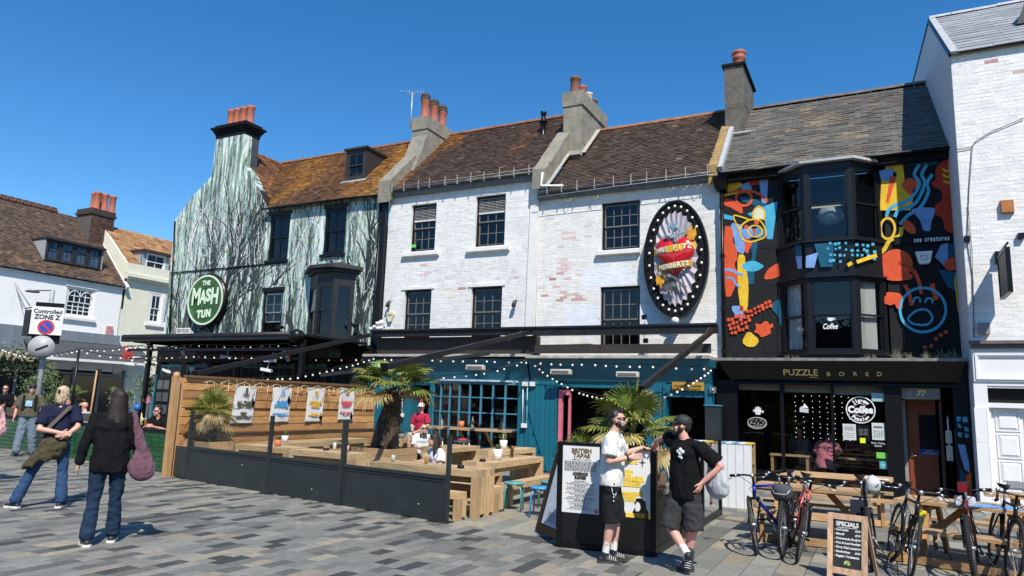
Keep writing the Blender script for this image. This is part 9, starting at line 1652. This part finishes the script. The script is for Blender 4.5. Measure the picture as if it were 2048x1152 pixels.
def xroof(parent, ya, yb, X0, z0, X1, z1, tw, g, cf, m=None, sk=0):
 L = math.hypot(X1-X0, z1-z0); rows = int(L/g); mb = MB(); nx, nz = (z1-z0)/L, -(X1-X0)/L; base = MB()
 def P(y, s, h): return (X0+(X1-X0)*s/L+nx*h, y, z0+(z1-z0)*s/L+nz*h)
 base.add([P(ya, 0, -.03), P(yb, 0, -.03), P(yb-sk, L, -.03), P(ya+sk*0, L, -.03)], [(0, 1, 2, 3)]); r_ = base.build('roof', MATS['roof_underlay'], parent)
 for r in range(rows):
  s0, s1 = r*g, min(r*g+g*1.25, L); y = ya-(tw/2 if r % 2 else 0)
  while y < yb:
   a, b = max(y, ya), min(y+tw, yb)
   if b-a > .03: q = rnd.uniform(-.004, .006); mb.add([P(a+.003, s0, .025+q), P(b-.003, s0, .025+q), P(b-.003, s1, .006), P(a+.003, s1, .006), P(a+.003, s0, q), P(b-.003, s0, q)], [(0, 1, 2, 3), (4, 5, 1, 0), (4, 0, 3), (5, 2, 1)], cf((a+b)/2, r/rows))
   y += tw
 tag(mb.build('roof_tiles', m or TILE, r_), kind='stuff'); return r_
rl = xroof(hl, y0-1, y1+.1, XH+.2, 6.55, XH-3.4, 10.15, .17, .11, lichen((.1, .065, .046), (.34, .2, .07), lambda x, t: -.02+.3*math.exp(-((t-.12)/.14)**2)+.25*max(0, t-.75)))
m_ = MB(); RIDG = mat('ridge_dark', (.12, .05, .035), .8, var=.3)
y = y0
while y < 19.6: mb = MB(); mb.lathe([(.13, 0), (.12, .3)], (XH-3.4, y, 10.16), 8, axis=(0, 1, 0)); mb.box(XH-3.44, XH-3.36, y+.02, y+.28, 10.24, 10.36); mb.build('ridge_tile', RIDG, rl); y += .32
def rp(px, py):      # point of the left roof slope seen at a pixel
 d = _ray(px, py); o = V((0, 0, CAM_H)); n = V((1, 0, 1)).normalized(); p0 = V((XH+.2, 0, 6.55)); return o+d*((p0-o).dot(n)/d.dot(n))
a, b = rp(86, 520), rp(200, 545); zt_ = a.z+.95; m_ = MB(); Xd = a.x+.1
DMR = mat('dormer_black', (.03, .03, .032)); m_.box(Xd-2.2, Xd+.15, a.y-.1, b.y+.1, zt_, zt_+.09); m_.build('dormer_roof', DMR, hl); dmo = C.objects[-1] if 0 else None
n_ = 4; wd = (b.y-a.y)/n_
for k in range(n_): sash(hl, (Xd, a.y+wd*k+.02, a.z+.02), (0, 1, 0), wd-.04, zt_-a.z-.02, 2, (1 if k in (1, 2) else 0), 2 if k in (0, 3) else 1, DMR, rec=.0, bar=.02, fw=.07, back=DARK, depth=.5, meet=.68, gl=mat('reflective_pane', (.05, .1, .16), .08, var=.3))
for yy in (a.y-.06, b.y+.02): m_ = MB(); m_.prism([(Xd, yy, a.z), (Xd, yy, zt_), (Xd-1.0, yy, zt_)], (0, .05, 0)); m_.build('dormer_cheek', mat('lead_cheek', (.35, .36, .37), .6), hl, fix=True)
sk_ = thing('brick_chimney', 'dark brick chimney with three clay pots between the white and cream houses', 'chimney', (XH-2, 20.2, 8)); BRK = mat('dark_brick', (.09, .045, .035), .9, attr=True, var=.3); c0 = onX(182, 440, XH-2.0); c1 = onX(229, 440, XH-2.0); zt_ = onX(205, 432, XH-2.0).z; m_ = MB(); m_.box(XH-3.2, XH-2.0, c0.y, c1.y, 7.2, zt_); m_.build('core', mat('mortar', (.1, .09, .08), .9), sk_); m_ = MB(); z = 8.3; r_ = 0
while z < zt_-.02:
 y = c0.y-(.11 if r_ % 2 else 0)
 while y < c1.y: aa, bb = max(y, c0.y), min(y+.22, c1.y); g = rnd.uniform(.5, 1.4); m_.box(XH-2.0, XH-1.99+rnd.uniform(0, .006), aa+.006, bb-.006, z+.006, z+.069, (.1*g, .05*g, .038*g)) if bb-aa > .03 else 0; y += .22
 z += .075; r_ += 1
tag(m_.build('bricks', BRK, sk_), kind='stuff'); m_ = MB(); m_.box(XH-3.25, XH-1.93, c0.y-.07, c1.y+.07, zt_, zt_+.12); m_.box(XH-3.2, XH-1.98, c0.y-.03, c1.y+.03, zt_+.12, zt_+.3); m_.build('chimney_cap', mat('sooty_brick', (.05, .035, .03), .9), sk_)
pots(sk_, [(XH-2.2, c0.y+.3+.4*k, zt_+.28) for k in range(3)]+[(XH-2.6, c0.y+.4+.4*k, zt_+.28) for k in range(2)], r=.17, h=.9)
m_ = MB(); m_.beam((XH+.25, y1+.08, 6.5), (XH-2.4, y1+.08, 9.15), .14, .14); m_.build('verge', WP, hl); m_ = MB(); m_.beam((XH-1.9, c0.y-.2, 8.55), (XH-1.9, c1.y+.2, 8.55), .14, .1); m_.build('flashing', RENDER, sk_)
# shopfront below: band, awning, doors
m_ = MB(); m_.box(XH, XH+.25, y0, y1, 3.75, 4.2); m_.build('slate_band', mat('slate_band_paint', (.2, .23, .26), .6, attr=False, var=.2, scale=2, stretch=(1, 6, 1)), hl)
aw2 = thing('grey_awning', 'grey fabric awning over the dark shopfront at the left', 'awning', (XH+1, 19, 3)); m_ = MB(); ya, yb = 17.0, 22.4; m_.add([(XH+.26, ya, 3.72), (XH+.26, yb, 3.72), (XH+1.3, yb, 2.95), (XH+1.3, ya, 2.95)], [(0, 1, 2, 3)]); m_.build('canvas', mat('grey_canvas', (.36, .35, .36), .85, var=.06), aw2); m_ = MB(); m_.box(XH+1.28, XH+1.34, ya, yb, 2.85, 2.96); m_.build('front_bar', WP, aw2)
m_ = MB()
for k in range(7): y = 14.6+k*1.2; m_.box(XH, XH+.1, y, y+.1, 0, 2.6)
m_.box(XH, XH+.08, 14, 22, 2.3, 2.4); m_.build('shop_frame', mat('grey_frame', (.2, .2, .2), .5), hl)
for k in range(6): y = 14.75+k*1.2; m_ = MB(); m_.box(XH+.01, XH+.03, y, y+1.0, .5, 2.28); m_.build('shop_pane', mat('black_pane', (.015, .015, .017), .08, var=0), hl)
ivx = thing('ivy_fascia', 'green ivy swag carrying gold letters on the far left shopfront', 'plant', (XH+.4, 15, 3)); lf = MB()
for k in range(1500):
 px, py = rnd.uniform(-30, 90), 722+rnd.gauss(0, 13); o = onX(px, py, XH+.45+rnd.uniform(0, .2)); d = V((rnd.gauss(0, 1), rnd.gauss(0, 1), rnd.gauss(0, 1))).normalized(); s = d.orthogonal().normalized()*.03; g = rnd.uniform(.5, 1.4); lf.add([o, o+d*.06+s, o+d*.12, o+d*.06-s], [(0, 1, 2, 3)], (.06*g, .11*g, .03*g))
tag(lf.build('foliage', LEAF, ivx), kind='stuff')
o = onX(42, 713, XH+.8); text('WAGG', 'lettering', mat('brass_letter', (.5, .42, .25), .4, metal=.3), o, .62, ivx, right=(0, 1, 0), ext=.04, width=2.0)
m_ = MB(); m_.box(XH, XH+.3, y0, 17.4, 3.0, 3.75); m_.build('shop_board', MATS['slate_band_paint'], hl)
for (px, py) in ((248, 655),): o = onX(217, 661, XH); t = thing('wall_alarm', 'small red and white alarm box on the white corner house', 'alarm box', o); m_ = MB(); m_.box(o.x, o.x+.1, o.y-.15, o.y+.15, o.z-.2, o.z+.2); m_.build('case', mat('alarm_red', (.5, .25, .25), .5), t)
m_ = MB(); o = onX(30, 566, XH); m_.tube([onX(30, 566, XH+.1), onX(60, 612, XH+.5)], .02, 5); m_.tube([onX(30, 566, XH+.1), onX(46, 618, XH+.3)], .012, 5); m_.build('stay_bracket', mat('rod_grey', (.3, .3, .3), .5), hl)
# cream house
hc_ = thing('cream_house', 'cream rendered house with orange pantiles, small dormer and white sash windows', 'house', (XH+.1, 23, 0)); Xc = XH+.0; m_ = MB(); cw = [(22.75, 24.1, 5.0, 6.55)]; xwall(m_, Xc, 21.32, 27, 0, 7.2, [(22.8, 23.45, 5.0, 6.5), (23.6, 24.3, 5.0, 6.5)]); m_.build('wall', CREAM, hc_)
m_ = MB(); m_.prism([(Xc, 21.33, 5.5), (Xc, 21.33, 7.75), (Xc-2.4, 21.33, 9.88), (Xc-4.8, 21.33, 7.6), (Xc-4.8, 21.33, 5.5)], (0, .1, 0)); m_.build('gable_wall', CREAM, hc_, fix=True); m_ = MB(); m_.box(Xc, Xc+.15, 21.32, 27, 7.25, 7.75); m_.box(Xc, Xc+.28, 21.32, 27, 7.08, 7.22); m_.box(Xc, Xc+.2, 21.32, 27, 6.98, 7.08); m_.build('cornice', CREAM, hc_); m_ = MB(); m_.box(Xc-.6, Xc-.58, 21.4, 26, 0, 7); m_.build('body', DARK, hc_)
for a in (22.8, 23.6): sash(hc_, (Xc, a, 5.0), (0, 1, 0), .68, 1.5, 2, 1, 2, WP, rec=.03, bar=.03, fw=.1)
m_ = MB(); m_.box(Xc, Xc+.1, 22.65, 24.4, 4.86, 4.98); m_.box(Xc, Xc+.04, 23.46, 23.59, 5, 6.5); m_.build('sill', WP, hc_)
def cfc(x, t): g = rnd.uniform(.75, 1.2); return (.36*g, .2*g, .085*g) if rnd.random() < .8 else (.28*g, .12*g, .06*g)
xroof(hc_, 21.35, 27, Xc-.1, 7.7, Xc-2.4, 9.9, .3, .22, cfc, m=mat('pantile', (.35, .18, .08), .85, attr=True, var=.2, scale=6))
dq = onX(283, 510, Xc-.2); dr = onX(325, 560, Xc-.2); m_ = MB(); z0, z1 = 7.62, 8.5; m_.box(Xc-1.2, Xc+.1, dq.y-.1, dr.y+.3, z1, z1+.1); m_.build('dormer_roof', mat('brown_board', (.06, .04, .03), .7), hc_); m_ = MB(); m_.prism([(Xc-.15, dq.y, z0), (Xc-.15, dq.y, z1), (Xc-1.0, dq.y, z1)], (0, .06, 0)); m_.box(Xc-.2, Xc-.1, dq.y, dq.y+.2, z0, z1); m_.build('dormer_cheek', mat('lead_cheek', (.35, .36, .37)), hc_, fix=True); m_ = MB(); m_.box(Xc-.2, Xc-.1, dr.y, dr.y+.2, z0, z1); m_.build('dormer_cheek', mat('lead_cheek', (.35, .36, .37)), hc_, fix=True)
sash(hc_, (Xc-.12, dq.y+.2, z0), (0, 1, 0), dr.y-dq.y-.2, z1-z0, 2, 1, 1, WP, rec=0, bar=.03, fw=.08)
rs = thing('red_shop_sign', 'red and white hanging shop sign under the canopy edge', 'sign', onX(254, 702, -29)); q = onX(246, 690, -29); m_ = MB(); o = onX(256, 706, -29); m_.box(-29.03, -28.97, o.y-.2, o.y+.2, o.z-.3, o.z+.3); m_.build('board', mat('sign_red2', (.6, .06, .05), .5), rs); m_ = MB(); m_.box(-28.968, -28.96, o.y-.16, o.y+.16, o.z+.08, o.z+.26); m_.build('panel', PAPW, rs)
# gable of the next house at the very left edge
ng = thing('edge_house', 'white gabled house cut by the left edge', 'house', (XH-1, 12, 0)); m_ = MB(); m_.prism([(XH+.05, 12.9, 0), (XH+.05, 9, 0), (XH+.05, 9, 9.5), (XH+.05, 14.6, 9.4) if 0 else (XH+.05, 12.4, 9.2), (XH+.05, 16.4, 6.3) if 0 else (XH+.05, 12.9, 8.8)], (-6, 0, 0)); m_.build('wall', RENDER, ng, fix=True)

# dark row added behind the camera, unseen, for cafe and shop windows to mirror
op = thing('added_mirror_row', 'dark brick row across the square, mirrored in the cafe windows', 'building', (0, -24, 0)); m_ = MB(); m_.box(-45, 30, -32, -24, 0, 8.5); m_.build('wall', mat('added_row_brick', (.07, .045, .035), .9, var=.3, scale=1), op)
for k in range(24): x = -43+k*3; m_ = MB(); m_.box(x, x+1.1, -24, -23.96, 1.0, 2.9); m_.box(x, x+1.0, -24, -23.96, 4.6, 6.2); m_.build('window', GLASS if 0 else MATS['dark_transom_glass'], op)
